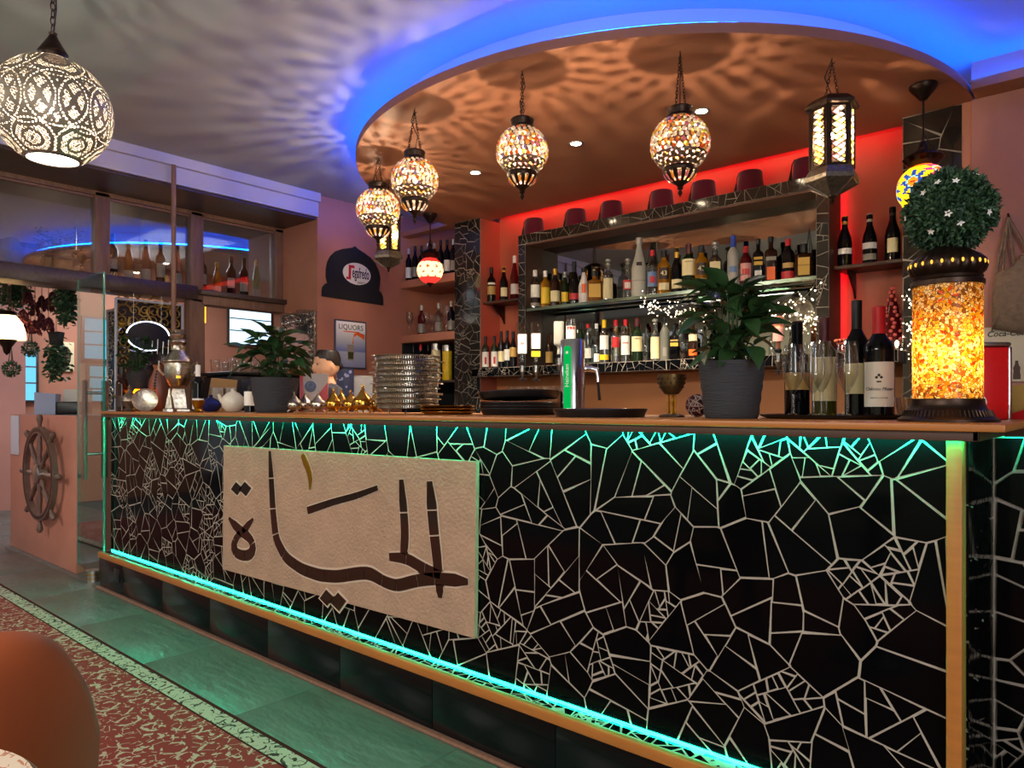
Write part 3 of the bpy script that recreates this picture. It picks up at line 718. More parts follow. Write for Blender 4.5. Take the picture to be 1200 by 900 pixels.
# big pierced globe, front left
pg = at_d(62, 131, 2.5); RG = 0.187
t = thing('globe_pendant', 'large pierced silver metal globe lamp hanging front left, glowing round opening below', 'pendant lamp', (pg.x, pg.y, ZC), 0.3)
zc = pg.z - ZC
NA, NL = 360, 160
la = [-1.12 + (2.50 * j / NL) for j in range(NL + 1)]
prof = [(RG * cos(l), zc + RG * sin(l)) for l in la]
cv = []                                         # big overlapping rings round the globe
for k in range(6):
    for a, l, r in ((k, -.05, .50), (k + .5, -.05, .50), (k + .5, .80, .46), (k, -.82, .36)):
        a *= pi / 3; c = Vector((cos(l) * cos(a), cos(l) * sin(a), sin(l))); u_ = c.orthogonal().normalized(); cv.append((c, r, u_, c.cross(u_), max(1, round(2 * pi * sin(r) / .060))))
def keep(i, j):
    a = 2 * pi * (i + .5) / NA; l = (la[j] + la[j + 1]) / 2; d = Vector((cos(l) * cos(a), cos(l) * sin(a), sin(l)))
    if l < -1.06 or l > 1.28: return True
    gs = []
    for c, r, u_, v_, n in cv:
        dc = d.dot(c)
        if dc < .80: continue
        g = math.acos(min(1, dc)) - r; gs.append((g, r))
        if abs(g) < .013: return (atan2(d.dot(v_), d.dot(u_)) * n / (2 * pi)) % 1 > .55          # beaded line of holes
    if min([abs(g) for g, r in gs] + [9]) < .07: return True                                    # solid band either side of it
    ins = [(-g / r) for g, r in gs if g < 0]
    if ins and max(ins) > .16 and .30 < (max(ins) * 2.4 + .1 * len(ins)) % 1 < .62: return True  # solid leaf shapes
    return (i + j) % 2 == 1 or (i // 2 + j) % 3 == 0                                             # fine piercing
b = pierced(prof, NA, keep)
obj('shade', b, M('pierced_metal', '8c8070', .45, metal=.5, noise=(50, .3)), t)
obj('cap', MB().lathe([(0.042, zc + RG * .965), (0.045, zc + RG * .99), (0.044, zc + RG * 1.07), (0.047, zc + RG * 1.09), (0.044, zc + RG * 1.12), (0.03, zc + RG * 1.24), (0.017, zc + RG * 1.36), (0.012, zc + RG * 1.42), (0.014, zc + RG * 1.46), (0.003, zc + RG * 1.5)], 24), mt['bronze'], t)
c = MB(); chain(c, (0, 0, zc + RG * 1.48), (0, 0, 0), 0.034, 0.0022, 0.0085); obj('chain', c, mt['bronze'], t)
obj('cable', MB().tube([(0.004, 0, zc + RG * 1.5), (0.012, 0.004, zc * 0.5), (0, 0, 0)], 0.0025, 5), mt['black'], t)
obj('bottom_ring', MB().tube([(RG * cos(-1.12) * cos(a), RG * cos(-1.12) * sin(a), zc + RG * sin(-1.12)) for a in [2 * pi * k / 48 for k in range(48)]], 0.003, 6, closed=True), mt['bronze'], t)
obj('diffuser', MB().lathe([(0.0005, zc - RG * 0.875), (RG * 0.46, zc - RG * 0.875)], 40, close=False), mt['diffuser'], t, label='white glowing disc')
bulb(t, zc, 0.009, 5800, 'fff0dc')

# small mosaic glass lamps
def mosaic_lamp(label, u, v, vc, Rg, pattern, mats, W):
    p = on_z(u, v, ZD); d = p.dot(FW); zc = zof(vc, d) - ZD
    t = thing('mosaic_lamp', label, 'pendant lamp', (p.x, p.y, ZD), face_cam(p))
    obj('canopy', MB().lathe([(0.002, -0.075), (0.016, -0.072), (0.05, -0.03), (0.062, -0.012), (0.062, 0)], 24, close=False), mt['bronze'], t)
    zt = zc + Rg
    obj('rod', MB().cyl((0, 0, -0.07), (0, 0, zt + 0.11), 0.005, None, 8), mt['bronze'], t)
    c = MB(); 
    for k in range(3): chain(c, (0, 0, zt + 0.15), (Rg * 0.45 * cos(k * 2.1), Rg * 0.45 * sin(k * 2.1), zt + 0.05), 0.016, 0.0012, 0.004)
    obj('chain', c, mt['bronze'], t)
    obj('crown', pierced([(0.012, zt + 0.11), (0.02, zt + 0.09), (0.018, zt + 0.07), (Rg * .5, zt + 0.05), (Rg * .74, zt + 0.035), (Rg * .78, zt + 0.028), (Rg * .66, zt + 0.006), (Rg * .52, zt - 0.012)], 40, lambda i, j: not (j == 5 and i % 4 in (1, 2))), mt['bronze'], t)
    n, m = 64, 40; b = MB(); b.lathe([(Rg * cos(-pi / 2 + 0.05 + (pi - .1) * j / m), zc + Rg * sin(-pi / 2 + 0.05 + (pi - .1) * j / m)) for j in range(m + 1)], n, close=False)
    b.mi = [pattern(2 * pi * (i + .5) / n, -pi / 2 + 0.05 + (pi - .1) * (j + .5) / m) for j in range(m) for i in range(n)]
    obj('globe', b, mats, t, label='mosaic glass globe')
    obj('finial', MB().lathe([(0.03, zc - Rg * .97), (0.026, zc - Rg * 1.04), (0.01, zc - Rg * 1.1), (0.013, zc - Rg * 1.17), (0.003, zc - Rg * 1.28)], 12), mt['bronze'], t)
    lamp('mosaic_light', 'POINT', (p.x, p.y, ZD + zc), W, (1, .86, .66), 0.03)
lm = [TRL('lamp_' + n, c, 0.7) for n, c in (('beige', 'f2dcae'), ('red', 'e02a2a'), ('brown', '8a4a20'), ('yellow', 'ffd21e'), ('blue', '1a3aa0'), ('orange', 'ff7a10'), ('sky', '6ac0d8'), ('magenta', 'c02a80'))]
def pat_a(a, l):
    if abs(l) > 0.62: return 1
    k = 9; row = round((l + 0.62) / 0.41); off = 0.5 * (row % 2)
    da = ((a * k / (2 * pi) + off) % 1 - 0.5) * 2 * pi / k; dl = l + 0.62 - row * 0.41; g = math.hypot(da, dl)
    th = atan2(dl, da)
    return 2 if g < 0.145 * (0.72 + 0.28 * cos(5 * th)) and g > 0.03 else (1 if g <= 0.03 else 0)
def pat_b(a, l):
    for c, s in ((1.5 * pi - 0.40, 0.12), (0.5 * pi - .3, 0.05), (0, -.1), (pi, -.1), (1.5 * pi + 0.75, 0.62)):
        da = ((a - c + pi) % (2 * pi) - pi) * cos(l); dl = l - s; g = math.hypot(da, dl); th = atan2(dl, da)
        if g < 0.17: return 5 if g > .06 else 1
        if g < 0.25: return 6
        if g < 0.60 * (0.70 + 0.30 * cos(8 * th)): return 4 if s < .5 else 7
    return 5 if l > 0.9 else 3
mosaic_lamp('small round mosaic lamp, red and cream with brown flowers, in front of the corner shelves', 504, 251, 317, 0.106, pat_a, lm, 1.0)
mosaic_lamp('yellow mosaic globe lamp with blue flower, hanging by the right-hand pillar', 1082, 100, 221, 0.117, pat_b, lm, 1.0)

# recessed spots in the disc
for u, v, lab in ((557, 202, 'leftmost of the three small recessed ceiling spots'), (675, 168, 'middle small recessed ceiling spot, right of the middle globe lamp'), (822, 130, 'rightmost recessed ceiling spot, just beside the rightmost globe lamp')):
    p = on_z(u, v, ZD)
    t = thing('downlight', lab, 'ceiling spot', (p.x, p.y, ZD), 0, 'recessed ceiling spots')
    obj('trim_ring', MB().lathe([(0.030, -0.003), (0.043, -0.005), (0.047, 0.0)], 28, close=False), mt['steel'], t)
    obj('lens', MB().lathe([(0.0005, -0.0025), (0.031, -0.0025)], 24, close=False), E('spot_lens', 'fff2d8', 30), t)
    lamp('spot_light', 'SPOT', (p.x, p.y, ZD - 0.012), 170, (1, .86, .66), 0.03, None, spot_size=1.7, spot_blend=0.6)

# ------------------------------------------------------------------ back bar
mt['terra_orange'] = M('orange_plaster', 'd28a54', 0.55, noise=(2, .12))  # stronger orange carries the warm light on the wall under the shelf
FX0, FX1, FYB, FZ = -3.64, -1.312, 4.28, 2.46
fb = thing('back_bar_frame', 'wide mosaic-edged display frame with mirror back behind the bar', 'display shelf', (-2.476, 4.4, 1.43))
wobj('top_beam', MB().bbox((FX0, FYB + .004, FZ - 0.075), (FX1, 4.50, FZ), 0.003), mt['bronze'], fb)
for a in (FX0, FX1 - 0.07):
    p = wobj('side_post', MB().box((a, FYB + .004, 1.43), (a + 0.07, 4.50, FZ - 0.075)), mt['barwood_dark'], fb, smooth=False)
    q = wobj('post_face', MB().box((a, FYB, 1.43), (a + 0.07, FYB + 0.004, FZ - 0.075)), mt['grout'], p, smooth=False)
    b = MB()
tb = [o for o in fb.children if o.name.startswith('top_beam')][0]
bf = wobj('beam_face', MB().box((FX0, FYB, FZ - 0.075), (FX1, FYB + 0.004, FZ)), mt['grout'], fb, smooth=False)
lay(shards(FX1 - FX0, 0.075, 190, 0.004, 0.0016, 21, .03), (FX0, FYB, FZ - 0.075), (1, 0, 0), (0, 0, 1), (0, -1, 0), 0.003, bf, 'tile_smoke', 'tile', 160)
for k, a in enumerate((FX0, FX1 - 0.07)):
    pf = wobj('post_face', MB().box((a, FYB - 0.0005, 1.43), (a + 0.07, FYB + 0.004, FZ - 0.075)), mt['grout'], fb, smooth=False)
    lay(shards(0.07, 0.95, 190, 0.004, 0.0016, 22 + k, .03), (a, FYB - 0.0005, 1.432), (1, 0, 0), (0, 0, 1), (0, -1, 0), 0.003, pf, 'tile_smoke' if k else 'tile_back', 'tile', 60)
wobj('inner_lining', MB().box((FX0 + 0.07, FYB + 0.01, FZ - 0.085), (FX1 - 0.07, 4.49, FZ - 0.075)), M('brown_lining', '6d4636', 0.5), fb, smooth=False)
wobj('mirror_back', MB().box((FX0 + 0.07, 4.488, 1.43), (FX1 - 0.07, 4.499, FZ - 0.085)), mt['mirror'], fb, smooth=False)
props(obj('led_strip', MB().box((FX1 - 0.022, 4.506, 1.5), (FX1 - 0.010, 4.514, 2.44)), mt['led_red'], smooth=False), 'red light strip behind the right edge of the display frame', 'light strip')
props(obj('led_strip', MB().box((FX0 + 0.010, 4.506, 1.5), (FX0 + 0.022, 4.514, 2.44)), mt['led_red'], smooth=False), 'red light strip behind the left edge of the display frame', 'light strip')
gs = obj('glass_shelf', MB().bbox((FX0 + 0.072, 4.295, 1.868), (FX1 - 0.072, 4.484, 1.882), 0.002), mt['shelfglass'])
props(gs, 'long glass shelf carrying the upper row of spirit bottles', 'shelf')
obj('edge_strip', MB().box((FX0 + 0.072, 4.291, 1.862), (FX1 - 0.072, 4.295, 1.884)), M('shelf_edge', '6f7a68', 0.15, metal=0.6), gs, smooth=False, label='bright polished front edge')
# lower shelf right across
ls = thing('mosaic_shelf', 'dark mosaic-edged shelf running across under the lower bottle row', 'shelf', (-2.5, 4.35, 1.36))
wobj('board', MB().bbox((-4.07, 4.206, 1.36), (-0.938, 4.53, 1.43), 0.003), mt['barwood_dark'], ls)
lf = wobj('front_face', MB().box((-4.07, 4.200, 1.362), (-0.938, 4.206, 1.428)), mt['grout'], ls, smooth=False)
lay(shards(3.132, 0.066, 260, 0.003, 0.0018, 25), (-4.07, 4.2, 1.362), (1, 0, 0), (0, 0, 1), (0, -1, 0), 0.003, lf, 'tile', 'tile', 130)
slab('wall_splashback', (-4.07, 4.50, 0.9), (-0.938, 4.538, 1.36), 'terra_orange')
bc = thing('back_counter', 'low wooden worktop under the bottle shelves behind the bar', 'counter', (-2.5, 4.2, 0))
wobj('top', MB().bbox((-5.08, 3.95, 1.02), (-0.70, 4.295, 1.05), 0.004), mt['barwood_dark'], bc)
wobj('body', MB().box((-5.08, 4.0, 0.0), (-0.70, 4.29, 1.02)), mt['darkwood'], bc, smooth=False)
# mosaic pillars left and right
for nm, a, c, s_ in (('pillar_left', -4.37, -4.07, 31), ('pillar_right', -0.938, -0.661, 32)):
    p = struct(nm, MB().box((a, 4.306, 0), (c, 4.80 if a < -3 else 4.54, ZD)), mt['redwall' if a < -3 else 'black'], smooth=False)
    f = obj('front_face', MB().box((a, 4.300, 0), (c, 4.306, ZD)), mt['grout'], p, smooth=False)
    sz = (150, 0.006) if a < -3 else (40, 0.022)
    lay(shards(c - a, ZD - 1.0, *sz, 0.0024, s_), (a, 4.30, 1.0), (1, 0, 0), (0, 0, 1), (0, -1, 0), 0.004, f, 'tile_back' if a < -3 else 'tile_smoke', 'tile', 150)
# corner niche left of the pillar: boards
for z0, z1, m_ in ((2.20, 2.27, 'terra'), (1.70, 1.77, 'terra')):
    s = obj('niche_shelf', MB().bbox((-5.086, 4.31, z0), (-4.37, 4.79, z1), 0.003), mt[m_])
    props(s, 'terracotta corner shelf holding the row of dark wine bottles' if z0 > 2 else 'terracotta corner shelf holding wine glasses, below the wine bottles', 'shelf')
cb = thing('niche_cabinet', 'dark open cabinet in the corner under the glass shelf', 'cabinet', (-4.73, 4.5, 1.05))
wobj('back', MB().box((-5.08, 4.70, 1.05), (-4.375, 4.72, 1.70)), mt['blackmatt'], cb, smooth=False)
wobj('shelf', MB().bbox((-5.08, 4.33, 1.33), (-4.375, 4.70, 1.35), 0.003), mt['darkwood'], cb)
for a in (-5.08, -4.395): wobj('side', MB().box((a, 4.32, 1.05), (a + 0.02, 4.70, 1.70)), mt['blackmatt'], cb, smooth=False)
# small bracket shelves in the red side bays
def bracket_shelf(x0, x1, z, y0, lab):
    t = thing('bracket_shelf', lab, 'shelf', ((x0 + x1) / 2, 4.4, z))
    wobj('board', MB().bbox((x0, y0, z - 0.02), (x1, 4.535, z), 0.003), mt['barwood_dark'], t)
    xm = x0 + 0.06
    wobj('bracket', MB().prism([(4.53, z - 0.02), (4.53, z - 0.17), (4.50, z - 0.12), (y0 + 0.05, z - 0.02)], -0.006, 0.006, Matrix(((0, 1, 0, xm), (1, 0, 0, 0), (0, 0, 1, 0), (0, 0, 0, 1)))), mt['bronze'], t, smooth=False)
bracket_shelf(-4.068, -3.66, 1.985, 4.33, 'small red-lit shelf left of the display frame')
bracket_shelf(-1.30, -0.942, 1.93, 4.33, 'small red-lit shelf right of the display frame')

# fez hats on top of the frame
fz = MB(); fz.lathe([(0.083, 0), (0.084, 0.004), (0.070, 0.128), (0.066, 0.134), (0.001, 0.136)], 32, close=False)
ta = MB(); ta.tube([(0, 0, 0.137), (-0.03, -0.02, 0.141), (-0.062, -0.03, 0.136), (-0.074, -0.033, 0.11), (-0.078, -0.035, 0.07)], 0.004, 5); ta.cyl((-0.079, -0.035, 0.072), (-0.086, -0.037, 0.008), 0.005, 0.011, 8)
mt['fez'] = M('fez_felt', '5c1626', 0.95, spec=0.1, sheen=0.3)
us = (626, 675, 717, 776, 825, 879.5, 945)
labs = ('leftmost maroon fez on top of the display frame', 'second maroon fez from the left on the frame', 'third maroon fez from the left, right of the middle globe lamp',
        'middle maroon fez, partly behind the rightmost globe lamp', 'maroon fez just right of the rightmost globe lamp tip', 'maroon fez between globe lamp and six-sided lantern', 'rightmost maroon fez, half behind the six-sided lantern')
fez0 = None
for u, lb in zip(us, labs):
    x, d = aty(u, 4.38)
    if not fez0:
        fez0 = thing('fez_hat', lb, 'hat', (x, 4.38, FZ), 0.1, 'fez hats on the display frame')
        obj('crown', fz, mt['fez'], fez0); obj('tassel', ta, mt['black'], fez0)
    else: dup(fez0, (x, 4.38, FZ), random.Random(int(u)).uniform(-.2, .5), lb)

# ------------------------------------------------------------------ bottles
for k, c, t_ in (('g_green', '14240f', 0), ('g_black', '0a0a0c', 0), ('g_brown', '2a1408', 0), ('g_amber', 'a8661a', 0.5), ('g_gold', 'd08a1e', 0.6), ('g_white', 'e4ddd6', 0), ('g_frost', 'a9a79c', 0.0),
                 ('g_red', '5a1014', 0.2), ('g_rose', 'd88a70', 0.6), ('g_lime', '6f9a1e', 0.5), ('g_olive', '4a4a14', 0.3), ('g_stone', '6a6a60', 0)):
    mt[k] = M(k, c, 0.08 if k not in ('g_white', 'g_frost', 'g_stone') else 0.35, spec=0.6, trans=t_, ior=1.3)
mt['g_clear'] = GLASS('g_clear', 'e2e4dc', 0.14, 0.8)
for k, c in (('c_red', 'c01a22'), ('c_maroon', '4a0c14'), ('c_blue', '2a4ab8'), ('c_yellow', 'f2c800'), ('c_gold', 'c99a3a'), ('c_white', 'ece8e0'), ('c_black', '0c0c0e'), ('c_silver', 'b8b4aa'), ('c_orange', 'e8641c'),
             ('l_cream', 'e8d8a4'), ('l_white', 'e9e4d8'), ('l_tan', 'b8924e'), ('l_red', 'c0282a'), ('l_gold', 'd6a83c'), ('l_grey', '8a8478'), ('l_yellow', 'e8c020'), ('l_dark', '2a1a14'), ('l_blue', '6a88b0'), ('l_pink', 'd89a90')):
    mt[k] = M(k, c, 0.45, metal=0.6 if k in ('c_gold', 'c_silver') else 0)
PROF = {  # (radius factor, height fraction)
    'wine': [(.86, 0), (1, .012), (1, .60), (.93, .66), (.6, .72), (.42, .76), (.38, .80), (.38, .985), (.36, 1)],
    'burgundy': [(.86, 0), (1, .012), (1, .46), (.9, .55), (.62, .67), (.42, .76), (.37, .84), (.37, .985), (.35, 1)],
    'champagne': [(.86, 0), (1, .012), (1, .48), (.88, .58), (.58, .70), (.42, .78), (.40, .86), (.44, .9), (.44, .985), (.36, 1)],
    'flute': [(.86, 0), (1, .012), (1, .38), (.86, .52), (.55, .72), (.36, .84), (.34, .985), (.32, 1)],
    'spirit': [(.88, 0), (1, .012), (1, .62), (.94, .68), (.6, .75), (.42, .78), (.38, .82), (.38, .985), (.34, 1)],
    'square': [(.9, 0), (1, .012), (1, .66), (.9, .70), (.5, .74), (.36, .77), (.34, .82), (.36, .985), (.33, 1)],
    'tall': [(.88, 0), (1, .012), (1, .50), (.82, .58), (.5, .74), (.34, .86), (.34, .985), (.3, 1)],
    'stubby': [(.88, 0), (1, .02), (1, .55), (.95, .62), (.6, .68), (.46, .72), (.46, .985), (.42, 1)],
}
def sup(a, p):
    c, s = cos(a), sin(a); k = (abs(c) ** p + abs(s) ** p) ** (-1 / p); return c * k, s * k
def bottle(name, label, x, y, z, h, r, kind, glass, cap, labels=(), group=None, capf=0.16, stopper=False, flip=False, cat='bottle', rz=None, textspec=None, detail=20):
    t = thing(name, label, cat, (x, y, z), (face_cam((x, y)) if rz is None else rz), group)
    sq = kind == 'square'; b = MB(); pr = PROF[kind]; n = detail
    vs = []
    for f, q in pr:
        for i in range(n):
            a = 2 * pi * i / n
            c, s = sup(a + 0.001, 5) if sq and q < .72 else (cos(a), sin(a)); vs.append((r * f * c, r * f * s * (0.72 if sq and q < .72 else 1), h * q))
    fs = [(j * n + i, j * n + (i + 1) % n, (j + 1) * n + (i + 1) % n, (j + 1) * n + i) for j in range(len(pr) - 1) for i in range(n)] + [tuple(range(n))[::-1], tuple((len(pr) - 1) * n + i for i in range(n))]
    b.add(vs, fs); obj('body', b, mt[glass], t, ang=0.8)
    if glass == 'g_clear':
        pass
    cr = r * 0.40 + 0.0012
    if stopper:
        c = MB(); c.lathe([(cr, h * .955), (cr * 1.05, h * .97), (cr * .55, h * .985), (cr * .6, h * 1.0), (cr * 1.25, h * 1.03), (cr * 1.3, h * 1.06), (cr * .9, h * 1.09), (.001, h * 1.10)], 12); obj('stopper', c, mt[cap], t)
    elif cap: obj('cap', MB().lathe([(cr, h * (1 - capf)), (cr * 1.02, h * (1.0)), (cr * 0.9, h * 1.006), (.001, h * 1.007)], 16, close=False), mt[cap], t)
    for L in labels:
        z0, z1, m_ = L[:3]; half = L[3] if len(L) > 3 else 1.05; lb = MB()
        if sq: y_ = -(r * 0.72 + 0.0012); w_ = r * 0.80 * min(1, half); lb.add([(-w_, y_, h * z0), (w_, y_, h * z0), (w_, y_, h * z1), (-w_, y_, h * z1)], [(0, 1, 2, 3)])
        else: lb.lathe([(r + 0.0009, h * z0), (r + 0.0009, h * z1)], 10, None, 1, 1, -pi / 2 - half, -pi / 2 + half, close=False)
        obj('label', lb, mt[m_], t)
    if textspec:
        for (tx, sz, zc_, m_, *kw) in textspec: text(tx, sz, mt[m_], t, (0, -(r * (0.72 if sq else 1.0) + 0.0022), h * zc_), **(kw[0] if kw else {}))
    if flip:
        t.rotation_euler = (pi, 0, t.rotation_euler[2]); t.location.z = z + h
    return t

YU, ZU = 4.385, 1.884        # upper row stands on the glass shelf
YL, ZL = 4.33, 1.431         # lower row stands on the mosaic shelf
def row(spec, Y, Z, group):
    for (u, vt, vb, wpx, kind, glass, cap, labels, lab, extra) in spec:
        x, d = aty(u, Y); h = zof(vt, d) - zof(vb, d); e = dict(extra)
        if e.get('stopper'): h /= 1.10
        bottle(e.pop('name', 'spirit_bottle'), lab, x, Y + e.pop('dy', 0), Z, h, wpx * d / FPX / 2, kind, glass, cap, labels, group, **e)
UP = [
 (627, 309, 355, 12, 'spirit', 'g_clear', 'c_white', ((.30, .62, 'l_white'), (.08, .16, 'l_grey')), 'clear bottle with white label and white cap, first on the glass shelf', {}),
 (639, 310, 354, 11, 'spirit', 'g_gold', 'c_white', ((.12, .55, 'l_yellow'),), 'golden bottle with yellow label and pale cap, second on the glass shelf', {}),
 (650.5, 308, 353, 12, 'wine', 'g_brown', 'c_gold', ((.14, .42, 'l_cream'),), 'brown brandy bottle with gold neck and cream label, third on the glass shelf', {}),
 (662, 312, 352, 10, 'champagne', 'g_green', 'c_silver', ((.12, .40, 'l_yellow', .8),), 'small dark green bottle with round yellow label beside a taller black bottle', {}),
 (673, 299, 350, 13, 'burgundy', 'g_black', 'c_black', ((.12, .26, 'l_red'),), 'tall black bottle with a low red label on the glass shelf', {'capf': .28}),
 (684, 307, 349, 12, 'tall', 'g_white', 'c_black', ((.30, .55, 'c_orange', .4),), 'slim white bottle with black cap and orange sun mark', {'capf': .12}),
 (697, 310, 347, 17, 'square', 'g_amber', 'c_black', ((.16, .58, 'l_gold', 1),), 'squat square amber bottle with gold label and black cap', {}),
 (712.5, 296, 346, 13, 'spirit', 'g_clear', 'c_silver', ((.06, .58, 'l_cream', .9),), 'tall clear bottle with long cream label and glass stopper, left of the blue-green spot', {'stopper': True}),
 (735.5, 295, 343, 11, 'tall', 'g_clear', 'c_silver', ((.25, .50, 'l_red'), (.28, .44, 'l_white', .7)), 'clear slim bottle with red and white label, left of the tall frosted bottle', {'stopper': True}),
 (749, 272, 342, 18, 'tall', 'g_frost', 'c_silver', ((.27, .285, 'l_grey'), (.52, .58, 'l_dark', .35)), 'tallest frosted pale bottle on the glass shelf', {'capf': .1}),
 (764.5, 287, 341, 13, 'spirit', 'g_clear', 'c_red', ((.2, .52, 'l_blue'), (.28, .42, 'l_red', .5)), 'clear bottle with red cap and red-blue label on the glass shelf', {'capf': .13}),
 (778, 287, 339, 16, 'spirit', 'g_gold', 'c_black', ((.34, .60, 'l_dark', .75), (.10, .26, 'l_cream', .8)), 'left amber liqueur bottle marked 43 on the glass shelf', {'textspec': [('43', .045, .47, 'l_cream')]}),
 (793, 283, 337, 13, 'champagne', 'g_black', 'c_gold', ((.10, .30, 'l_cream'),), 'dark sparkling wine bottle with gold foil neck and cream label', {'capf': .36}),
 (807, 279, 335, 16, 'spirit', 'g_green', 'c_maroon', ((.34, .68, 'l_cream', 1.2),), 'dark green whiskey bottle with big cream label and maroon cap on the glass shelf', {'capf': .2, 'textspec': [('JAMESON', .012, .62, 'l_dark')]}),
 (815, 282, 331, 10, 'spirit', 'g_brown', 'c_maroon', ((.3, .5, 'l_tan'),), 'brown bottle with maroon cap standing behind, between whiskey and amber liqueur', {'dy': .06}),
 (822, 280, 333, 16, 'spirit', 'g_gold', 'c_black', ((.34, .60, 'l_dark', .75), (.10, .26, 'l_cream', .8)), 'right amber liqueur bottle marked 43, behind the potted plant leaves', {'textspec': [('43', .045, .47, 'l_cream')]}),
 (838, 275, 331, 15, 'spirit', 'g_clear', 'c_silver', ((.08, .62, 'l_cream', .9),), 'clear bottle with tall rounded cream label and round stopper, above the potted plant', {'stopper': True}),
 (849, 287, 328, 9, 'wine', 'g_black', 'c_black', (), 'small plain dark bottle behind the frosted blue-capped bottle', {'dy': .05}),
 (859, 267, 327, 13, 'spirit', 'g_frost', 'c_blue', ((.28, .4, 'l_blue', .7),), 'frosted bottle with tall blue cap on the glass shelf', {'capf': .22}),
 (874, 279, 325, 14, 'spirit', 'g_red', 'c_red', ((.12, .56, 'l_pink', 1.0), (.26, .42, 'l_red', .6)), 'reddish bottle with pale red label and red cap on the glass shelf', {}),
 (888.5, 271, 324, 12, 'square', 'g_black', 'c_black', ((.42, .50, 'l_gold', 1), (.54, .60, 'l_gold', 1), (.06, .3, 'l_white', .8)), 'square black whisky bottle with gold stripe labels', {'capf': .12}),
 (903.5, 268, 322, 14, 'square', 'g_brown', 'c_black', ((.48, .56, 'l_grey', 1), (.06, .34, 'c_orange', .8)), 'square brown whisky bottle with grey stripe and orange label', {'capf': .12}),
 (923.5, 271, 320, 15, 'spirit', 'g_black', 'c_red', ((.05, .22, 'l_red', 1.3), (.30, .42, 'l_tan', .9)), 'black bottle with red cap and red lower band, left of the squarish amaretto', {'capf': .16}),
 (942, 276, 317, 21, 'square', 'g_brown', 'c_black', ((.10, .60, 'l_gold', .75),), 'wide square amaretto bottle with black top and gold label', {'capf': .24, 'textspec': [('DISARONNO', .011, .38, 'l_dark')]}),
]
row(UP, YU, ZU, 'spirit bottles on the glass shelf')
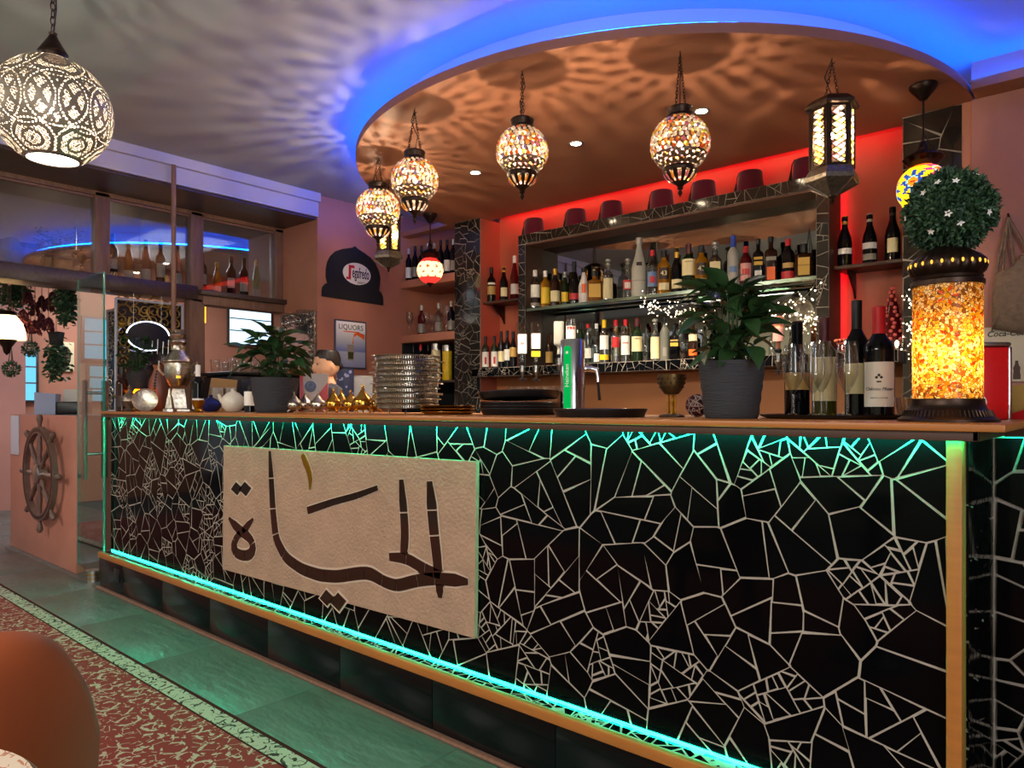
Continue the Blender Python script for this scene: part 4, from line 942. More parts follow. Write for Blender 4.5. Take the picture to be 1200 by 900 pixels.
# the amaretto's broad black cap
LOW = [
 (569, 390, 428, 8, 'wine', 'g_green', 'c_black', ((.06, .52, 'l_white', 1.3), (.14, .36, 'l_red', .3)), 'wine bottle with white and red label, first at left of the lower shelf', {'name': 'wine_bottle'}),
 (579.5, 390, 428, 8, 'wine', 'g_green', 'c_black', ((.06, .52, 'l_white', 1.3), (.14, .36, 'l_red', .3)), 'wine bottle with white and red label, second at left of the lower shelf', {'name': 'wine_bottle'}),
 (587.5, 385, 428, 8, 'wine', 'g_black', 'c_black', ((.18, .46, 'l_cream', 1.2),), 'wine bottle with cream label, third on the lower shelf', {'name': 'wine_bottle'}),
 (594.5, 384.5, 428, 8, 'wine', 'g_black', 'c_black', ((.20, .50, 'l_white', 1.2),), 'wine bottle with off-white label, fourth on the lower shelf', {'name': 'wine_bottle'}),
 (601.5, 386, 428, 9, 'burgundy', 'g_black', 'c_black', ((.30, .56, 'l_tan', 1.2),), 'wine bottle with tan label, beside the upside-down dispenser bottles', {'name': 'wine_bottle'}),
 (643.5, 392, 429, 10, 'stubby', 'g_brown', 'c_black', ((.10, .45, 'l_tan', .9),), 'short dark bottle with tan label between the dispensers', {}),
 (678, 377, 427, 9, 'spirit', 'g_green', 'c_black', (), 'plain green bottle right beside the beer tap', {'dy': .03}),
 (689, 379, 426, 9, 'spirit', 'g_clear', 'c_red', ((.15, .4, 'l_white'),), 'clear bottle with small red cap on the lower shelf, right of the beer tap', {'capf': .1}),
 (699, 379, 426, 9, 'tall', 'g_clear', 'c_white', ((.05, .25, 'l_white', .7),), 'slim clear bottle with white cap on the lower shelf', {'capf': .12}),
 (708, 374, 425, 11, 'spirit', 'g_clear', 'c_yellow', ((.32, .64, 'l_white', 1.1), (.08, .20, 'l_yellow', 1.2)), 'clear rum bottle with yellow cap and yellow label band', {'capf': .18}),
 (716, 379, 423, 7, 'tall', 'g_gold', 'c_gold', ((.2, .5, 'l_cream'),), 'slim golden bottle with gold cap behind the rum bottles', {'dy': .07}),
 (721.5, 374, 424, 11, 'spirit', 'g_clear', 'c_red', ((.36, .60, 'l_red', .8),), 'clear rum bottle with red cap and round red label', {'capf': .14}),
 (733, 373, 423, 11, 'spirit', 'g_clear', 'c_red', ((.18, .62, 'l_white', 1.1), (.44, .47, 'l_red', .7)), 'clear rum bottle with red cap and white label', {'capf': .14}),
 (741, 375, 420, 7, 'spirit', 'g_clear', 'c_red', (), 'narrow clear bottle with red cap behind the whiskey', {'dy': .07}),
 (746.5, 371, 422, 13, 'spirit', 'g_green', 'c_maroon', ((.24, .58, 'l_cream', 1.2),), 'dark green whiskey bottle with cream label on the lower shelf', {'capf': .18, 'textspec': [('JAMESON', .011, .53, 'l_dark')]}),
 (757, 380, 420, 7, 'tall', 'g_clear', None, (), 'plain slim clear bottle beside the lower whiskey', {}),
 (767.5, 371, 421, 12, 'spirit', 'g_clear', 'c_silver', ((.06, .62, 'l_cream', .9),), 'clear bottle with tall cream label and stopper on the lower shelf', {'stopper': True}),
 (779, 370, 421, 11, 'spirit', 'g_stone', 'c_black', ((.1, .3, 'l_grey', .4),), 'grey stoneware bottle with black cap on the lower shelf', {'capf': .16}),
 (790, 379, 420, 11, 'square', 'g_black', 'c_black', ((.40, .50, 'l_gold', 1), (.54, .59, 'l_tan', 1)), 'square black whisky bottle on the lower shelf, left of the potted plant', {'capf': .12}),
 (801, 376, 420, 9, 'tall', 'g_clear', 'c_silver', (), 'slim clear bottle with silver cap, next to the potted plant', {'capf': .1}),
 (812, 372, 419, 11, 'spirit', 'g_brown', 'c_black', ((.45, .62, 'l_cream', 1), (.1, .25, 'c_orange', 1)), 'dark bottle with cream neck label behind the potted plant', {}),
 (905, 380, 413, 8, 'tall', 'g_clear', 'c_silver', (), 'clear slim bottle behind the left champagne flute', {}),
]
row(LOW, YL, ZL, 'bottles on the mosaic shelf')
# upside-down bottles in measuring dispensers along the shelf front
def optic(u, vt, vb, wpx, kind, glass, labels, lab, Y=4.16):
    x, d = aty(u, Y); h = (vb - vt) * d / FPX; z = zof(vb, d)
    t = bottle('dispenser_bottle', lab, x, Y, z, h, wpx * d / FPX / 2, kind, glass, None, labels, 'upside-down bottles in dispensers', flip=True)
    t.rotation_euler = (pi, 0, face_cam((x, Y)) + pi); 
    q = thing('measure_dispenser', 'spirit measure with black lever under the ' + lab.split(' in ')[0].replace('upside-down ', ''), 'dispenser', (x, Y, z - 0.115), face_cam((x, Y)), 'spirit measures')
    obj('socket', MB().lathe([(0.016, 0.096), (0.02, 0.108), (0.02, 0.117), (0.013, 0.122)], 14, close=False), mt['black'], q)
    obj('measure', MB().lathe([(0.012, 0.045), (0.024, 0.055), (0.026, 0.09), (0.018, 0.097)], 16), mt['clear'], q)
    obj('cone', MB().lathe([(0.006, 0.0), (0.014, 0.03), (0.022, 0.046), (0.02, 0.052)], 14), mt['steel'], q)
    obj('lever', MB().tube([(-0.03, -0.018, -0.012), (0, -0.02, -0.005), (0.03, -0.018, -0.012)], 0.004, 6).cyl((0, -0.01, -0.03), (0, -0.006, 0.005), 0.006, None, 8), mt['black'], q)
    obj('bracket', MB().box((-0.008, 0.02, 0.04), (0.008, 0.045, 0.13)), mt['steel'], q, smooth=False)
optic(612, 378, 425, 13, 'square', 'g_clear', ((.30, .78, 'l_white', 1), (.5, .56, 'l_red', .4)), 'upside-down clear gin bottle with white label in the first dispenser')
optic(628, 378, 425, 13, 'square', 'g_clear', ((.28, .66, 'l_white', 1), (.72, .86, 'l_yellow', 1)), 'upside-down clear gin bottle with yellow band in the second dispenser')
optic(655, 377, 416, 12, 'square', 'g_frost', (), 'upside-down pale frosted bottle in the dispenser left of the beer tap')
optic(669, 374, 416, 12, 'spirit', 'g_clear', ((.2, .62, 'l_white', 1.1), (.22, .3, 'l_red', .8)), 'upside-down clear vodka bottle in the dispenser behind the beer tap')
optic(912, 371, 410, 13, 'spirit', 'g_rose', ((.35, .75, 'l_pink', 1.1),), 'upside-down rose-coloured bottle in the dispenser right of the potted plant')

for (u, vt, lab, kind, lbs, cap) in ((576, 316, 'dark wine bottle with tan label, left on the small red-lit shelf', 'wine', ((.22, .46, 'l_tan', 1.2), (.5, .56, 'l_white', 1)), 'c_black'),
                          (590.5, 317, 'dark bottle with pale round label, middle of the small red-lit shelf', 'champagne', ((.12, .38, 'l_cream', .8),), 'c_gold'),
                          (603, 306, 'rose bottle with white cap on the small red-lit shelf, half hidden by the frame', 'tall', ((.12, .35, 'l_white', 1),), 'c_white')):
    Y = 4.40; x, d = aty(u, Y); bottle('wine_bottle', lab, x, Y, 1.986, (357 - vt) * d / FPX, 0.036, kind, 'g_black' if 'rose' not in lab else 'g_red', cap, lbs, 'wine on the left red shelf')
for (u, vt, lab, kind, lbs, cap) in ((990, 254, 'left dark bottle with white label on the right red-lit shelf', 'champagne', ((.25, .36, 'l_white', 1.1),), 'c_gold'),
                          (1019, 251, 'middle dark bottle with shoulder label on the right red-lit shelf', 'champagne', ((.3, .42, 'l_white', 1.1), (.08, .2, 'l_grey', 1)), 'c_silver'),
                          (1046, 243, 'right dark bottle with round cream label on the right red-lit shelf', 'champagne', ((.16, .42, 'l_cream', .7),), 'c_black')):
    Y = 4.42; x, d = aty(u, Y); bottle('wine_bottle', lab, x, Y, 1.931, zof(vt, d) - 1.931, 0.040, kind, 'g_black', cap, lbs, 'wine on the right red shelf')
# decanter like a little tree, candle glass: lower shelf at the right
x, d = aty(1046, 4.40)
t = thing('glass_tree', 'sparkling red-tinted glass tree ornament on the lower shelf at the right', 'ornament', (x, 4.40, ZL))
r = random.Random(3); b = MB()
for k in range(16):
    z = 0.02 + 0.33 * k / 15; rr = 0.085 * (1 - k / 16.5)
    for i in range(max(3, int(rr * 130))):
        a = 2 * pi * i / max(3, int(rr * 130)) + k; b.ball((rr * cos(a), rr * sin(a), z), 0.011, 6, 4)
obj('beads', b, M('red_crystal', 'e06a60', 0.1, spec=0.8), t, kind='stuff'); obj('cone', MB().lathe([(0.085, 0), (0.08, 0.012), (0.004, 0.36)], 20), mt['g_red'], t)
x, d = aty(1051, 4.25)
t = thing('candle_glass', 'small glowing candle glass on the shelf by the right pillar', 'candle', (x, 4.25, ZL))
obj('holder', MB().lathe([(0.022, 0), (0.03, 0.004), (0.034, 0.05), (0.031, 0.05), (0.027, 0.008)], 18, close=False), mt['clear'], t); obj('flame', MB().ball((0, 0, 0.03), (0.010, 0.010, 0.018), 8, 6), E('candle_flame', 'fff0c0', 8), t)
x, d = aty(996, 4.30)
t = thing('beaded_bowl', 'low red beaded bowl on the shelf behind the flutes', 'bowl', (x, 4.30, ZL)); b = MB()
for k in range(4):
    rr = 0.04 + 0.012 * k
    for i in range(20): b.ball((rr * cos(i * pi / 10 + k), rr * sin(i * pi / 10 + k), 0.012 + 0.018 * k), 0.008, 6, 4)
obj('beads', b, M('coral_bead', 'e8785a', 0.2), t, kind='stuff'); obj('bowl', MB().lathe([(0.02, 0), (0.03, 0), (0.07, 0.068), (0.066, 0.068), (0.03, 0.008)], 20, close=False), mt['g_red'], t)
# dark row of wine on the top corner shelf, glasses below
for i, u in enumerate((479, 486.5, 494, 501.5, 509, 516.5, 524, 531)):
    x, d = aty(u, 4.37); wob = (0, .012, .004, .01, .0, .014, .006, 0)[i]
    lab = ('first', 'second', 'third', 'fourth', 'fifth', 'sixth', 'seventh', 'eighth')[i] + ' dark wine bottle from the left on the top corner shelf'
    bottle('wine_bottle', lab, x, 4.37, 2.271, 0.300 + wob, 0.0285, 'wine', 'g_black', ('c_silver', 'c_black', 'c_black', 'c_silver')[i % 4], ((.10, .42 - .04 * (i % 3), ('l_white', 'l_grey', 'l_white')[i % 3], 1.3),), 'wine on the top corner shelf', detail=14)
for u, lab, vt, gl in ((494, 'dark red wine bottle with silver cap among the corner glasses', 342, 'g_red'), (514, 'clear bottle with white cap among the corner glasses', 339, 'g_clear'), (529, 'dark bottle with gold cap at the right of the corner glasses', 337, 'g_black')):
    x, d = aty(u, 4.50); bottle('wine_bottle', lab, x, 4.50, 1.771, 0.29, 0.036, 'wine', gl, 'c_silver', ((.12, .4, 'l_grey', 1.2),), 'bottles among the corner glasses')
def goblet(name, label, x, y, z, h, R, cat='glass', group=None, kind='wine'):
    t = thing(name, label, cat, (x, y, z), 0, group)
    if kind == 'wine': pr = [(.002, .004 * h / .2), (.03, .0), (.032, .003), (.006, .012), (.004, .05), (.0045, h * .42), (R * .6, h * .52), (R, h * .68), (R * .95, h * .82), (R * .8, h)]
    elif kind == 'flute': pr = [(.002, .005), (.030, .0), (.031, .003), (.006, .012), (.0042, .04), (.0045, h * .33), (.010, h * .37), (R * .62, h * .45), (R * .93, h * .56), (R, h * .66), (R * .92, h * .84), (R * .76, h)]
    else: pr = [(R * .8, 0), (R * .85, .004), (R, h)]
    k = 4 if kind != 'tumbler' else 0
    obj('bowl', MB().lathe(pr[k + 1:] if k else pr, 28, close=False), mt['clear'], t)
    if k: obj('stem', MB().lathe(pr[:k + 2], 18, close=False), mt['clear'], t)
    return t
g0 = None
for i, (u, h) in enumerate(((480, .22), (499, .20), (506, .17), (523, .24))):
    x, d = aty(u, 4.37); goblet('wine_glass', ('leftmost', 'second', 'third', 'rightmost')[i] + ' clear wine glass on the corner shelf below the wine row', x, 4.37, 1.771, h, .036, 'glass', 'glasses on the corner shelf')
# bits in the dark corner cabinet
for i, (u, vt, c, lab) in enumerate(((484.5, 395, 'g_green', 'dark bottle at the left of the corner cabinet'), (493, 398, 'c_red', 'bottle with red top in the corner cabinet'), (502, 392, 'g_black', 'black bottle in the middle of the corner cabinet'),
                                     (511, 400, 'l_cream', 'cream canister in the corner cabinet'), (524, 404, 'l_yellow', 'pale yellow canister with silver lid in the corner cabinet'))):
    x, d = aty(u, 4.40); h = min(zof(vt, d) - 1.351, .335)
    if i < 3: bottle('wine_bottle', lab, x, 4.40, 1.351, h, .029, 'spirit', c if c[0] == 'g' else 'g_black', 'c_black' if i != 1 else 'c_red', (), 'things in the corner cabinet', detail=14)
    else:
        t = thing('canister', lab, 'canister', (x, 4.40, 1.351), 0, 'things in the corner cabinet'); obj('body', MB().lathe([(.04, 0), (.042, .005), (.042, h * .8), (.04, h * .82)], 20), mt[c], t); obj('lid', MB().lathe([(.043, h * .82), (.043, h * .98), (.02, h), (.001, h)], 20, close=False), mt['steel'], t)
# upturned tumblers on the worktop
for i in range(8):
    x, d = aty(600 + i * 9.6, 4.20); t = goblet('tumbler', ('first', 'second', 'third', 'fourth', 'fifth', 'sixth', 'seventh', 'eighth')[i] + ' of the row of clear tumblers on the worktop behind the black trays', x, 4.20, 1.051, zof(453, d) - 1.051, .030, 'glass', 'tumblers on the back worktop', 'tumbler')
# fairy lights
def fairy(pts, lab, n, sc=0.03):
    P = []
    for i in range(len(pts) - 1):
        m = 14
        for k in range(m): P.append(pts[i].lerp(pts[i + 1], k / m) + Vector((0, 0, -0.02 * sin(pi * k / m))))
    t = thing('fairy_lights', lab, 'fairy lights', P[0]); r = random.Random(n); w = MB(); bl = MB()
    w.tube([p - P[0] for p in P], 0.0012, 4)
    for k in range(n):
        p = r.choice(P) - P[0] + Vector((r.gauss(0, sc), r.gauss(0, sc * .3) - .01, r.gauss(0, sc))); bl.ball(p, r.choice((.0028, .0035, .0045)), 6, 4)
    obj('wire', w, mt['steel'], t); obj('bulbs', bl, E('fairy_bulb', 'ffe8c0', 7), t, kind='stuff')
fairy([on_y(u, v, 4.24) for u, v in ((957, 330), (935, 352), (915, 360), (905, 368), (925, 378), (945, 372), (958, 366))], 'string of tiny warm fairy lights at the right of the lower bottle row', 90)
fairy([on_y(u, v, 4.24) for u, v in ((755, 346), (762, 356), (775, 362), (790, 359), (800, 366), (785, 372))], 'string of tiny warm fairy lights over the lower bottle row, middle', 60)
fairy([on_y(u, v, 4.27) for u, v in ((1060, 340), (1075, 356), (1066, 385), (1070, 425))], 'fairy lights trailing down the right pillar behind the glowing column lamp', 34, .02)

# ------------------------------------------------------------------ things on the bar top
ZT = 1.0937
def spot(u, y):                                 # a point on the bar top under photo column u
    x, d = aty(u, y); return x, d
# glowing column lamp with ring top
x, d = spot(1110, 1.90); S = d / FPX
t = thing('column_lamp', 'tall amber mosaic glass column lamp with dark fluted metal base and top', 'table lamp', (x, 1.90, ZT), face_cam((x, 1.90)))
RG2 = 36 * S
zg0, zg1 = 0.030 + 0.008, zof(335, d) - ZT
b = MB(); b.lathe([(52 * S, 0), (52 * S, .006), (49 * S, .010), (47 * S, .012), (43 * S, .026), (41 * S, .028), (39 * S, .036), (RG2 + .004, .040), (RG2 + .003, .052), (RG2 - .004, .054)], 72, close=False); obj('base', b, mt['bronze'], t)
b = MB()
for k in range(64):
    a = 2 * pi * k / 64; b.cyl((46.5 * S * cos(a), 46.5 * S * sin(a), .012), (43.5 * S * cos(a), 43.5 * S * sin(a), .026), .0022, None, 5)
obj('base_fluting', b, mt['bronze'], t, kind='stuff')
mt['amber_mosaic'] = TRL('amber_mosaic', 'ffb030', 0.78, 0.25, 150, ('ffd25a', 'f5b836', 'fff3c0', 'ffcc50', 'c8862a', 'ffe9a8', '8a5a20', 'fbf3d8'))
obj('glass_column', MB().lathe([(RG2, .050), (RG2, zg1)], 64, close=False), mt['amber_mosaic'], t, label='amber crackled glass mosaic cylinder')
petal = [TRL('petal_orange', 'ff6400', 0.75), TRL('petal_yellow', 'ffc800', 0.75)]
flow = [(0.0, .88), (-1.0, .70), (0.95, .72), (0.05, .54), (-.95, .34), (0.95, .34), (0.0, .14), (2.1, .8), (2.2, .4), (-2.1, .8), (-2.2, .4), (3.1, .6), (3.1, .2)]
for a0, f in flow:
    b = MB(); zc = .05 + (zg1 - .05) * f; A0 = -pi / 2 + a0
    for k in range(10):
        th = 2 * pi * k / 10; b.m = k % 2
        q = []
        for rr, w in ((.006, 0), (.016, .20), (.0245, 0), (.016, -.20)):
            s, z = rr * cos(th + w), rr * sin(th + w); aa = A0 + s / RG2; q.append(((RG2 + .0016) * cos(aa), (RG2 + .0016) * sin(aa), zc + z))
        b.add(q, [(0, 1, 2, 3)])
    b.m = 1
    q = [((RG2 + .0016) * cos(A0 + .0055 * cos(k * pi / 4) / RG2), (RG2 + .0016) * sin(A0 + .0055 * cos(k * pi / 4) / RG2), zc + .0055 * sin(k * pi / 4)) for k in range(8)]; b.add(q, [tuple(range(8))])
    obj('flower_motif', b, petal, t, smooth=False)
zr = zg1
b = MB(); b.lathe([(RG2 - .004, zr - .004), (RG2 + .004, zr - .002), (RG2 + .004, zr + .008), (RG2 - .001, zr + .012), (RG2 + .001, zr + .018), (RG2 - .004, zr + .022)], 48, close=False); obj('collar', b, mt['bronze'], t)
n = 96; prof = [(RG2 - .006, zr + .02), (RG2 + .003, zr + .028), (RG2 + .008, zr + .04), (RG2 + .006, zr + .054), (RG2 - .006, zr + .066), (RG2 - .022, zr + .076), (RG2 - .034, zr + .084), (.022, zr + .094), (.020, zr + .10)]
b = MB(); b.lathe(prof, n, close=False); vs = []
for i, v in enumerate(b.v):
    j = i // n; k = i % n; f = 1 + (.05 * (abs(cos(pi * k * 24 / n)) - .5) if 0 < j < 6 else 0); vs.append((v[0] * f, v[1] * f, v[2]))
b.v = vs; obj('ribbed_top', b, mt['bronze'], t)
g = MB()
for k in range(24):
    a = 2 * pi * (k + .5) / 24; g.ball(((RG2 + .007) * cos(a), (RG2 + .007) * sin(a), zr + .046), (.0028, .0028, .005), 6, 4)
obj('top_bead', g, E('warm_slit', 'ffb040', 1.2), t, kind='stuff')
bulb(t, .15, .017, 72, 'ffb45a')
# topiary ball standing in the lamp's top
zt = ZT + zr + .10; cx, cy = x, 1.90
t = thing('topiary_ball', 'round clipped green topiary with tiny white flowers standing on the column lamp', 'plant', (cx + .006, cy + .005, zt - 0.004), 0.3)
RB = 46.5 * S; zc = zof(248, d) - zt + .004
r = random.Random(12); fo = [MB(), MB()]; 
def leaf(mb, p, dirv, l, w, bend=0.25, up=None):
    dv = Vector(dirv).normalized(); sd = dv.cross(up or Vector((r.uniform(-1, 1), r.uniform(-1, 1), r.uniform(-1, 1)))); sd = sd.normalized() if sd.length > .01 else Vector((1, 0, 0)); nn = sd.cross(dv)
    p = Vector(p); m1 = p + dv * l * .5 - nn * l * bend * .2; e = p + dv * l - nn * l * bend
    mb.add([p, m1 + sd * w, e, m1 - sd * w, m1 + nn * w * .3], [(0, 1, 4), (1, 2, 4), (2, 3, 4), (3, 0, 4)])
core = MB().ball((0, 0, zc), RB * .80, 16, 10); obj('core', core, mt['leaf2'], t)
for k in range(5200):
    v = Vector((r.gauss(0, 1), r.gauss(0, 1), r.gauss(0, 1))).normalized(); rr = RB * r.uniform(.72, 1.0) * (1 + .06 * sin(7 * v.x + 3) * cos(6 * v.z))
    leaf(fo[k % 2], v * rr + Vector((0, 0, zc)), v * .9 + Vector((r.gauss(0, .6), r.gauss(0, .6), r.gauss(0, .6))), r.uniform(.011, .018), r.uniform(.0032, .005))
obj('foliage', fo[0], mt['leaf2'], t, kind='stuff', smooth=False); obj('foliage', fo[1], M('box_dark', '24402c', 0.5), t, kind='stuff', smooth=False)
obj('stem', MB().cyl((0, 0, 0), (0, 0, zc - RB * .5), .008, None, 8), mt['stem'], t)
for v in ((-.9, -.1, .25), (-.3, -.9, .62), (.1, -.85, .5), (.55, -.6, .72), (-.05, -.95, -.25), (-.95, -.3, -.1), (.2, -.9, -.5), (-.45, -.8, -.65), (.75, -.6, -.25), (-.55, -.75, .35)):
    v = Vector(v).normalized(); v.rotate(Matrix.Rotation(face_cam((cx, cy)) - .3, 3, 'Z')); b = MB(); q = v.to_track_quat('Z', 'Y').to_matrix()
    for k in range(5):
        a = 2 * pi * k / 5; c = q @ Vector((cos(a), sin(a), .1)); s = q @ Vector((-sin(a), cos(a), 0)); o = v * RB * 1.04 + Vector((0, 0, zc))
        b.add([o, o + c * .004 + s * .0025, o + c * .009, o + c * .004 - s * .0025], [(0, 1, 2, 3)])
    obj('flower', b, mt['white'], t, smooth=False)

# broad-leaved plants in dark pots
mt['pot'] = M('dark_basket_pot', '2e2f33', 0.75, bump=(60, 0.9, 0.006), stretch=(.5, .5, 5))
def leaf_mesh(name, l, w, droop, seed):
    b = MB(); rows = 6
    for i in range(rows + 1):
        f = i / rows; ww = w * (sin(pi * min(1, f * 1.02) ** .85) if 0 < f < 1 else 0.03); z = -droop * f * f * l; y = l * f * (1 - .12 * droop * f)
        b.v += [(-ww, y, z + ww * .28), (-ww * .5, y, z + ww * .05), (0, y, z - .0), (ww * .5, y, z + ww * .05), (ww, y, z + ww * .28)]
    for i in range(rows):
        for k in range(4): b.f.append((i * 5 + k, i * 5 + k + 1, i * 5 + k + 6, i * 5 + k + 5)); b.mi.append(0)
    return b.mesh(name, mt['leaf'])
def leafy(name, label, u, y, vbase, vrim, wr, wb, vtop, spread, n, seed, lsize, group=None, z=ZT):
    x, d = spot(u, y); S = d / FPX; h = zof(vrim, d) - z
    t = thing(name, label, 'potted plant', (x, y, z), face_cam((x, y)), group)
    pr = [(wb * S * .96, 0), (wb * S, .004)] + [(wb * S + (wr - wb) * S * k / 9 + (.0014 if k % 2 else -.0008), h * k / 9) for k in range(1, 9)] + [(wr * S, h), (wr * S - .004, h + .001), (wr * S - .006, h - .012), (.001, h - .014)]
    obj('pot', MB().lathe(pr, 48, close=False), mt['pot'], t)
    obj('soil', MB().lathe([(.001, h - .012), (wr * S - .006, h - .012)], 24, close=False), mt['stem'], t)
    r = random.Random(seed); H = zof(vtop, d) - z - h
    ms = [leaf_mesh('leaf', lsize * (1, .82, 1.12, .7)[k], lsize * (.27, .24, .29, .23)[k], (.3, .6, .45, .15)[k], k) for k in range(4)]
    st = MB()
    for i in range(n):
        a = r.uniform(0, 2 * pi); f = r.random() ** .9; base = Vector((.02 * cos(a), .02 * sin(a), h - .01)); rad = spread * S * r.uniform(.1, 1) * (.55 + .6 * sin(pi * min(1, f * .85 + .1)))
        hd = Vector((rad * cos(a) * .66, rad * sin(a) * .55, h + H * (.06 + .84 * f)))
        if i < 26: st.tube([base, base.lerp(hd, .5) + Vector((0, 0, .02)), hd], [.0028, .0024, .0016], 5)
        o = obj('leaf', ms[r.randrange(4)], None, t); o.location = hd
        o.rotation_euler = (r.uniform(-.45, .7) + .45 * f, r.uniform(-.6, .6), a - pi / 2 + r.uniform(-.8, .8))
    obj('stems', st, mt['leaf'], t, kind='stuff')
leafy('potted_plant', 'broad-leaved green plant in a dark ribbed pot near the right of the bar', 857, 1.96, 490, 424, 38, 30, 328, 62, 120, 3, .088)
leafy('potted_plant', 'broad-leaved green plant in dark pot, left part of the bar by the burners', 322, 1.98, 482, 443, 28, 21, 382, 46, 96, 5, .105)

# black serving tray with bottles and flutes
x, d = spot(978, 2.12)
t = thing('serving_tray', 'large black round tray under the champagne flutes and wine bottles', 'tray', (x + .0, 2.16, ZT), 0)
Rt_ = .215
obj('plate', MB().lathe([(.001, .002), (Rt_ * .9, .002), (Rt_ * .97, .010), (Rt_, .012), (Rt_ * .985, .006), (Rt_ * .9, 0), (.001, 0)], 64, close=False), mt['black'], t)
tray_x = x
ZTR = ZT + .0026
def cbottle(u, y, vt, wpx, kind, glass, cap, labels, lab, **k):
    x, d = spot(u, y); return bottle('wine_bottle', lab, x, y, ZTR, zof(vt, d) - ZTR, wpx * d / FPX / 2, kind, glass, cap, labels, 'wine bottles on the bar tray', detail=32, cat='bottle', **k)
cbottle(934, 2.26, 377, 28, 'stubby', 'g_black', 'c_maroon', ((.28, .46, 'l_tan', 1.1),), 'dark wine bottle with tan label behind the left champagne flute', capf=.28)
cbottle(966, 2.27, 373, 27, 'wine', 'g_olive', 'c_maroon', ((.16, .60, 'l_cream', 1.2),), 'olive-green wine bottle with tall cream label between the flutes', capf=.3)
cbottle(1004, 2.26, 353, 26, 'wine', 'g_black', 'c_black', ((.20, .46, 'l_cream', 1.1),), 'tall black wine bottle behind the rightmost champagne flute', capf=.28)
mb_ = cbottle(1030, 2.19, 360, 33, 'wine', 'g_black', 'c_red', ((.10, .50, 'l_white', 1.15),), 'black red-topped wine bottle with large crested cream label beside the column lamp', capf=.30)
Ck = MB()                                        # crest on the label
for k in range(3): Ck.ball(((-.006, 0, .006)[k], -.0405, (.1, .106, .1)[k] + .012), (.004, .0006, .004), 8, 4)
Ck.box((-.006, -.041, .098), (.006, -.0402, .102)); obj('crest', Ck, mt['l_dark'], mb_)
for s_, z_t, tx in ((.0125, .080, 'Château Musar'), (.0052, .055, 'GASTON HOCHAR')):
    me = text_mesh(tx, s_, shear=.3 if s_ > .01 else 0); Rl_ = 33 * spot(1030, 2.19)[1] / FPX / 2 + .0012
    for v in me.vertices: a = v.co.x / Rl_; v.co = Vector(((Rl_ - v.co.y) * sin(a), -(Rl_ - v.co.y) * cos(a), v.co.z + z_t))
    me.materials.append(mt['l_dark']); obj('lettering', me, None, mb_)
fl = None
for k, (u, y, vt, lab) in enumerate(((929.5, 2.08, 404, 'leftmost clear champagne flute on the tray'), (953, 2.06, 402, 'second champagne flute from the left on the tray'), (962.5, 2.14, 400, 'third champagne flute, just behind the second'), (992.5, 2.08, 400, 'rightmost clear champagne flute on the tray'))):
    x, d = spot(u, y); h = zof(vt, d) - ZTR
    goblet('champagne_flute', lab, x, y, ZTR, h, .031, 'glass', 'champagne flutes on the tray', 'flute')
# tumbler of amber sticks behind the lamp
x, d = spot(1066, 2.06)
t = thing('stick_glass', 'cut glass tumbler holding amber sticks left of the column lamp', 'glass', (x, 2.06, ZT))
obj('tumbler', MB().lathe([(.024, 0), (.025, .003), (.036, .058), (.034, .058), (.024, .006)], 24, close=False), mt['clear'], t); b = MB(); r = random.Random(6)
for k in range(26): a = r.uniform(0, 2 * pi); q = r.uniform(0, .018); b.cyl((q * cos(a), q * sin(a), .006), (q * 1.5 * cos(a + .3), q * 1.5 * sin(a + .3), .056), .0022, None, 5)
obj('sticks', b, mt['g_gold'], t, kind='stuff')
# tin right of the lamp, folded card behind it
x, d = spot(1152, 2.26); S = d / FPX; h = zof(402, d) - ZT
t = thing('red_tin', 'tall red tin with silver edges standing right of the column lamp', 'tin', (x, 2.26, ZT), face_cam((x, 2.26)) + .5)
obj('body', MB().bbox((-.052, -.035, 0), (.052, .035, h * .94), .008), M('red_lacquer', 'c81a1c', .25), t); obj('edge', MB().bbox((.043, -.0365, 0), (.0535, .0365, h * .94), .004), mt['chrome'], t); obj('lid', MB().bbox((-.053, -.036, h * .94), (.053, .036, h), .006), mt['steel'], t)
b = MB(); b.lathe([(.0004, 0), (.02, 0)], 24, Matrix.Translation((-.03, -.0358, .045)) @ Matrix.Rotation(pi / 2, 4, 'X'), close=False); obj('badge', b, mt['c_white'], t)
x, d = spot(1194, 2.34)
t = thing('folded_card', 'tan folded card leaning beside the red tin', 'card', (x, 2.34, ZT), -.3)
obj('leaf', MB().prism([(-.05, 0), (.09, .0), (.10, .08), (.02, .094), (-.05, .085)], 0, .002), mt['l_tan'], t, smooth=False); obj('leaf', MB().prism([(-.05, 0), (.04, 0), (.10, .055)], -.02, -.018), mt['c_red'], t, smooth=False)

# goblet with pierced cup, rattan ball
x, d = spot(787, 2.05); S = d / FPX; h = zof(439, d) - ZT
t = thing('pierced_goblet', 'dark bronze goblet with dotted cup on slim columns beside the beer tap', 'goblet', (x, 2.05, ZT))
obj('base', MB().lathe([(.001, .0), (15 * S, .0), (15 * S, .004), (13 * S, .007), (9 * S, .010), (.001, .012)], 28, close=False), mt['bronze'], t)
for k in range(5):
    a = 2 * pi * k / 5 + .3; q = .012
    obj('column', MB().lathe([(.003, .010), (.0035, .02), (.002, .03), (.0024, h * .33), (.0035, h * .36), (.002, h * .40), (.0022, h * .52), (.004, h * .55)], 8, Matrix.Translation((q * cos(a), q * sin(a), 0))), mt['brass'], t)
obj('cup', MB().lathe([(.001, h * .52), (8 * S, h * .54), (12 * S, h * .64), (15.5 * S, h * .80), (16.5 * S, h), (15.5 * S, h), (14 * S, h * .8), (6 * S, h * .58), (.001, h * .56)], 36, close=False), M('antique_brass', '6a5230', .4, metal=.8, noise=(30, .4)), t)
b = MB()
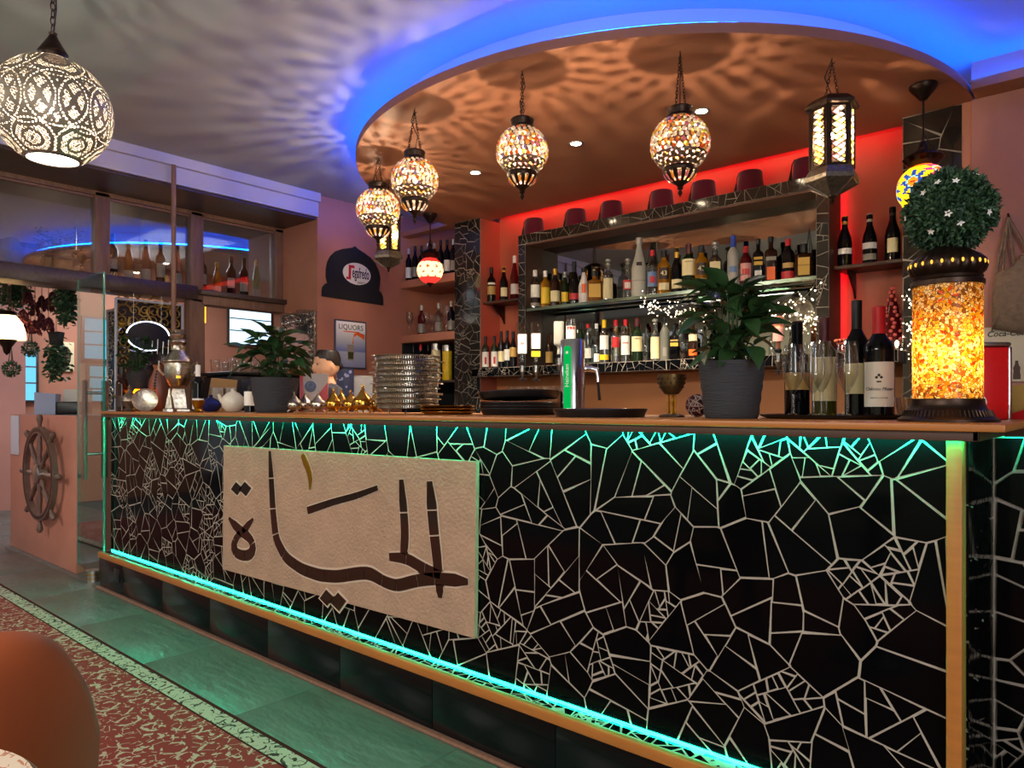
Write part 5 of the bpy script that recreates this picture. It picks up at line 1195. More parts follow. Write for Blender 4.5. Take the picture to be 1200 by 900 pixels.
for j, (f, q) in enumerate(((.70, 13.6), (.80, 15.6), (.90, 16.2))):
    for k in range(14): a = 2 * pi * (k + .5 * (j % 2)) / 14; b.ball((q * S * cos(a), q * S * sin(a), h * f), .0028, 6, 4)
obj('dots', b, mt['black'], t, kind='stuff')
x, d = spot(817, 2.12); S = d / FPX
t = thing('woven_ball', 'small woven dark red and white ball beside the potted plant', 'ornament', (x, 2.12, ZT), 0); R_ = 13.5 * S; r = random.Random(2); b = MB()
for k in range(26):
    ax = Vector((r.gauss(0, 1), r.gauss(0, 1), r.gauss(0, 1))).normalized(); u_ = ax.orthogonal().normalized(); v_ = ax.cross(u_); b.m = k % 2
    b.tube([(u_ * cos(a) + v_ * sin(a)) * R_ * .96 + Vector((0, 0, R_)) for a in [2 * pi * q / 20 for q in range(20)]], .0018, 4, closed=True)
obj('weave', b, [M('rattan_red', '5a1f22', .6), M('rattan_pale', 'b9a39a', .6)], t, kind='stuff'); obj('core', MB().ball((0, 0, R_), R_ * .85, 14, 8), mt['blackmatt'], t)

# beer tap
x, d = spot(671, 2.16); S = d / FPX; h = zof(398, d) - ZT
t = thing('beer_tap', 'chrome beer tap column with green lit strip', 'beer tap', (x, 2.16, ZT), face_cam((x, 2.16)))
obj('column', MB().lathe([(17 * S, 0), (17 * S, .004), (14.5 * S, .008), (14.2 * S, h - .006), (13 * S, h), (.001, h + .001)], 40, close=False), mt['chrome'], t)
gl_ = MB(); wq, yq = 4.4 * S, -14.2 * S; pts = [(-wq, .012), (wq, .012), (wq, h * .86)] + [(wq * cos(a), h * .86 + wq * sin(a)) for a in [pi * k / 8 for k in range(1, 8)]] + [(-wq, h * .86)]
Mx = Matrix.Rotation(-.42, 4, 'Z')
gl_.prism(pts, yq - .004, yq + .004, Mx); obj('sign_strip', gl_, E('green_sign', '0cc45a', 0.5), t, smooth=False, label='green lit strip with white star and lettering')
me = text_mesh('Heineken', .022); me.transform(Mx @ Matrix.Translation((0, yq - .0048, h * .52)) @ Matrix.Rotation(-pi / 2, 4, 'Y')); me.materials.append(mt['white']); o = obj('lettering', me, None, t)
b = MB(); st = [((.0075 if k % 2 == 0 else .003) * sin(2 * pi * k / 10), h * .82 + (.0075 if k % 2 == 0 else .003) * cos(2 * pi * k / 10)) for k in range(10)]
b.prism(st[::-1], yq - .0052, yq - .004, Mx); obj('star', b, mt['white'], t, smooth=False)
obj('spout', MB().tube([(.03, .01, h * .62), (.065, .01, h * .62), (.088, .01, h * .60), (.094, .01, h * .50), (.094, .01, h * .44)], [.010, .012, .011, .008, .007], 12), mt['chrome'], t)
obj('spout_collar', MB().cyl((.03, .01, h * .62), (.05, .01, h * .62), .015, .013, 16), mt['chrome'], t)
obj('lever', MB().tube([(.092, .01, h * .52), (.096, .012, h * .36), (.100, .014, h * .20)], [.004, .005, .006], 8), mt['black'], t)
# black round trays
def btray(u, y, z, R, lab, tilt=0.0):
    x, d = spot(u, y); t = thing('black_tray', lab, 'tray', (x, y, z), 0, 'black round trays on the bar'); t.rotation_euler = (tilt * .6, tilt, 0)
    obj('tray', MB().lathe([(.001, .003), (R * .9, .003), (R * .96, .022), (R, .026), (R * .99, .021), (R * .92, 0), (.001, 0)], 64, close=False), mt['black'], t)
    obj('rim_edge', MB().tube([(R * .992 * cos(a), R * .992 * sin(a), .0255) for a in [2 * pi * k / 64 for k in range(64)]], .0016, 5, closed=True), M('tray_edge', '2a2a2e', .15), t)
    return t
btray(703, 1.93, ZT, .152, 'black round tray with low rim at the foot of the beer tap')
for k in range(3): btray(611, 2.16, ZT + .0118 * k, .165, ('bottom', 'middle', 'top')[k] + ' tray of the three stacked black trays', (0, 0, 0)[k])
tl = btray(608, 2.17, ZT + .047, .165, 'tilted black tray lying askew over the three stacked black trays', -0.05)
tl.location.z = ZT + .062
# stack of silver trays
x, d = spot(477, 2.06); S = d / FPX; Rs = 40 * S
def silver_tray(z, R, lab, group, feet=False, gal=True, matn='silver'):
    t = thing('silver_tray', lab, 'tray', (x, 2.06, z), 0, group)
    if not gal: obj('plate', MB().lathe([(.001, .004), (R * .84, .004), (R * .90, .008), (R * .985, .0105), (R, .0115), (R * .985, .0085), (R * .9, .004), (R * .82, 0), (.001, 0)], 56, close=False), mt[matn], t)
    else:
        obj('plate', MB().lathe([(.001, .004), (R * .90, .004), (R * .91, .002), (R * .88, 0), (.001, 0)], 56, close=False), mt[matn], t)
        obj('rim', MB().lathe([(R * .885, .0155), (R * .94, .0165), (R * .985, .0165), (R, .0185), (R * .99, .0205), (R * .94, .0195), (R * .885, .0180), (R * .885, .0155)], 72, close=False), mt[matn], t)
        b = MB()
        for k in range(84): a = 2 * pi * k / 84; b.box((-.0016, R * .885, .002), (.0016, R * .905, .0165), Matrix.Rotation(a, 4, 'Z'))
        obj('pierced_gallery', b, mt[matn], t, kind='stuff')
    for k in range(4):
        a = pi / 4 + pi / 2 * k + .5; obj('handle_knob', MB().ball((R * 1.02 * cos(a), R * 1.02 * sin(a), .0175 if gal else .010), (.010, .010, .004), 8, 5), mt[matn], t)
    if feet:
        for k in range(3): a = 2 * pi * k / 3 + .4; obj('foot', MB().tube([(R * .6 * cos(a), R * .6 * sin(a), .002), (R * .66 * cos(a), R * .66 * sin(a), -.012), (R * .64 * cos(a), R * .64 * sin(a), -.022)], [.006, .004, .005], 6), mt[matn], t)
    return t
zb_ = ZT + .023; H_ = zof(417, d) - zb_; N_ = 10; st_ = H_ / N_; base_t = None
ords = ('lowest', 'second', 'third', 'fourth', 'fifth', 'sixth', 'seventh', 'eighth', 'ninth', 'topmost')
for k in range(N_):
    lb = ords[k] + ' silver tray, counted upwards, in the tall stack of pierced trays'
    if k == 0: silver_tray(zb_, Rs * .94, lb, 'stacked pierced silver trays', True)
    elif k == 1: base_t = silver_tray(zb_ + st_, Rs, lb, 'stacked pierced silver trays')
    else: q = dup(base_t, (x + .004 * ((k * 7) % 3 - 1), 2.06, zb_ + st_ * k), k * .7, lb)
x, d = spot(537, 2.12)
for k in range(3): silver_tray(ZT + .0125 * k, .112, ('bottom', 'middle', 'top')[k] + ' flat brass-edged tray beside the tall silver tray stack', 'low pile of brass-edged trays', False, False, 'brass')
# incense burners
def burner(u, y, s, m_, lab):
    x, d = spot(u, y); t = thing('incense_burner', lab, 'incense burner', (x, y, ZT), u, 'incense burners in a row on the bar')
    P = lambda L: [(a * s, z * s) for a, z in L]
    obj('bowl', MB().lathe(P([(.012, .014), (.026, .018), (.036, .028), (.039, .040), (.036, .052), (.038, .055), (.036, .058)]), 28), mt[m_], t)
    b = MB()
    for k in range(10): a = 2 * pi * k / 10; b.ball((.0378 * s * cos(a), .0378 * s * sin(a), .040 * s), (.0048 * s, .0048 * s, .0055 * s), 6, 4)
    obj('opening', b, mt['blackmatt'], t, kind='stuff')
    lid = obj('lid', MB().lathe(P([(.037, .058), (.033, .064), (.022, .074), (.013, .086), (.007, .096), (.008, .099), (.003, .103)]), 28), mt[m_], t)
    obj('knob', MB().ball((0, 0, .109 * s), .0065 * s, 8, 6), mt[m_], lid)
    for k in range(3): a = 2 * pi * k / 3 + .5; obj('foot', MB().tube([(.022 * s * cos(a), .022 * s * sin(a), .018 * s), (.034 * s * cos(a), .034 * s * sin(a), .010 * s), (.032 * s * cos(a), .032 * s * sin(a), .003 * s)], [.005 * s, .004 * s, .003 * s], 6), mt[m_], t)
    return t
mt['gold'] = M('polished_gold', 'd29a3e', 0.22, metal=1.0)
for i, (u, y, s, m_, lab) in enumerate(((345, 1.98, .92, 'silver', 'leftmost silver incense burner, next to the potted plant'), (357, 2.10, .92, 'silver', 'silver incense burner in the back, second from the left'), (373, 1.98, .92, 'silver', 'third silver incense burner from the left'),
                       (391, 2.00, 1.0, 'gold', 'first gold incense burner, right of the silver ones'), (400, 2.12, 1.0, 'gold', 'gold incense burner in the back row, left'), (411, 2.0, .95, 'gold', 'middle gold incense burner in the front row'), (425, 1.98, 1.12, 'gold', 'largest gold incense burner in the row'), (440, 2.12, .95, 'gold', 'rightmost gold incense burner, half behind the silver tray stack'))):
    burner(u, y, s, m_, lab)

# left end of the bar -----------------------------------------------------------
# samovar
x, d = spot(209, 2.02); S = d / FPX; z_ = lambda v: zof(v, d) - ZT
t = thing('samovar', 'ornate old silver samovar with tall crown at the left end of the bar', 'samovar', (x, 2.02, ZT), face_cam((x, 2.02)))
obj('foot', MB().lathe([(17 * S, 0), (17 * S, .012), (13 * S, .02), (10.5 * S, z_(462)), (9 * S, z_(456)), (12 * S, z_(452))], 4, Matrix.Rotation(pi / 4, 4, 'Z')), mt['silver'], t, smooth=False)
obj('body', MB().lathe([(7 * S, z_(455)), (11 * S, z_(450)), (14 * S, z_(442)), (15.5 * S, z_(432)), (15 * S, z_(426)), (16.5 * S, z_(424)), (16 * S, z_(422)), (8 * S, z_(412)), (7.5 * S, z_(410))], 32), mt['silver'], t)
obj('neck', MB().lathe([(7.5 * S, z_(411)), (8 * S, z_(408)), (7 * S, z_(405)), (8 * S, z_(403)), (9.5 * S, z_(401)), (9 * S, z_(399)), (7 * S, z_(397))], 28), mt['silver'], t)
cr_ = obj('crown', MB().lathe([(7 * S, z_(398)), (8.5 * S, z_(396)), (9.5 * S, z_(392)), (7 * S, z_(390)), (5.5 * S, z_(388)), (6.5 * S, z_(386.5)), (.001, z_(386))], 28, close=False), mt['silver'], t)
for s in (-1, 1): obj('handle', MB().tube([(s * 14 * S, 0, z_(428)), (s * 20 * S, 0, z_(424)), (s * 21 * S, 0, z_(433)), (s * 15 * S, 0, z_(440))], .007, 8), mt['silver'], t)
tp = obj('tap', MB().tube([(0, -14 * S, z_(446)), (0, -20 * S, z_(447)), (0, -23 * S, z_(453))], [.008, .008, .006], 8), mt['brass'], t); obj('tap_key', MB().box((-.012, -.115, z_(444)), (.012, -.10, z_(441))), mt['brass'], tp)
def jug(name, lab, cat, u, y, prof, m_, rz=0, n=28, extra=None):
    x, d = spot(u, y); S = d / FPX; t = thing(name, lab, cat, (x, y, ZT), face_cam((x, y)) + rz)
    obj('body', MB().lathe([(max(a * S, .001), z * S) for a, z in prof], n), mt[m_], t)
    return t, S
mt['leather'] = M('brown_leather', '6a3f30', .45, noise=(14, .4)); mt['ceramic'] = M('white_ceramic', 'cfc6b4', .2)
t, S = jug('leather_vase', 'tall brown leather jug with dark stitching left of the samovar', 'jug', 187, 2.02, [(6, 0), (8, 2), (11, 12), (12.5, 24), (11, 36), (7, 45), (6, 50), (7.5, 54), (6.5, 54), (5, 48)], 'leather')
b = MB(); 
for k in range(14): f = k / 13; b.ball(((.2 + 12.2 * sin(pi * (.18 + .66 * f))) * S * -.45, -(12.6 * sin(pi * (.18 + .66 * f))) * S * .9, (2 + 44 * f) * S), .008, 6, 4)
obj('stitching', b, mt['blackmatt'], t, kind='stuff'); obj('handle', MB().tube([(8 * S, 0, 48 * S), (15 * S, 0, 40 * S), (12 * S, 0, 28 * S)], .008, 6), mt['leather'], t)
t, S = jug('silver_pot', 'small dark silver lidded pot at the left end of the bar', 'pot', 152, 1.79, [(6, 0), (7, 2), (4, 4), (6, 7), (9, 12), (8.5, 16), (5, 20), (3, 22), (1.5, 26), (2.2, 28), (.5, 32)], 'gunmetal')
t, S = jug('silver_pyramid', 'small silver pyramid-shaped ornament in front of the leather jug', 'ornament', 199, 1.86, [(8, 0), (8, 3), (5.5, 4), (3, 18), (2.2, 20), (1.4, 26), (.4, 28)], 'silver', .4, 8)
t, S = jug('round_plate', 'standing round silver-rimmed plate left of the leather jug', 'plate', 170, 1.80, [(1, 0), (1, .5)], 'silver')
obj('disc', MB().lathe([(.001, 0), (10 * S, .004), (13.5 * S, .012), (13.8 * S, .008), (10 * S, -.002), (.001, -.004)], 36, Matrix.Translation((0, 0, 13.5 * S)) @ Matrix.Rotation(pi / 2 - .15, 4, 'X') @ Matrix.Rotation(.0, 4, 'Y'), close=False), mt['silver'], t)
x, d = spot(232, 2.08); bottle('wine_bottle', 'dark wine bottle with pale foil neck and white label right of the samovar', x, 2.08, ZT, zof(428, d) - ZT, .034, 'wine', 'g_black', 'c_white', ((.05, .28, 'l_white', 1.2),), 'bottles at the left of the bar', capf=.26)
x, d = spot(143, 1.80); bottle('wine_bottle', 'dark bottle standing at the far left end of the bar', x, 1.80, ZT, zof(430, d) - ZT, .036, 'wine', 'g_brown', 'c_black', ((.1, .35, 'l_dark', 1.2),), 'bottles at the left of the bar')
x, d = spot(293, 2.02); bottle('sauce_bottle', 'slim white-labelled bottle with black base left of the potted plant', x, 2.02, ZT, zof(452, d) - ZT, .030, 'spirit', 'g_black', 'c_black', ((.25, .78, 'l_white', 1.5),), 'white-labelled bottles by the plant')
x, d = spot(300, 2.10); bottle('sauce_bottle', 'second white-labelled bottle, tucked behind the left potted plant', x, 2.10, ZT, zof(452, d) - ZT, .030, 'spirit', 'g_black', 'c_black', ((.25, .72, 'l_white', 1.5),), 'white-labelled bottles by the plant')
t, S = jug('gold_cup', 'small crumpled gold cup in front of the white-labelled wine bottle', 'cup', 232, 1.85, [(5, 0), (6, 1), (4, 4), (6.5, 9), (8, 14), (7, 14), (5, 8)], 'brass', 0, 9)
mt['blue_glaze'] = M('blue_glaze', '141c50', .2)
t, S = jug('blue_bowl', 'dark blue glazed lidded bowl left of the white teapot', 'bowl', 247, 2.02, [(6, 0), (8, 1), (12, 6), (12.5, 9), (9, 13), (4, 16), (2, 17), (2.5, 19), (.4, 20)], 'blue_glaze')
t, S = jug('teapot', 'round cream ceramic teapot left of the potted plant', 'teapot', 273, 1.98, [(6, 0), (8, 1), (12, 6), (13.2, 12), (11.5, 18), (7, 22.5), (3, 24), (2.2, 25), (2.8, 27), (.4, 28)], 'ceramic')
obj('spout', MB().tube([(-11 * S, 0, 12 * S), (-14 * S, 0, 16 * S), (-15.5 * S, 0, 21 * S)], [.014, .010, .008], 8), mt['ceramic'], t); obj('handle', MB().tube([(11 * S, 0, 17 * S), (17 * S, 0, 16 * S), (16 * S, 0, 9 * S), (12 * S, 0, 7 * S)], .007, 8), mt['ceramic'], t)
x, d = spot(262, 2.22); S = d / FPX
t = thing('paper_holder', 'open brown cardboard box holding two folded napkin packs', 'box', (x, 2.22, ZT + .0), face_cam((x, 2.22)) + .3); kb = M('cardboard', 'a07a4c', .8)
b = MB().box((-.085, -.05, .0), (.085, .05, .06)); obj('box', b, kb, t, smooth=False); obj('flap', MB().prism([(-.085, .06), (.085, .06), (.10, .20), (-.06, .21)], .045, .05), kb, t, smooth=False)
for k in range(2): obj('pack', MB().bbox((-.075 + .08 * k, -.04, .06), (-.01 + .08 * k, .03, .15), .01), M('pack_grey', '8f8478', .5), t)
# yellow woven basket, little dark pot plant, serving sticks
x, d = spot(166, 1.89); S = d / FPX
t = thing('amber_glass', 'glowing amber-yellow crackle glass lantern at the left end of the bar', 'lantern', (x, 1.89, ZT + .0), .3); 
obj('glass', MB().lathe([(.03, .02), (.05, .03), (.058, .10), (.04, .14)], 12, close=False), TRL('amber_pane', 'ffb01e', .8), t, smooth=False); obj('base', MB().lathe([(.036, 0), (.036, .02), (.02, .024)], 16), mt['bronze'], t)
bulb(t, .08, .014, 220, 'ffb45a')
leafy('herb_pot', 'small bushy green plant in a black pot on a slim stand, left of the samovar', 160, 2.03, 470, 435, 11, 8, 390, 24, 60, 9, .065, z=1.24)
x, d = spot(160, 2.03); t = thing('plant_stand', 'slim dark plant stand carrying the small black pot', 'stand', (x, 2.03, 0)); obj('top', MB().lathe([(.001, 1.215), (.085, 1.215), (.085, 1.2385), (.001, 1.239)], 24, close=False), mt['darkwood'], t); obj('column', MB().cyl((0, 0, .02), (0, 0, 1.216), .02, None, 12), mt['darkwood'], t); obj('base', MB().lathe([(.12, 0), (.12, .015), (.02, .03)], 24), mt['darkwood'], t)

# boxes and cards behind the burners
mt['box_grey'] = M('pack_silver', 'a59f98', .4); mt['box_red'] = M('pack_red', 'a81a22', .4); mt['box_blue'] = M('pack_blue', '1c2248', .4)
x, d = spot(368, 2.34); S = d / FPX; h = zof(438, d) - ZT
t = thing('coffee_pack', 'grey and red packet with a round blue seal behind the incense burners', 'packet', (x, 2.34, ZT), face_cam((x, 2.34)))
w_ = 16 * S; obj('pack', MB().bbox((-w_, -.03, 0), (w_, .03, h), .006), mt['box_grey'], t)
sw = [(-w_ * .35, 0.004)] + [(-w_ * .1 + w_ * 1.08 * f, h * (.05 + .72 * f ** .6)) for f in (0, .2, .4, .6, .8, 1)] + [(w_ * .98, 0.004)]
obj('red_swoosh', MB().prism([(a, z) for a, z in sw][::-1], -.0318, -.0305), mt['box_red'], t, smooth=False); obj('side_band', MB().prism([(-w_ * .99, .004), (-w_ * .99, h * .98), (-w_ * .78, h * .98), (-w_ * .70, .004)], -.0318, -.0305), mt['box_red'], t, smooth=False)
o = obj('seal', MB().lathe([(.0004, 0), (6.5 * S, 0), (6.5 * S, -.0015)], 28, Matrix.Translation((-w_ * .25, -.0330, h * .66)) @ Matrix.Rotation(pi / 2, 4, 'X'), close=False), mt['box_blue'], t, smooth=False)
obj('seal_ring', MB().tube([(-w_ * .25 + 3.4 * S * cos(a), -.0338, h * .70 + 3.0 * S * sin(a)) for a in [2 * pi * k / 16 for k in range(16)]], .0022, 4, closed=True), mt['l_blue'], t)

# ------------------------------------------------------------------ signs and things on the walls
WX = -5.086
t = thing('dome_sign', 'black dome-shaped coffee sign board with white oval logo on the terracotta wall', 'sign', on_x(412, 348, WX + .012))
def wx(u, v): p = on_x(u, v, WX); return (p.y, p.z)
MX_ = lambda x0: Matrix(((0, -1, 0, x0), (1, 0, 0, 0), (0, 0, 1, 0), (0, 0, 0, 1)))     # local (x, y, z) -> world: x runs along +Y of the wall, depth -y stands out towards +X
def zpt(x, y): return wx(360 + x / 5.291, 270 + y / 5.294)
ol = [zpt(*q) for q in ((86, 408), (87, 375), (92, 350), (108, 332), (122, 326), (113, 290), (113, 240), (122, 195), (140, 160), (172, 130), (210, 117), (248, 112), (275, 108), (290, 100), (310, 118), (345, 140), (385, 170), (415, 205), (438, 255), (446, 300), (442, 350), (438, 375), (452, 388), (462, 410), (465, 440), (465, 465))]
wobj('board', MB().prism(ol[::-1], -.018, -.002, MX_(WX)), mt['blackmatt'], t, smooth=False)
c0, c1 = zpt(300, 272), zpt(384, 280); cy_, cz_ = c0; ry = abs(zpt(384, 288)[0] - cy_); rz_ = abs(zpt(300, 339)[1] - zpt(300, 205)[1]) / 2
wobj('oval', MB().prism([(cy_ + ry * cos(a), cz_ + rz_ * sin(a)) for a in [-2 * pi * k / 40 for k in range(40)]], -.022, -.018, MX_(WX)), mt['white'], t, smooth=False, label='white oval with red and dark lettering')
def wtext(s, size, m_, y, z, parent, off=.0235, **k):
    wd = k.pop('width', None); me = text_mesh(s, size, **k)
    if wd: w0 = max(v.co.x for v in me.vertices) - min(v.co.x for v in me.vertices); me.transform(Matrix.Scale(wd / w0, 4, (1, 0, 0)))
    me.transform(Matrix.Translation((WX + off, y, z)) @ Matrix.Rotation(pi / 2, 4, 'Z')); me.materials.append(m_); o = wobj('lettering', me, None, parent); return o
wtext('egafredo', .13, mt['l_dark'], cy_ + ry * .26, cz_ + .005, t, width=ry * 1.22, offset=.002); wtext('ZANETTI', .028, mt['l_dark'], cy_ + ry * .3, cz_ - .075, t, sx=.8)
q = [(cy_ + ry * a_, cz_ + rz_ * b_) for a_, b_ in ((-.46, -.62), (-.78, -.62), (-.78, -.40), (-.62, -.40), (-.60, .72), (-.20, .72), (-.20, .46), (-.44, .46))]
wobj('emblem', MB().prism(q, -.0245, -.022, MX_(WX)), mt['c_red'], t, smooth=False, label='red angular letter S')
# liquors poster
pa, pb_, pc_, pd_ = (wx(392, 376), wx(427, 378), wx(426, 432), wx(391, 430))
y0, y1, z0, z1 = pa[0], pb_[0], (pc_[1] + pd_[1]) / 2, (pa[1] + pb_[1]) / 2
t = thing('liquors_poster', 'framed grey-blue LIQUORS poster with bottle and glass on the terracotta wall', 'poster', (WX, (y0 + y1) / 2, z0))
wobj('frame', MB().bbox((WX + .002, y0 - .01, z0 - .01), (WX + .016, y1 + .01, z1 + .01), .003), M('poster_frame', '4a4658', .4), t)
pm = bpy.data.materials.new('poster_print'); pm.use_nodes = True; N = pm.node_tree.nodes; L = pm.node_tree.links; tc = N.new('ShaderNodeTexCoord'); sx_ = N.new('ShaderNodeSeparateXYZ'); L.new(tc.outputs['Generated'], sx_.inputs[0]); rp = N.new('ShaderNodeValToRGB')
for p_, c_ in ((0.0, '8a93b4'), (.33, 'aab0c0'), (.36, '6a78ac'), (.6, 'b9bcc2'), (1.0, 'cfccc4')):
    e = rp.color_ramp.elements.new(p_); e.color = lin(c_)
L.new(sx_.outputs['Z'], rp.inputs[0]); L.new(rp.outputs[0], N['Principled BSDF'].inputs['Base Color'])
wobj('print', MB().box((WX + .016, y0 + .004, z0 + .004), (WX + .018, y1 - .004, z1 - .004)), pm, t, smooth=False)
ym, hw, hh = (y0 + y1) / 2, (y1 - y0) / 2, z1 - z0
wtext('LIQUORS', hw * .40, mt['l_dark'], ym, z1 - hh * .13, t, .0185); wobj('underline', MB().box((WX + .018, ym - hw * .5, z1 - hh * .235), (WX + .0186, ym + hw * .55, z1 - hh * .21)), mt['c_orange'], t, smooth=False)
wobj('printed_glass', MB().prism([(ym - hw * .22, z0 + hh * .16), (ym + hw * .18, z0 + hh * .16), (ym + hw * .22, z0 + hh * .5), (ym - hw * .26, z0 + hh * .5)][::-1], -.0188, -.018, MX_(WX)), mt['l_grey'], t, smooth=False)
wobj('printed_drink', MB().prism([(ym - hw * .18, z0 + hh * .19), (ym + hw * .14, z0 + hh * .19), (ym + hw * .17, z0 + hh * .34), (ym - hw * .2, z0 + hh * .34)][::-1], -.0194, -.0188, MX_(WX)), mt['g_olive'], t, smooth=False)
wobj('printed_bottle', MB().prism([(ym + hw * .08, z0 + hh * .52), (ym + hw * .16, z0 + hh * .52), (ym + hw * .18, z0 + hh * .66), (ym + hw * .4, z0 + hh * .72), (ym + hw * .92, z0 + hh * .62), (ym + hw * .92, z0 + hh * .74), (ym + hw * .5, z0 + hh * .78), (ym + hw * .2, z0 + hh * .74)][::-1], -.0188, -.018, MX_(WX)), mt['c_orange'], t, smooth=False)
# right-hand wall: drinks sign with bottles and the crocheted bag
RY = 4.278
def ry_(u, v): p = on_y(u, v, RY); return (p.x, p.z)
a, c = ry_(1150, 380), ry_(1200, 446); xr1 = a[0] + .62
t = thing('cola_sign', 'cream enamel sign with cola lettering above a row of brown bottles', 'sign', ((a[0] + xr1) / 2, RY, c[1]))
z0, z1 = c[1] - .005, a[1] - .02
wobj('plate', MB().bbox((a[0] - .02, RY - .012, z0), (xr1, RY - .002, z1), .003), M('enamel', 'c9bda6', .45), t)
me = text_mesh('Coca-Cola', .038, shear=.25, offset=.0006); me.transform(Matrix.Translation((ry_(1180, 392)[0], RY - .0135, ry_(1184, 391)[1]))); me.materials.append(mt['l_dark']); wobj('lettering', me, None, t)
bm_ = [(-1, 0), (1, 0), (1.05, .2), (.85, .42), (1, .6), (.5, .78), (.38, .98), (-.38, .98), (-.5, .78), (-1, .6), (-.85, .42), (-1.05, .2)]
for k in range(12):
    cx_ = ry_(1154, 0)[0] + .0445 * k; hb = .105 + .012 * ((k * 5) % 3 - 1); wobj('printed_bottle', MB().prism([(cx_ + q[0] * .015, z0 + .012 + q[1] * hb) for q in bm_], RY - .0135, RY - .012), M('bottle_print', ('4a3026', '3a2a24', '6a5040')[k % 3], .5), t, smooth=False)
mt['crochet'] = M('crochet', '8d7560', .9, bump=(90, 1.0, .01), noise=(40, .3))
p0 = on_y(1180, 395, RY - .05); 
t = thing('crochet_bag', 'beige crocheted bag hanging by long straps on the right-hand wall', 'bag', p0)
zz = lambda v: on_y(1180, v, RY - .05).z; xx = lambda u: on_y(u, 300, RY - .05).x
ply = [(xx(1161), zz(388)), (xx(1163), zz(384)), (xx(1196), zz(392)), (xx(1214), zz(384)), (xx(1216), zz(330)), (xx(1206), zz(298)), (xx(1196), zz(300)), (xx(1186), zz(312)), (xx(1174), zz(316)), (xx(1166), zz(318)), (xx(1162), zz(345))]
b = MB(); n = len(ply); cxm = sum(p[0] for p in ply) / n; czm = sum(p[1] for p in ply) / n
rings = []
for k, (f, dep) in enumerate(((1, 0), (.98, -.025), (.85, -.045), (.5, -.06))):
    rings.append([(cxm + (p[0] - cxm) * f, RY - .02 + dep, czm + (p[1] - czm) * f) for p in ply])
vs = sum(rings, []); fs = [(k * n + i, k * n + (i + 1) % n, (k + 1) * n + (i + 1) % n, (k + 1) * n + i) for k in range(3) for i in range(n)] + [tuple(3 * n + i for i in range(n)), tuple(range(n))]
b.add(vs, fs); wobj('pouch', b, mt['crochet'], t, ang=1.2)
hk = Vector((xx(1181), RY - .03, zz(254)))
for u1, v1 in ((1166, 318), (1174, 316), (1188, 310), (1206, 300)): wobj('strap', MB().tube([hk, Vector((xx(u1 * .5 + 1181 * .5), RY - .035, zz(v1 * .5 + 254 * .5))), Vector((xx(u1), RY - .03, zz(v1 + 2)))], .007, 6), mt['crochet'], t)
wobj('hook', MB().tube([hk + Vector((0, .03, .012)), hk + Vector((0, 0, .006)), hk + Vector((0, -.012, .016))], .005, 6), mt['bronze'], t)

# ------------------------------------------------------------------ left: ledge bottles, pole, glass door, desk
for (u, vt, lab, kind, gl, cap, lbs) in ((132, 274, 'dark wine bottle first on the high ledge, in the middle window', 'wine', 'g_black', 'c_black', ((.2, .42, 'l_white', 1.1),)),
        (151, 285, 'golden-green bottle second on the high ledge, in the middle window', 'flute', 'g_gold', 'c_gold', ((.05, .25, 'l_white', 1.1),)),
        (171.5, 281, 'pink wine bottle on the high ledge, in the middle window', 'flute', 'g_rose', 'c_white', ((.05, .3, 'l_white', 1.1),)),
        (188.5, 284, 'dark wine bottle with white label left of the wooden pole', 'wine', 'g_black', 'c_blue', ((.15, .48, 'l_white', 1.0),)),
        (208, 287, 'pink bottle on the high ledge, just right of the wooden pole', 'flute', 'g_rose', 'c_maroon', ((.05, .3, 'l_white', 1.1),)),
        (237, 296, 'dark wine bottle at the left edge of the right-hand window', 'wine', 'g_black', 'c_black', ((.2, .45, 'l_white', 1.1),)),
        (254.5, 308, 'gold-green bottle in the right-hand window', 'flute', 'g_gold', 'c_gold', ((.05, .25, 'l_white', 1.1),)),
        (271, 301, 'dark wine bottle with pale label in the right-hand window', 'wine', 'g_black', 'c_black', ((.2, .45, 'l_white', .9),)),
        (286, 303, 'dark wine bottle with low white label in the right-hand window', 'wine', 'g_brown', 'c_black', ((.15, .38, 'l_white', 1.1),)),
        (300.5, 305, 'lime green slender bottle in the right-hand window', 'flute', 'g_lime', 'c_gold', ((.05, .25, 'l_grey', 1.1),))):
    X = -5.73 if u < 225 else -5.72; y, d = atx(u, X); zb = 2.0755 if u < 225 else 2.046
    bottle('wine_bottle', lab, X, y, zb, zof(vt, d) - zb, .036, kind, gl, cap, lbs, 'wine bottles on the high ledge', detail=16)
y, d = atx(203.5, -5.02)
props(obj('wooden_pole', MB().cyl((-5.02, y, 1.05), (-5.02, y, 2.795), .016, .016, 14), M('pole_wood', '8a6450', .5, noise=(8, .3)), None), 'slim brown wooden pole from the soffit down behind the samovar', 'pole')
# things on the left end of the ledge
t = thing('grey_drum', 'round grey hand drum leaning on the high ledge at far left', 'drum', (-5.74, atx(20, -5.74)[0], 2.0757), .9)
obj('skin', MB().lathe([(.001, 0), (.098, 0), (.10, -.01), (.10, -.05), (.09, -.052)], 32, Matrix.Translation((0, 0, .101)) @ Matrix.Rotation(pi / 2 - .12, 4, 'Y'), close=False), M('drum_skin', '77736c', .7), t)
ych = atx(66, -5.74)[0]
t = thing('wooden_chest', 'small carved yellow-brown chest on the high ledge', 'chest', (-5.74, ych, 2.0757), 0)
obj('body', MB().bbox((-.06, -.085, 0), (.06, .085, .085), .004), M('chest_wood', '8a7448', .6, noise=(30, .5)), t); obj('lid', MB().bbox((-.064, -.09, .085), (.064, .09, .10), .004), mt['darkwood'], t)
t = thing('ledge_bowl', 'dark footed bowl holding a trailing green plant on the carved chest', 'bowl', (-5.74, ych + .01, 2.1757), 0)
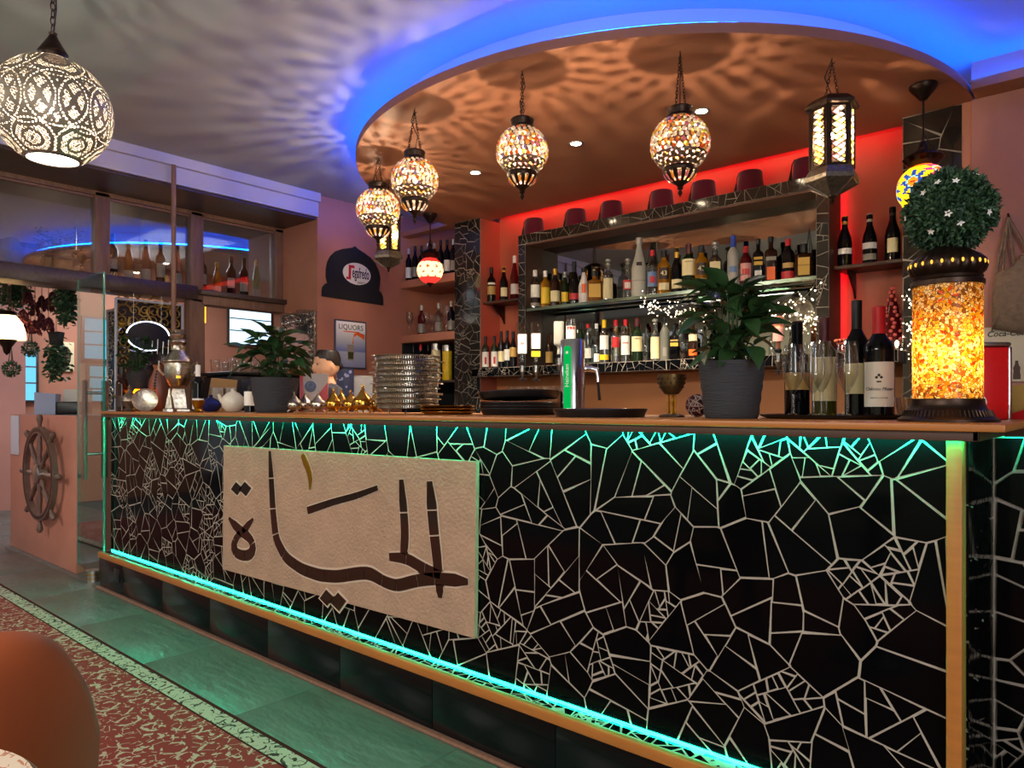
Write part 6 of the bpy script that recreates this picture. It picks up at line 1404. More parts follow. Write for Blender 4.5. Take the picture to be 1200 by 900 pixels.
obj('bowl', MB().lathe([(.03, 0), (.03, .006), (.012, .012), (.04, .022), (.058, .045), (.06, .07), (.056, .07), (.035, .03)], 24), mt['gunmetal'], t)
r = random.Random(8); b = MB()
for k in range(46):
    a = r.uniform(0, 2 * pi); p = Vector((.02 * cos(a), .02 * sin(a), .06)); P = [p]; dv = Vector((cos(a) * .5, sin(a) * .9, r.uniform(.5, 1.6)))
    for q in range(5): P.append(P[-1] + dv * .026); dv += Vector((0, 0, -.22)); 
    for q in P[1:]: leaf(b, q, Vector((r.gauss(0, 1), r.gauss(0, 1), .3)), .028, .004)
obj('foliage', b, mt['leaf2'], t, kind='stuff', smooth=False)
t = thing('ornate_jug', 'dark slender oriental jug with curved handle on the high ledge', 'jug', (-5.73, atx(96, -5.73)[0], 2.0757), pi / 2)
obj('body', MB().lathe([(.036, 0), (.036, .008), (.012, .03), (.008, .05), (.018, .062), (.008, .074), (.03, .10), (.034, .12), (.03, .14), (.012, .155), (.016, .165), (.002, .19)], 24), mt['bronze'], t)
obj('handle', MB().tube([(-.028, 0, .135), (-.055, 0, .15), (-.062, 0, .125), (-.032, 0, .095)], .004, 6), mt['bronze'], t); obj('spout', MB().tube([(.03, 0, .11), (.055, 0, .115), (.075, 0, .112)], [.007, .005, .004], 6), mt['bronze'], t)
# glass door leaf at the bar's end
GY = 1.725
t = thing('glass_door', 'clear glass door leaf with brown bar handles at the left end of the bar', 'door', (-5.1, GY, 0))
wobj('glass', MB().box((-5.33, GY - .005, .07), (-4.885, GY + .005, 1.97)), mt['doorglass'], t, smooth=False)
for a in (-5.3345, -4.8845): wobj('edge', MB().box((a, GY - .0055, .07), (a + .005, GY + .0055, 1.97)), M('green_glass_edge', '3aa894', .1, spec=.8, trans=.4), t, smooth=False)
for hx, hy in ((-5.03, GY - .06), (-5.03, GY + .06)):
    hd = wobj('handle', MB().bbox((hx - .016, hy - .012, .66), (hx + .016, hy + .012, 1.29), .005), M('handle_wood', '5d4a44', .4), t)
for z in (.82, 1.21): wobj('handle_bolt', MB().cyl((-5.03, GY - .06, z), (-5.03, GY + .06, z), .009, None, 10), mt['steel'], t)
wobj('floor_pivot', MB().cyl((-5.06, GY - .0, 0), (-5.06, GY - .0, .072), .048, .048, 20), mt['steel'], t)
for z in (.02, .045): wobj('pivot_ring', MB().cyl((-5.06, GY, z), (-5.06, GY, z + .006), .05, .05, 20), mt['brass'], t)
# reception desk with ship's wheel
t = thing('reception_desk', 'copper plastered reception desk front left of the glass door', 'desk', (-6.1, 1.9, 0))
wobj('front', MB().bbox((-6.84, 1.72, 0), (-5.36, 1.78, 1.0605), .004), mt['copper'], t)
wobj('side', MB().box((-5.42, 1.78, 0), (-5.36, 2.04, 1.03)), mt['copper'], t, smooth=False); wobj('top', MB().bbox((-6.84, 1.78, 1.03), (-5.36, 2.06, 1.06), .004), mt['darkwood'], t)
wobj('inset_panel', MB().bbox((-6.80, 1.712, .74), (-6.60, 1.721, 1.05), .004), mt['soffit'], t, label='pale framed inset at the desk corner')
wc = on_y(46.5, 555, 1.66)
t = thing('ship_wheel', 'weathered wooden ship wheel mounted on the copper desk front', 'ship wheel', (wc.x, 1.66, wc.z))
wm = M('weathered_wood', '6b5046', .5, noise=(12, .45)); Rw = .335
rim = MB(); 
for k in range(64): pass
prof_ = [(Rw, -.018), (Rw, .018), (Rw - .045, .018), (Rw - .045, -.018), (Rw, -.018)]
rim.lathe(prof_, 64, Matrix.Rotation(pi / 2, 4, 'X'), close=False); obj('rim', rim, wm, t)
obj('rim_band', MB().lathe([(Rw - .012, -.020), (Rw - .033, -.020)], 64, Matrix.Rotation(pi / 2, 4, 'X') @ Matrix.Scale(-1, 4, (0, 0, 1)), close=False), mt['bronze'], t)
obj('hub', MB().lathe([(.001, .034), (.05, .034), (.066, .026), (.066, -.03), (.001, -.03)], 28, Matrix.Rotation(pi / 2, 4, 'X'), close=False), mt['steel'], t)
for k in range(8):
    a = pi / 4 * k; ux, uz = cos(a), sin(a)
    q = Matrix.Rotation(-a + pi / 2, 4, 'Y')
    obj('spoke', MB().lathe([(.013, .05), (.018, .10), (.011, .13), (.018, .18), (.014, .24), (.012, Rw - .03)], 10, q), wm if k % 4 else mt['steel'], t)
    obj('grip', MB().lathe([(.011, Rw - .005), (.012, Rw + .015), (.02, Rw + .05), (.021, Rw + .065), (.012, Rw + .085), (.001, Rw + .09)], 10, q), wm, t)
# till on the desk
p = (-6.38, 1.98); t = thing('till_screen', 'black till with pale screen hood on the copper desk', 'till', (p[0], p[1], 1.061), face_cam(p) - .2)
obj('base', MB().bbox((-.16, -.10, 0), (.16, .10, .10), .01), mt['black'], t); obj('hood', MB().prism([(-.19, 0), (-.05, .0), (-.05, .16), (-.19, .17)], -.12, .06), M('hood_grey', '8c94b0', .4), t, smooth=False)
obj('screen', MB().box((-.03, -.02, .10), (.17, .0, .20), Matrix.Rotation(-.3, 4, 'X')), M('pale_screen', 'b8b4b0', .5), t, smooth=False)
obj('receipt', MB().box((.0, -.08, .101), (.10, -.03, .104)), mt['white'], t, smooth=False)

# ornate openwork panel with mirror behind the left end of the bar, oval sign in front of it
mt['gold_dull'] = M('scroll_gold', 'a8823e', .4, metal=.7, noise=(20, .4))
def spiral(mb, c, R, turns, ph, ex, ez, r_=.006, fl=1):
    P = []
    for k in range(15):
        f = k / 14; a = ph + fl * turns * 2 * pi * f; q = R * (1 - .88 * f); P.append(c + ex * (q * cos(a)) + ez * (q * sin(a)))
    mb.tube(P, [r_ * (1 - .4 * k / 14) for k in range(15)], 5)
def scroll_panel(name, lab, org, ex, ez, w, h, band, R, matn, mirror, frame='wood', seed=1, top=None):
    org, ex, ez = Vector(org), Vector(ex), Vector(ez); N = ex.cross(ez).normalized()
    t = thing(name, lab, 'mirror', org); r = random.Random(seed); P = lambda a, b_, o=0: org + ex * a + ez * b_ + N * o
    b = MB(); b.add([P(0, 0), P(w, 0), P(w, h), P(0, h), P(0, 0, -.012), P(w, 0, -.012), P(w, h, -.012), P(0, h, -.012)], [(0, 1, 2, 3), (7, 6, 5, 4), (0, 4, 5, 1), (1, 5, 6, 2), (2, 6, 7, 3), (3, 7, 4, 0)]); wobj('glass', b, mirror, t, smooth=False)
    f = MB()
    for a0, b0, a1, b1 in ((0, 0, w, 0), (w, 0, w, h), (w, h, 0, h), (0, h, 0, 0)): f.tube([P(a0, b0, .006), P(a1, b1, .006)], .010, 6)
    wobj('frame', f, mt[frame], t)
    s = MB(); y = R * .9
    while y < h:
        x_ = R * .9
        while x_ < w:
            if x_ < band or x_ > w - band or y > h - (top or band): spiral(s, P(x_ + r.uniform(-.3, .3) * R, y + r.uniform(-.2, .2) * R, .008), R * r.uniform(.75, 1.1), r.uniform(1.2, 1.7), r.uniform(0, 6), ex, ez, R * .13, r.choice((-1, 1)))
            x_ += R * 1.4
        y += R * 1.4
    wobj('scrollwork', s, mt[matn], t, kind='stuff'); return t
dm = M('dim_mirror', '5a5a66', .06, metal=.9); bm2 = M('blue_mirror', '6f87a8', .05, metal=.9)
y0 = atx(136, -5.66)[0]; y1 = atx(214, -5.66)[0]
scroll_panel('scroll_screen', 'openwork gold scroll screen behind the oval light sign', (-5.67, y0, .02), (0, 1, 0), (0, 0, 1), y1 - y0, 1.90, .06, .055, 'gold_dull', dm, 'soffit', 2, .36)
scroll_panel('scroll_screen', 'pale carved scroll screen seen through the glass door', (-6.42, 2.30, 1.085), (.95, .3, 0), (0, 0, 1), .42, .83, .07, .035, 'silver', bm2, 'soffit', 3, .34)
scroll_panel('carved_mirror', 'carved bronze-framed mirror on the wall end behind the left plant', (-5.60, 3.408, 1.36), (1, 0, 0), (0, 0, 1), .50, .55, .075, .04, 'silver', M('pale_mirror', 'a0a4a8', .05, metal=.9), 'wood', 4)
y = atx(173, -5.60)[0]; zc = zof(394, atx(173, -5.60)[1])
t = thing('oval_sign', 'dark oval hanging sign with a white light ring', 'sign', (-5.60, y, zc - .1))
a_, b_ = .155, .108
pts = [(a_ * cos(2 * pi * k / 48), b_ * sin(2 * pi * k / 48)) for k in range(48)]
wobj('board', MB().prism([(y + p[0], zc + p[1]) for p in pts][::-1], -.012, .006, MX_(-5.60)), M('sign_navy', '14182a', .25), t, smooth=False)
for s0, s1 in ((.04, .96), (1.08, 1.62)):
    wobj('light_ring', MB().tube([(-5.585, y + a_ * 1.0 * cos(pi * (s0 + (s1 - s0) * k / 30)), zc + b_ * 1.0 * sin(pi * (s0 + (s1 - s0) * k / 30))) for k in range(31)], .0045, 6), E('sign_ring', 'e8eeff', 3.0), t)
for k in range(4): wobj('stick', MB().cyl((-5.575, y + .02 + .04 * k, zc - .13), (-5.575, y + .025 + .04 * k, zc - .035 + .015 * (k % 2)), .004, None, 6), mt['steel'], t)
for s in (-.1, .1): wobj('wire', MB().cyl((-5.6, y + s, zc + b_ * .75), (-5.6, y + s, 1.966), .0015, None, 4), mt['steel'], t)
# side counter and coffee machine behind the left of the bar
t = thing('side_counter', 'dark side counter carrying the coffee machine', 'counter', (-5.3, 2.9, 0)); wobj('top', MB().bbox((-5.59, 2.60, 1.01), (-5.0, 3.40, 1.05), .004), mt['darkwood'], t); wobj('body', MB().box((-5.57, 2.62, 0), (-5.03, 3.38, 1.01)), mt['blackmatt'], t, smooth=False)
t = thing('coffee_machine', 'big black coffee machine behind the left potted plant', 'coffee machine', (-5.3, 3.0, 1.05))
wobj('body', MB().bbox((-5.55, 2.68, 1.06), (-5.08, 3.34, 1.36), .02), M('machine_black', '16171d', .25), t); wobj('top_tray', MB().bbox((-5.56, 2.66, 1.36), (-5.06, 3.36, 1.385), .006), mt['black'], t)
wobj('front_plate', MB().bbox((-5.085, 2.74, 1.20), (-5.070, 3.28, 1.33), .004), M('machine_grey', '2a2e3c', .2), t)
for k in range(2): gh = wobj('group_head', MB().cyl((-5.06, 2.88 + .24 * k, 1.13), (-5.06, 2.88 + .24 * k, 1.20), .035, None, 16), mt['chrome'], t); wobj('filter_handle', MB().tube([(-5.06, 2.88 + .24 * k, 1.14), (-4.96, 2.87 + .24 * k, 1.13), (-4.90, 2.87 + .24 * k, 1.12)], [.012, .012, .014], 8), mt['black'], t)
for k in range(3): wobj('foot', MB().cyl((-5.5 + .2 * k, 2.74, 1.05), (-5.5 + .2 * k, 2.74, 1.062), .02, None, 10), mt['black'], t)
r = random.Random(5); k = 0
for iy in range(6):
    for ix in range(3):
        k += 1; x_, y_ = -5.46 + .13 * ix + r.uniform(-.01, .01), 2.73 + .105 * iy + r.uniform(-.008, .008)
        row_ = ('back', 'middle', 'front')[ix]; nth = ('first', 'second', 'third', 'fourth', 'fifth', 'sixth')[iy]
        goblet('glass_cup', '%s clear glass from the left in the %s row on top of the coffee machine' % (nth, row_), x_, y_, 1.386, .085 + .02 * (k % 2), .036, 'glass', 'glasses on the coffee machine', 'tumbler')
# back room window, neon tube, hanging plants, dried flowers, lamp
bx = -9.29
def window_(n, u0, v0, u1, v1, s, col='8fd4ff'):
    p, q = on_x(u0, v1, bx), on_x(u1, v0, bx)
    t = struct('window_%d' % n, MB().bbox((bx, p.y - .03, p.z - .03), (bx + .03, q.y + .03, q.z + .03), .004), mt['darkwood'])
    obj('pane', MB().box((bx + .03, p.y, p.z), (bx + .034, q.y, q.z)), E('daylit_glass_%d' % n, col, s), t, smooth=False)
    m = MB()
    for f in (.35, .68): m.box((bx + .034, p.y, p.z + (q.z - p.z) * f - .008), (bx + .042, q.y, p.z + (q.z - p.z) * f + .008))
    obj('glazing_bar', m, mt['steel'], t, smooth=False); return t
window_(4, -4, 425, 12, 464, .75, '58b8f0'); window_(5, 26, 412, 41, 469, .85, '6cc4f4'); window_(6, 268, 364, 316, 402, 1.3, 'bfe6ff'); window_(7, 98, 376, 134, 420, .7, '62c4ea'); window_(8, 104, 430, 132, 470, .55, '70d0f0')
y = atx(236.5, -8.2)[0]; d = atx(236.5, -8.2)[1]
t = thing('neon_tube', 'vertical red and yellow glowing tube behind the wooden post', 'neon light', (-8.2, y, zof(378, d)))
for k, c in enumerate(('ff2a10', 'ffb020')): obj('tube', MB().cyl((0, .03 * k, 0), (0, .03 * k, zof(354, d) - zof(378, d)), .016, None, 10), E('neon_%d' % k, c, 2.4), t)
obj('cable', MB().cyl((0, .015, zof(354, d) - zof(378, d)), (0, .015, ZC - zof(378, d)), .003, None, 6), mt['black'], t)
def hang_cable(t, z0, L, n=3, R=.07):
    b = MB(); L -= ZC - 2.25
    for k in range(n): b.tube([(R * cos(k * 2.1), R * sin(k * 2.1), z0), (0, 0, z0 + .22), (0, 0, L)], .0035, 4)
    obj('cord', b, mt['stem'], t)
t = thing('plant_rack', 'plain wooden rack under the back room ceiling that the plants hang from', 'rack', (-6.8, 1.6, 2.25))
for k in range(12): wobj('board', MB().box((-7.6, .70 + .15 * k, 2.25), (-5.95, .846 + .15 * k, 2.275)), mt['wood'], t, smooth=False)
for k in (0, 1): wobj('rail', MB().box((-7.5 + 1.45 * k, .6, 2.275), (-7.46 + 1.45 * k, 2.5, 2.30)), mt['wood'], t, smooth=False)
for k in range(4): wobj('rod', MB().cyl((-7.48 + 1.45 * (k % 2), .7 + 1.7 * (k // 2), 2.30), (-7.48 + 1.45 * (k % 2), .7 + 1.7 * (k // 2), ZC), .006, None, 6), mt['steel'], t)
def ball_plant(lab, u, v, rpx, X, seed, pot=True):
    y, d = atx(u, X); S = d / FPX; z = zof(v, d); R = rpx * S; t = thing('hanging_plant', lab, 'hanging plant', (X, y, z - R * .8)); r = random.Random(seed); b = MB()
    for k in range(420):
        w = Vector((r.gauss(0, 1), r.gauss(0, 1), r.gauss(0, 1))).normalized(); leaf(b, w * R * r.uniform(.55, .95) + Vector((0, 0, R * .8)), w + Vector((r.gauss(0, .5), r.gauss(0, .5), r.gauss(0, .5))), R * .32, R * .09)
    obj('foliage', b, mt['leaf2'], t, kind='stuff', smooth=False); obj('pot', MB().lathe([(R * .35, 0), (R * .55, R * .5), (R * .5, R * .5), (.001, R * .45)], 16), mt['stem'], t); hang_cable(t, R * .5, ZC - z + R * .8, 3, R * .45); return t
ball_plant('round green hanging plant on a triangular cord, far left room', 36, 409, 9, -7.4, 1); ball_plant('round mossy hanging plant at the far left edge of the back room', 13, 432, 9, -7.2, 2); ball_plant('bushy dark green plant hanging behind the glass door edge', 146, 388, 13, -6.0, 4)
def drape(lab, u, v0, v1, wpx, X, seed, pot=None):
    y, d = atx(u, X); S = d / FPX; z0, z1 = zof(v0, d), zof(v1, d); t = thing('trailing_ivy', lab, 'hanging plant', (X, y, z1)); r = random.Random(seed); b = MB(); s = MB()
    for k in range(5):
        P = [Vector((r.uniform(-.03, .03), (k - 2) * wpx * S * .16 + .03 * sin(q * 1.7 + k), (z0 - z1) * (1 - q / 9 * (1 - .12 * k * (k % 2)))))  for q in range(10)]; s.tube(P, .003, 4)
        for p in P:
            for q in range(9): leaf(b, p + Vector((r.gauss(0, .02), r.gauss(0, wpx * S * .13), r.gauss(0, .03))), Vector((r.gauss(0, 1), r.gauss(0, 1), -.4)), .05, .016)
    obj('foliage', b, mt['leaf2'], t, kind='stuff', smooth=False); obj('stems', s, mt['stem'], t, kind='stuff')
    if pot: obj('pot', MB().lathe([(.05, z0 - z1), (.065, z0 - z1 + .11), (.06, z0 - z1 + .11), (.001, z0 - z1 + .09)], 4), mt['blackmatt'], t, smooth=False)
    obj('cord', MB().cyl((0, 0, z0 - z1 + (.1 if pot else 0)), (0, 0, 2.25 - z1), .003, None, 5), mt['stem'], t); return t
drape('long trailing ivy in a black square pot, back room', 66, 404, 440, 16, -7.0, 3, True); drape('dense trailing ivy hanging from the beam, back room', 77, 338, 372, 12, -6.3, 4); drape('thin leafy vine at the top left of the back room', 17, 336, 356, 30, -7.5, 6)
mt['dried'] = M('dried_red', '5e2430', .9, noise=(30, .5))
for k, (u, v) in enumerate(((27, 366), (33, 345), (33, 378), (41, 358), (41, 379), (49, 350), (49, 372), (57, 352), (57, 376), (62, 346))):
    X = -6.6 - .22 * (k % 4) - (.5 if k == 5 else 0); y, d = atx(u, X); S = d / FPX; z = zof(v, d); H = 17 * S; t = thing('dried_bunch', ('first', 'second', 'third', 'fourth', 'fifth', 'sixth', 'seventh', 'eighth', 'ninth', 'last')[k] + ' dark red dried flower bunch from the left, hanging in the back room', 'dried flowers', (X, y, z - H * .5), k, 'dried flower bunches in the back room'); r = random.Random(k); b = MB()
    for q in range(90): a = r.uniform(0, 2 * pi); f = r.random(); leaf(b, (5 * S * (1 - f) * cos(a) * r.random() ** .5, 5 * S * (1 - f) * sin(a) * r.random() ** .5, H * f * .8), Vector((cos(a) * .6, sin(a) * .6, -1)), .05, .012)
    obj('petals', b, mt['dried'], t, kind='stuff', smooth=False); obj('cord', MB().cyl((0, 0, H * .5), (0, 0, 2.25 - z + H * .5), .003, None, 4), mt['stem'], t)
X = -6.5; y, d = atx(8, X); S = d / FPX; z = zof(398, d)
t = thing('dome_lamp', 'glowing white mosaic dome lamp with brown finial at the far left', 'pendant lamp', (X, y, z)); Rl = 19 * S
obj('shade', MB().lathe([(Rl, 0), (Rl * .98, .06), (Rl * .8, .13), (Rl * .5, .18), (Rl * .3, .2)], 32, close=False), TRL('cream_glass', 'ffe6b8', .75), t); obj('cap', MB().lathe([(Rl * .62, .185), (Rl * .5, .215), (.01, .225)], 24), mt['bronze'], t); obj('finial', MB().lathe([(Rl * .55, -.002), (Rl * .4, -.03), (.03, -.06), (.02, -.1), (.001, -.12)], 20), mt['bronze'], t)
hang_cable(t, .22, ZC - z, 3, Rl * .5); bulb(t, .07, .03, 160)
# small framed things on the pier
p = on_x(75, 418, -8.9); t = thing('wall_ornament', 'carved ornament in a pale frame on the orange wall of the back room', 'ornament', p)
q = on_x(75, 418, -9.29); wobj('frame', MB().bbox((-9.30, q.y - .10, q.z - .17), (-9.27, q.y + .10, q.z + .17), .006), mt['cream'], t); wobj('figure', MB().ball((-9.25, q.y, q.z), (.03, .06, .12), 12, 8), mt['stem'], t)
t.location = (0, 0, 0)
for c in t.children: c.location = (0, 0, 0)
t.location = (-9.28, q.y, q.z - .17)
for c in t.children: c.location = -Vector(t.location)

# ------------------------------------------------------------------ woman behind the bar
px, pd = aty(383, 2.95); PY = 2.95
HZ = zof(411, pd)                                # crown of the head
t = thing('person', 'woman with dark pulled-back hair in a grey top, looking left behind the bar', 'person', (px, PY, 0), 0)
fdir = (-RT * .80 - FW * .60); fa = atan2(fdir.y, fdir.x) + pi / 2      # her front (local -Y) points that way
t.rotation_euler = (0, 0, fa)
H = HZ; k = H / 1.62
me = bpy.data.meshes.new('person')
V = []; Ed = []; Rr = []
def node(p, r, par=None):
    V.append(tuple(c * k for c in p)); Rr.append(tuple(c * k for c in r) if isinstance(r, tuple) else (r * k, r * k)); 
    if par is not None: Ed.append((par, len(V) - 1))
    return len(V) - 1
pel = node((0, 0, .86), (.150, .115)); wa = node((0, 0, 1.02), (.125, .095), pel); ch = node((0, -.01, 1.20), (.145, .105), wa); sh = node((0, .0, 1.325), (.115, .08), ch); nb = node((0, .005, 1.375), (.062, .062), sh); nk = node((0, -.004, 1.43), (.052, .055), nb); hd0 = node((0, -.02, 1.50), (.045, .05), nk)
for s in (-1, 1):
    a = node((s * .155, .0, 1.315), .062, sh); e = node((s * .205, .02, 1.06), .044, a); e2 = node((s * .20, -.06, .95), .038, e); w = node((s * .16, -.22, .90), .027, e2); pm_ = node((s * .15, -.27, .895), (.036, .02), w)
    for f, (dx, dl) in enumerate(((-.030, .075), (-.010, .088), (.010, .082), (.028, .066))):
        f1 = node((s * .15 + dx, -.31, .895), .0105, pm_); f2 = node((s * .15 + dx * 1.2, -.31 - dl * .5, .885), .0095, f1); node((s * .15 + dx * 1.2, -.31 - dl * .85, .862), .008, f2)
    t1 = node((s * .15 - s * .038, -.255, .885), .012, w); node((s * .15 - s * .055, -.295, .87), .009, t1)
    h1 = node((s * .085, .0, .80), .088, pel); kn = node((s * .09, -.01, .47), .058, h1); cf = node((s * .09, .015, .30), .052, kn); an = node((s * .09, .01, .075), .036, cf); node((s * .095, -.10, .03), .032, an)
me.from_pydata(V, Ed, []); o = bpy.data.objects.new('body', me); COL.objects.link(o)
md = o.modifiers.new('skin', 'SKIN'); md.use_smooth_shade = True
for v, rr in zip(me.skin_vertices[0].data, Rr): v.radius = rr
me.skin_vertices[0].data[pel].use_root = True
md2 = o.modifiers.new('sub', 'SUBSURF'); md2.levels = md2.render_levels = 1
bpy.context.view_layer.update()
body_me = bpy.data.meshes.new_from_object(o.evaluated_get(bpy.context.evaluated_depsgraph_get())); bpy.data.objects.remove(o)
# head: rings of cross-sections shaped from chin to crown; the face looks along -Y
hs = k; HB = HZ - .225 * hs
def head_ring(f, nseg=40):                       # f 0 chin .. 1 crown
    z = HB + f * .225 * hs; ring = []
    wx_ = .072 * hs * (max(0, 1 - abs((f - .56) / .62) ** 2.6)) ** .5; 
    if f < .35: wx_ *= .80 + .57 * f
    yf = -.098 * hs * (max(0, 1 - abs((f - .45) / .66) ** 3.0)) ** .5; yb = .100 * hs * (max(0, 1 - abs((f - .62) / .52) ** 2.4)) ** .5
    if f < .2: yb = min(yb, .01 * hs + .2 * f * hs)
    for i in range(nseg):
        a = 2 * pi * i / nseg; c, s = cos(a), sin(a); x_ = wx_ * c; y_ = (-yf if s > 0 else yb) * s; y_ = -y_ if s > 0 else -y_
        ang = abs(x_) / max(wx_, 1e-4); front = s > 0
        if front:
            g = math.exp(-(x_ / (.013 * hs)) ** 2)
            nose = g * max(0, 1 - abs(f - .41) / .16) * .028 * hs if f < .41 else g * max(0, 1 - (f - .41) / .20) * .026 * hs
            lips = math.exp(-(x_ / (.024 * hs)) ** 2) * (math.exp(-((f - .265) / .022) ** 2) + math.exp(-((f - .225) / .022) ** 2)) * .008 * hs - math.exp(-(x_ / (.024 * hs)) ** 2) * math.exp(-((f - .245) / .008) ** 2) * .004 * hs
            eyes = sum(math.exp(-((x_ - q * .031 * hs) / (.016 * hs)) ** 2) for q in (-1, 1)) * math.exp(-((f - .53) / .045) ** 2) * .010 * hs
            chin = math.exp(-(x_ / (.022 * hs)) ** 2) * math.exp(-((f - .08) / .06) ** 2) * .008 * hs
            brow = math.exp(-((f - .61) / .03) ** 2) * math.exp(-(x_ / (.05 * hs)) ** 2) * .004 * hs
            y_ -= nose + lips + chin + brow - eyes
        ring.append((x_, y_, z))
    return ring
fsl = [.0, .02, .05, .08, .12, .16, .20, .225, .245, .265, .29, .32, .35, .38, .41, .44, .47, .50, .53, .56, .60, .64, .68, .73, .78, .83, .88, .92, .955, .98, .995]
rings = [head_ring(f) for f in fsl]; ns = 40; hb = MB(); hb.v = sum(rings, []); hb.f = [(j * ns + i, j * ns + (i + 1) % ns, (j + 1) * ns + (i + 1) % ns, (j + 1) * ns + i) for j in range(len(rings) - 1) for i in range(ns)] + [tuple(range(ns))[::-1], tuple((len(rings) - 1) * ns + i for i in range(ns))]; hb.mi = [0] * len(hb.f)
head_me = hb.mesh('head', [])
ear = MB()
for s in (-1, 1):
    Me = Matrix.Translation((s * .070 * hs, .012 * hs, HB + .47 * .225 * hs)) @ Matrix.Rotation(s * .35, 4, 'Z'); ear.ball((0, 0, 0), (.008 * hs, .015 * hs, .027 * hs), 12, 8, Me)
bm = bmesh.new(); bm.from_mesh(body_me); bm.from_mesh(head_me); bm.from_mesh(ear.mesh('ear', [])); jm = bpy.data.meshes.new('body'); bm.to_mesh(jm); bm.free()
# one continuous surface
o = bpy.data.objects.new('body', jm); COL.objects.link(o); rm = o.modifiers.new('remesh', 'REMESH'); rm.mode = 'VOXEL'; rm.voxel_size = .0052
bpy.context.view_layer.update(); jm2 = bpy.data.meshes.new_from_object(o.evaluated_get(bpy.context.evaluated_depsgraph_get())); bpy.data.objects.remove(o)
skin = M('skin', 'd9a17c', .5); skin.node_tree.nodes['Principled BSDF'].inputs['Subsurface Weight'].default_value = 0.08
shirt = M('grey_top', '4c474b', .85); trs = M('dark_trousers', '1c1c22', .85); lipm = M('lip', 'b0605a', .4); hairm = M('dark_hair', '2b211d', .45, noise=(50, .5), stretch=(6, 1, 6))
for m_ in (skin, shirt, trs, lipm): jm2.materials.append(m_)
mi = []
for f in jm2.polygons:
    c = f.center / k; z = c.z; m_ = 0
    arm = abs(c.x) > .13 and z < 1.25
    neck_v = 1.372 - max(0, -c.y - .02) * .9 if abs(c.x) < .085 else 9
    if c.z * k > HB + .002: m_ = 3 if (.205 < (c.z * k - HB) / (.225 * hs) < .285 and abs(c.x) < .025 and c.y < -.085) else 0
    elif z > min(neck_v, 1.385 if abs(c.x) < .09 else 9): m_ = 0
    elif z < .90 and abs(c.x) < .19 and c.y > -.14 and not (arm and abs(c.x) > .175): m_ = 2
    elif arm and c.y < -.12: m_ = 0
    else: m_ = 1
    if z < .06: m_ = 2
    mi.append(m_)
jm2.polygons.foreach_set('material_index', mi); jm2.polygons.foreach_set('use_smooth', [True] * len(mi))
o = bpy.data.objects.new('body', jm2); COL.objects.link(o); o.parent = t
hr = MB(); fr_ = [.50, .56, .62, .68, .74, .80, .86, .91, .95, .98, .997]
rr_ = []
for f in fr_:
    q = []
    for (x_, y_, z) in head_ring(f):
        hairline = .74 + .12 * max(0, -y_ / (.1 * hs)) - (.0 if y_ < 0 else .35 * y_ / (.1 * hs)); g = 1.055 if f > hairline - .10 else .96
        q.append((x_ * g, y_ * g + .003 * hs, z + (.004 * hs if f > .9 else 0)))
    rr_.append(q)
hr.v = sum(rr_, []); hr.f = [(j * ns + i, j * ns + (i + 1) % ns, (j + 1) * ns + (i + 1) % ns, (j + 1) * ns + i) for j in range(len(rr_) - 1) for i in range(ns)] + [tuple((len(rr_) - 1) * ns + i for i in range(ns))]; hr.mi = [0] * len(hr.f)
hr.lathe([(.001, -.03 * hs), (.02 * hs, -.022 * hs), (.026 * hs, 0), (.02 * hs, .02 * hs), (.001, .03 * hs)], 16, Matrix.Translation((0, .102 * hs, HB + .50 * .225 * hs)))
obj('hair', hr, hairm, t, ang=2.0)
eb = [M('eye_white', 'e8e0d8', .2), M('eye_dark', '1c120c', .2)]
for s in (-1, 1):
    c_ = Vector((s * .030 * hs, -.0795 * hs, HB + .53 * .225 * hs)); e = MB(); e.ball(c_, (.0125 * hs, .0102 * hs, .0075 * hs), 12, 8); e.m = 1; e.ball(c_ + Vector((s * .002 * hs, -.0062 * hs, 0)), (.0078 * hs, .0066 * hs, .0074 * hs), 8, 6); obj('eye', e, eb, t)
    b = MB(); b.tube([(s * (.014 + .012 * q) * hs, (-.092 + .005 * q * q) * hs, HB + (.60 + .012 * (q if q < 2 else 4 - q)) * .225 * hs) for q in range(4)], .0022 * hs, 5); obj('eyebrow', b, hairm, t)
b = MB()
# cards standing behind the bar, near her
x, d = aty(402, 3.10); z = 1.0
t = thing('starry_card', 'dark blue card with pale sparkles standing behind the woman', 'card', (-4.93, 3.66, 1.05), face_cam((-4.93, 3.66)))
x, d = aty(403, 3.66); t.location = (x, 3.66, 1.05); S = d / FPX; h = zof(432, d) - 1.05
obj('board', MB().bbox((-11.5 * S, -.006, 0), (11.5 * S, .006, h), .003), M('night_blue', '26305c', .4), t); r = random.Random(3); b = MB()
for k_ in range(26): b.ball((r.uniform(-10, 10) * S, -.0065, r.uniform(.1, .95) * h), (r.uniform(.006, .014),) * 1 + (.001,) + (r.uniform(.006, .014),), 6, 4)
obj('sparkles', b, M('sparkle', 'b8bce8', .4), t, kind='stuff')
x, d = aty(425, 3.80); S = d / FPX; h = zof(440, d) - 1.05
t = thing('menu_frame', 'white sheet in a thin grey frame behind the gold incense burners', 'frame', (x, 3.80, 1.05), face_cam((x, 3.80))); obj('frame', MB().bbox((-12 * S, -.008, 0), (12 * S, .008, h), .004), mt['steel'], t); obj('sheet', MB().box((-11 * S, -.010, .01), (11 * S, -.008, h - .012)), mt['white'], t, smooth=False)
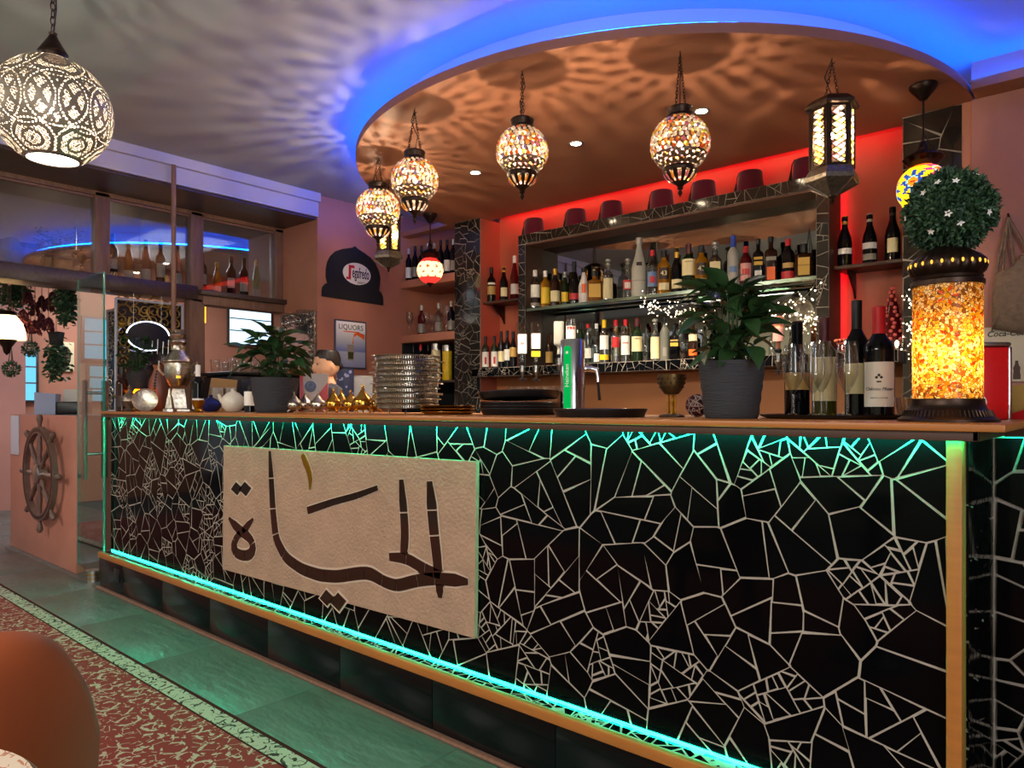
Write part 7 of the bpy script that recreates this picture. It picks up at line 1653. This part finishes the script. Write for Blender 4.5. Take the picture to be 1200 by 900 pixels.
sb = thing('corner_shelf_unit', 'dark low unit in the corner behind the woman', 'cabinet', (-4.8, 3.75, 0)); wobj('body', MB().box((-5.08, 3.50, 0), (-4.45, 3.94, 1.02)), mt['blackmatt'], sb, smooth=False); wobj('top', MB().bbox((-5.085, 3.48, 1.02), (-4.44, 3.945, 1.05), .004), mt['darkwood'], sb)

# ------------------------------------------------------------------ chair and table in the foreground
cc = at_d(-86, 742, 1.20)
t = thing('velvet_chair', 'rust-orange velvet tub chair with rounded back at lower left', 'chair', (cc.x, cc.y, .012), 0)
mv = M('rust_velvet', '9c4c26', .75, sheen=.12, noise=(2.5, .25), spec=.2)
hx = FW * .94 - RT * .34; ca = atan2(hx.y, hx.x)         # the open side points left, away from the bar
t.rotation_euler = (0, 0, ca)
zt_ = .785
b = MB(); na, nz = 36, 14; Ri, Ro = .215, .262; A = 1.35
def top_z(a): return zt_ - .20 * (abs(a) / A) ** 5.5
for side, R in ((0, Ro), (1, Ri)):
    for j in range(nz + 1):
        for i in range(na + 1):
            a = -A + 2 * A * i / na; f = j / nz; z = .36 + (top_z(a) - .36) * f; fl = R * (1.0 + .05 * f); rnd_ = 0
            if f > .86: rnd_ = (f - .86) / .14; fl += (-1 if side == 0 else 1) * (1 - sqrt(max(0, 1 - rnd_ ** 2))) * (Ro - Ri) / 2
            b.v.append((-fl * cos(a), fl * sin(a), z))
n1 = na + 1; off = (nz + 1) * n1
for j in range(nz):
    for i in range(na): q = j * n1 + i; b.f.append((q, q + n1, q + n1 + 1, q + 1)); b.f.append((off + q, off + q + 1, off + q + n1 + 1, off + q + n1))
for i in range(na): q = nz * n1 + i; b.f.append((q, off + q, off + q + 1, q + 1)); b.f.append((i, i + 1, off + i + 1, off + i))
for j in range(nz):
    for i in (0, na): q = j * n1 + i; b.f.append((q, off + q, off + q + n1, q + n1)[::1 if i == 0 else -1])
b.mi = [0] * len(b.f); obj('backrest', b, mv, t, ang=1.5)
obj('seat', MB().lathe([(.001, .36), (.22, .36), (.245, .38), (.25, .43), (.235, .465), (.12, .478), (.001, .48)], 36, close=False), mv, t)
for sx_ in (-1, 1):
    for sy_ in (-1, 1): obj('leg', MB().cyl((sx_ * .20, sy_ * .20, 0), (sx_ * .15, sy_ * .15, .37), .010, .016, 12), mt['black'], t)
tp = at_d(-196, 905, .63)
t = thing('table', 'small table under a white patterned cloth at the lower left corner', 'table', (tp.x, tp.y, .0095))
cz = .752
clm = rug_mat(bpy.data.materials.new('lace_cloth'), 'c9b6a0', 'a9745a', 'a9745a', 22)
obj('cloth', MB().lathe([(.16, .66), (.158, .70), (.155, .745), (.148, .752), (.001, .753)], 48, close=False), clm, t); obj('table_top', MB().lathe([(.001, .72), (.145, .72), (.148, .745), (.001, .748)], 40, close=False), mt['wood'], t); obj('pedestal', MB().lathe([(.18, 0), (.17, .02), (.04, .05), (.03, .7)], 24), mt['black'], t)
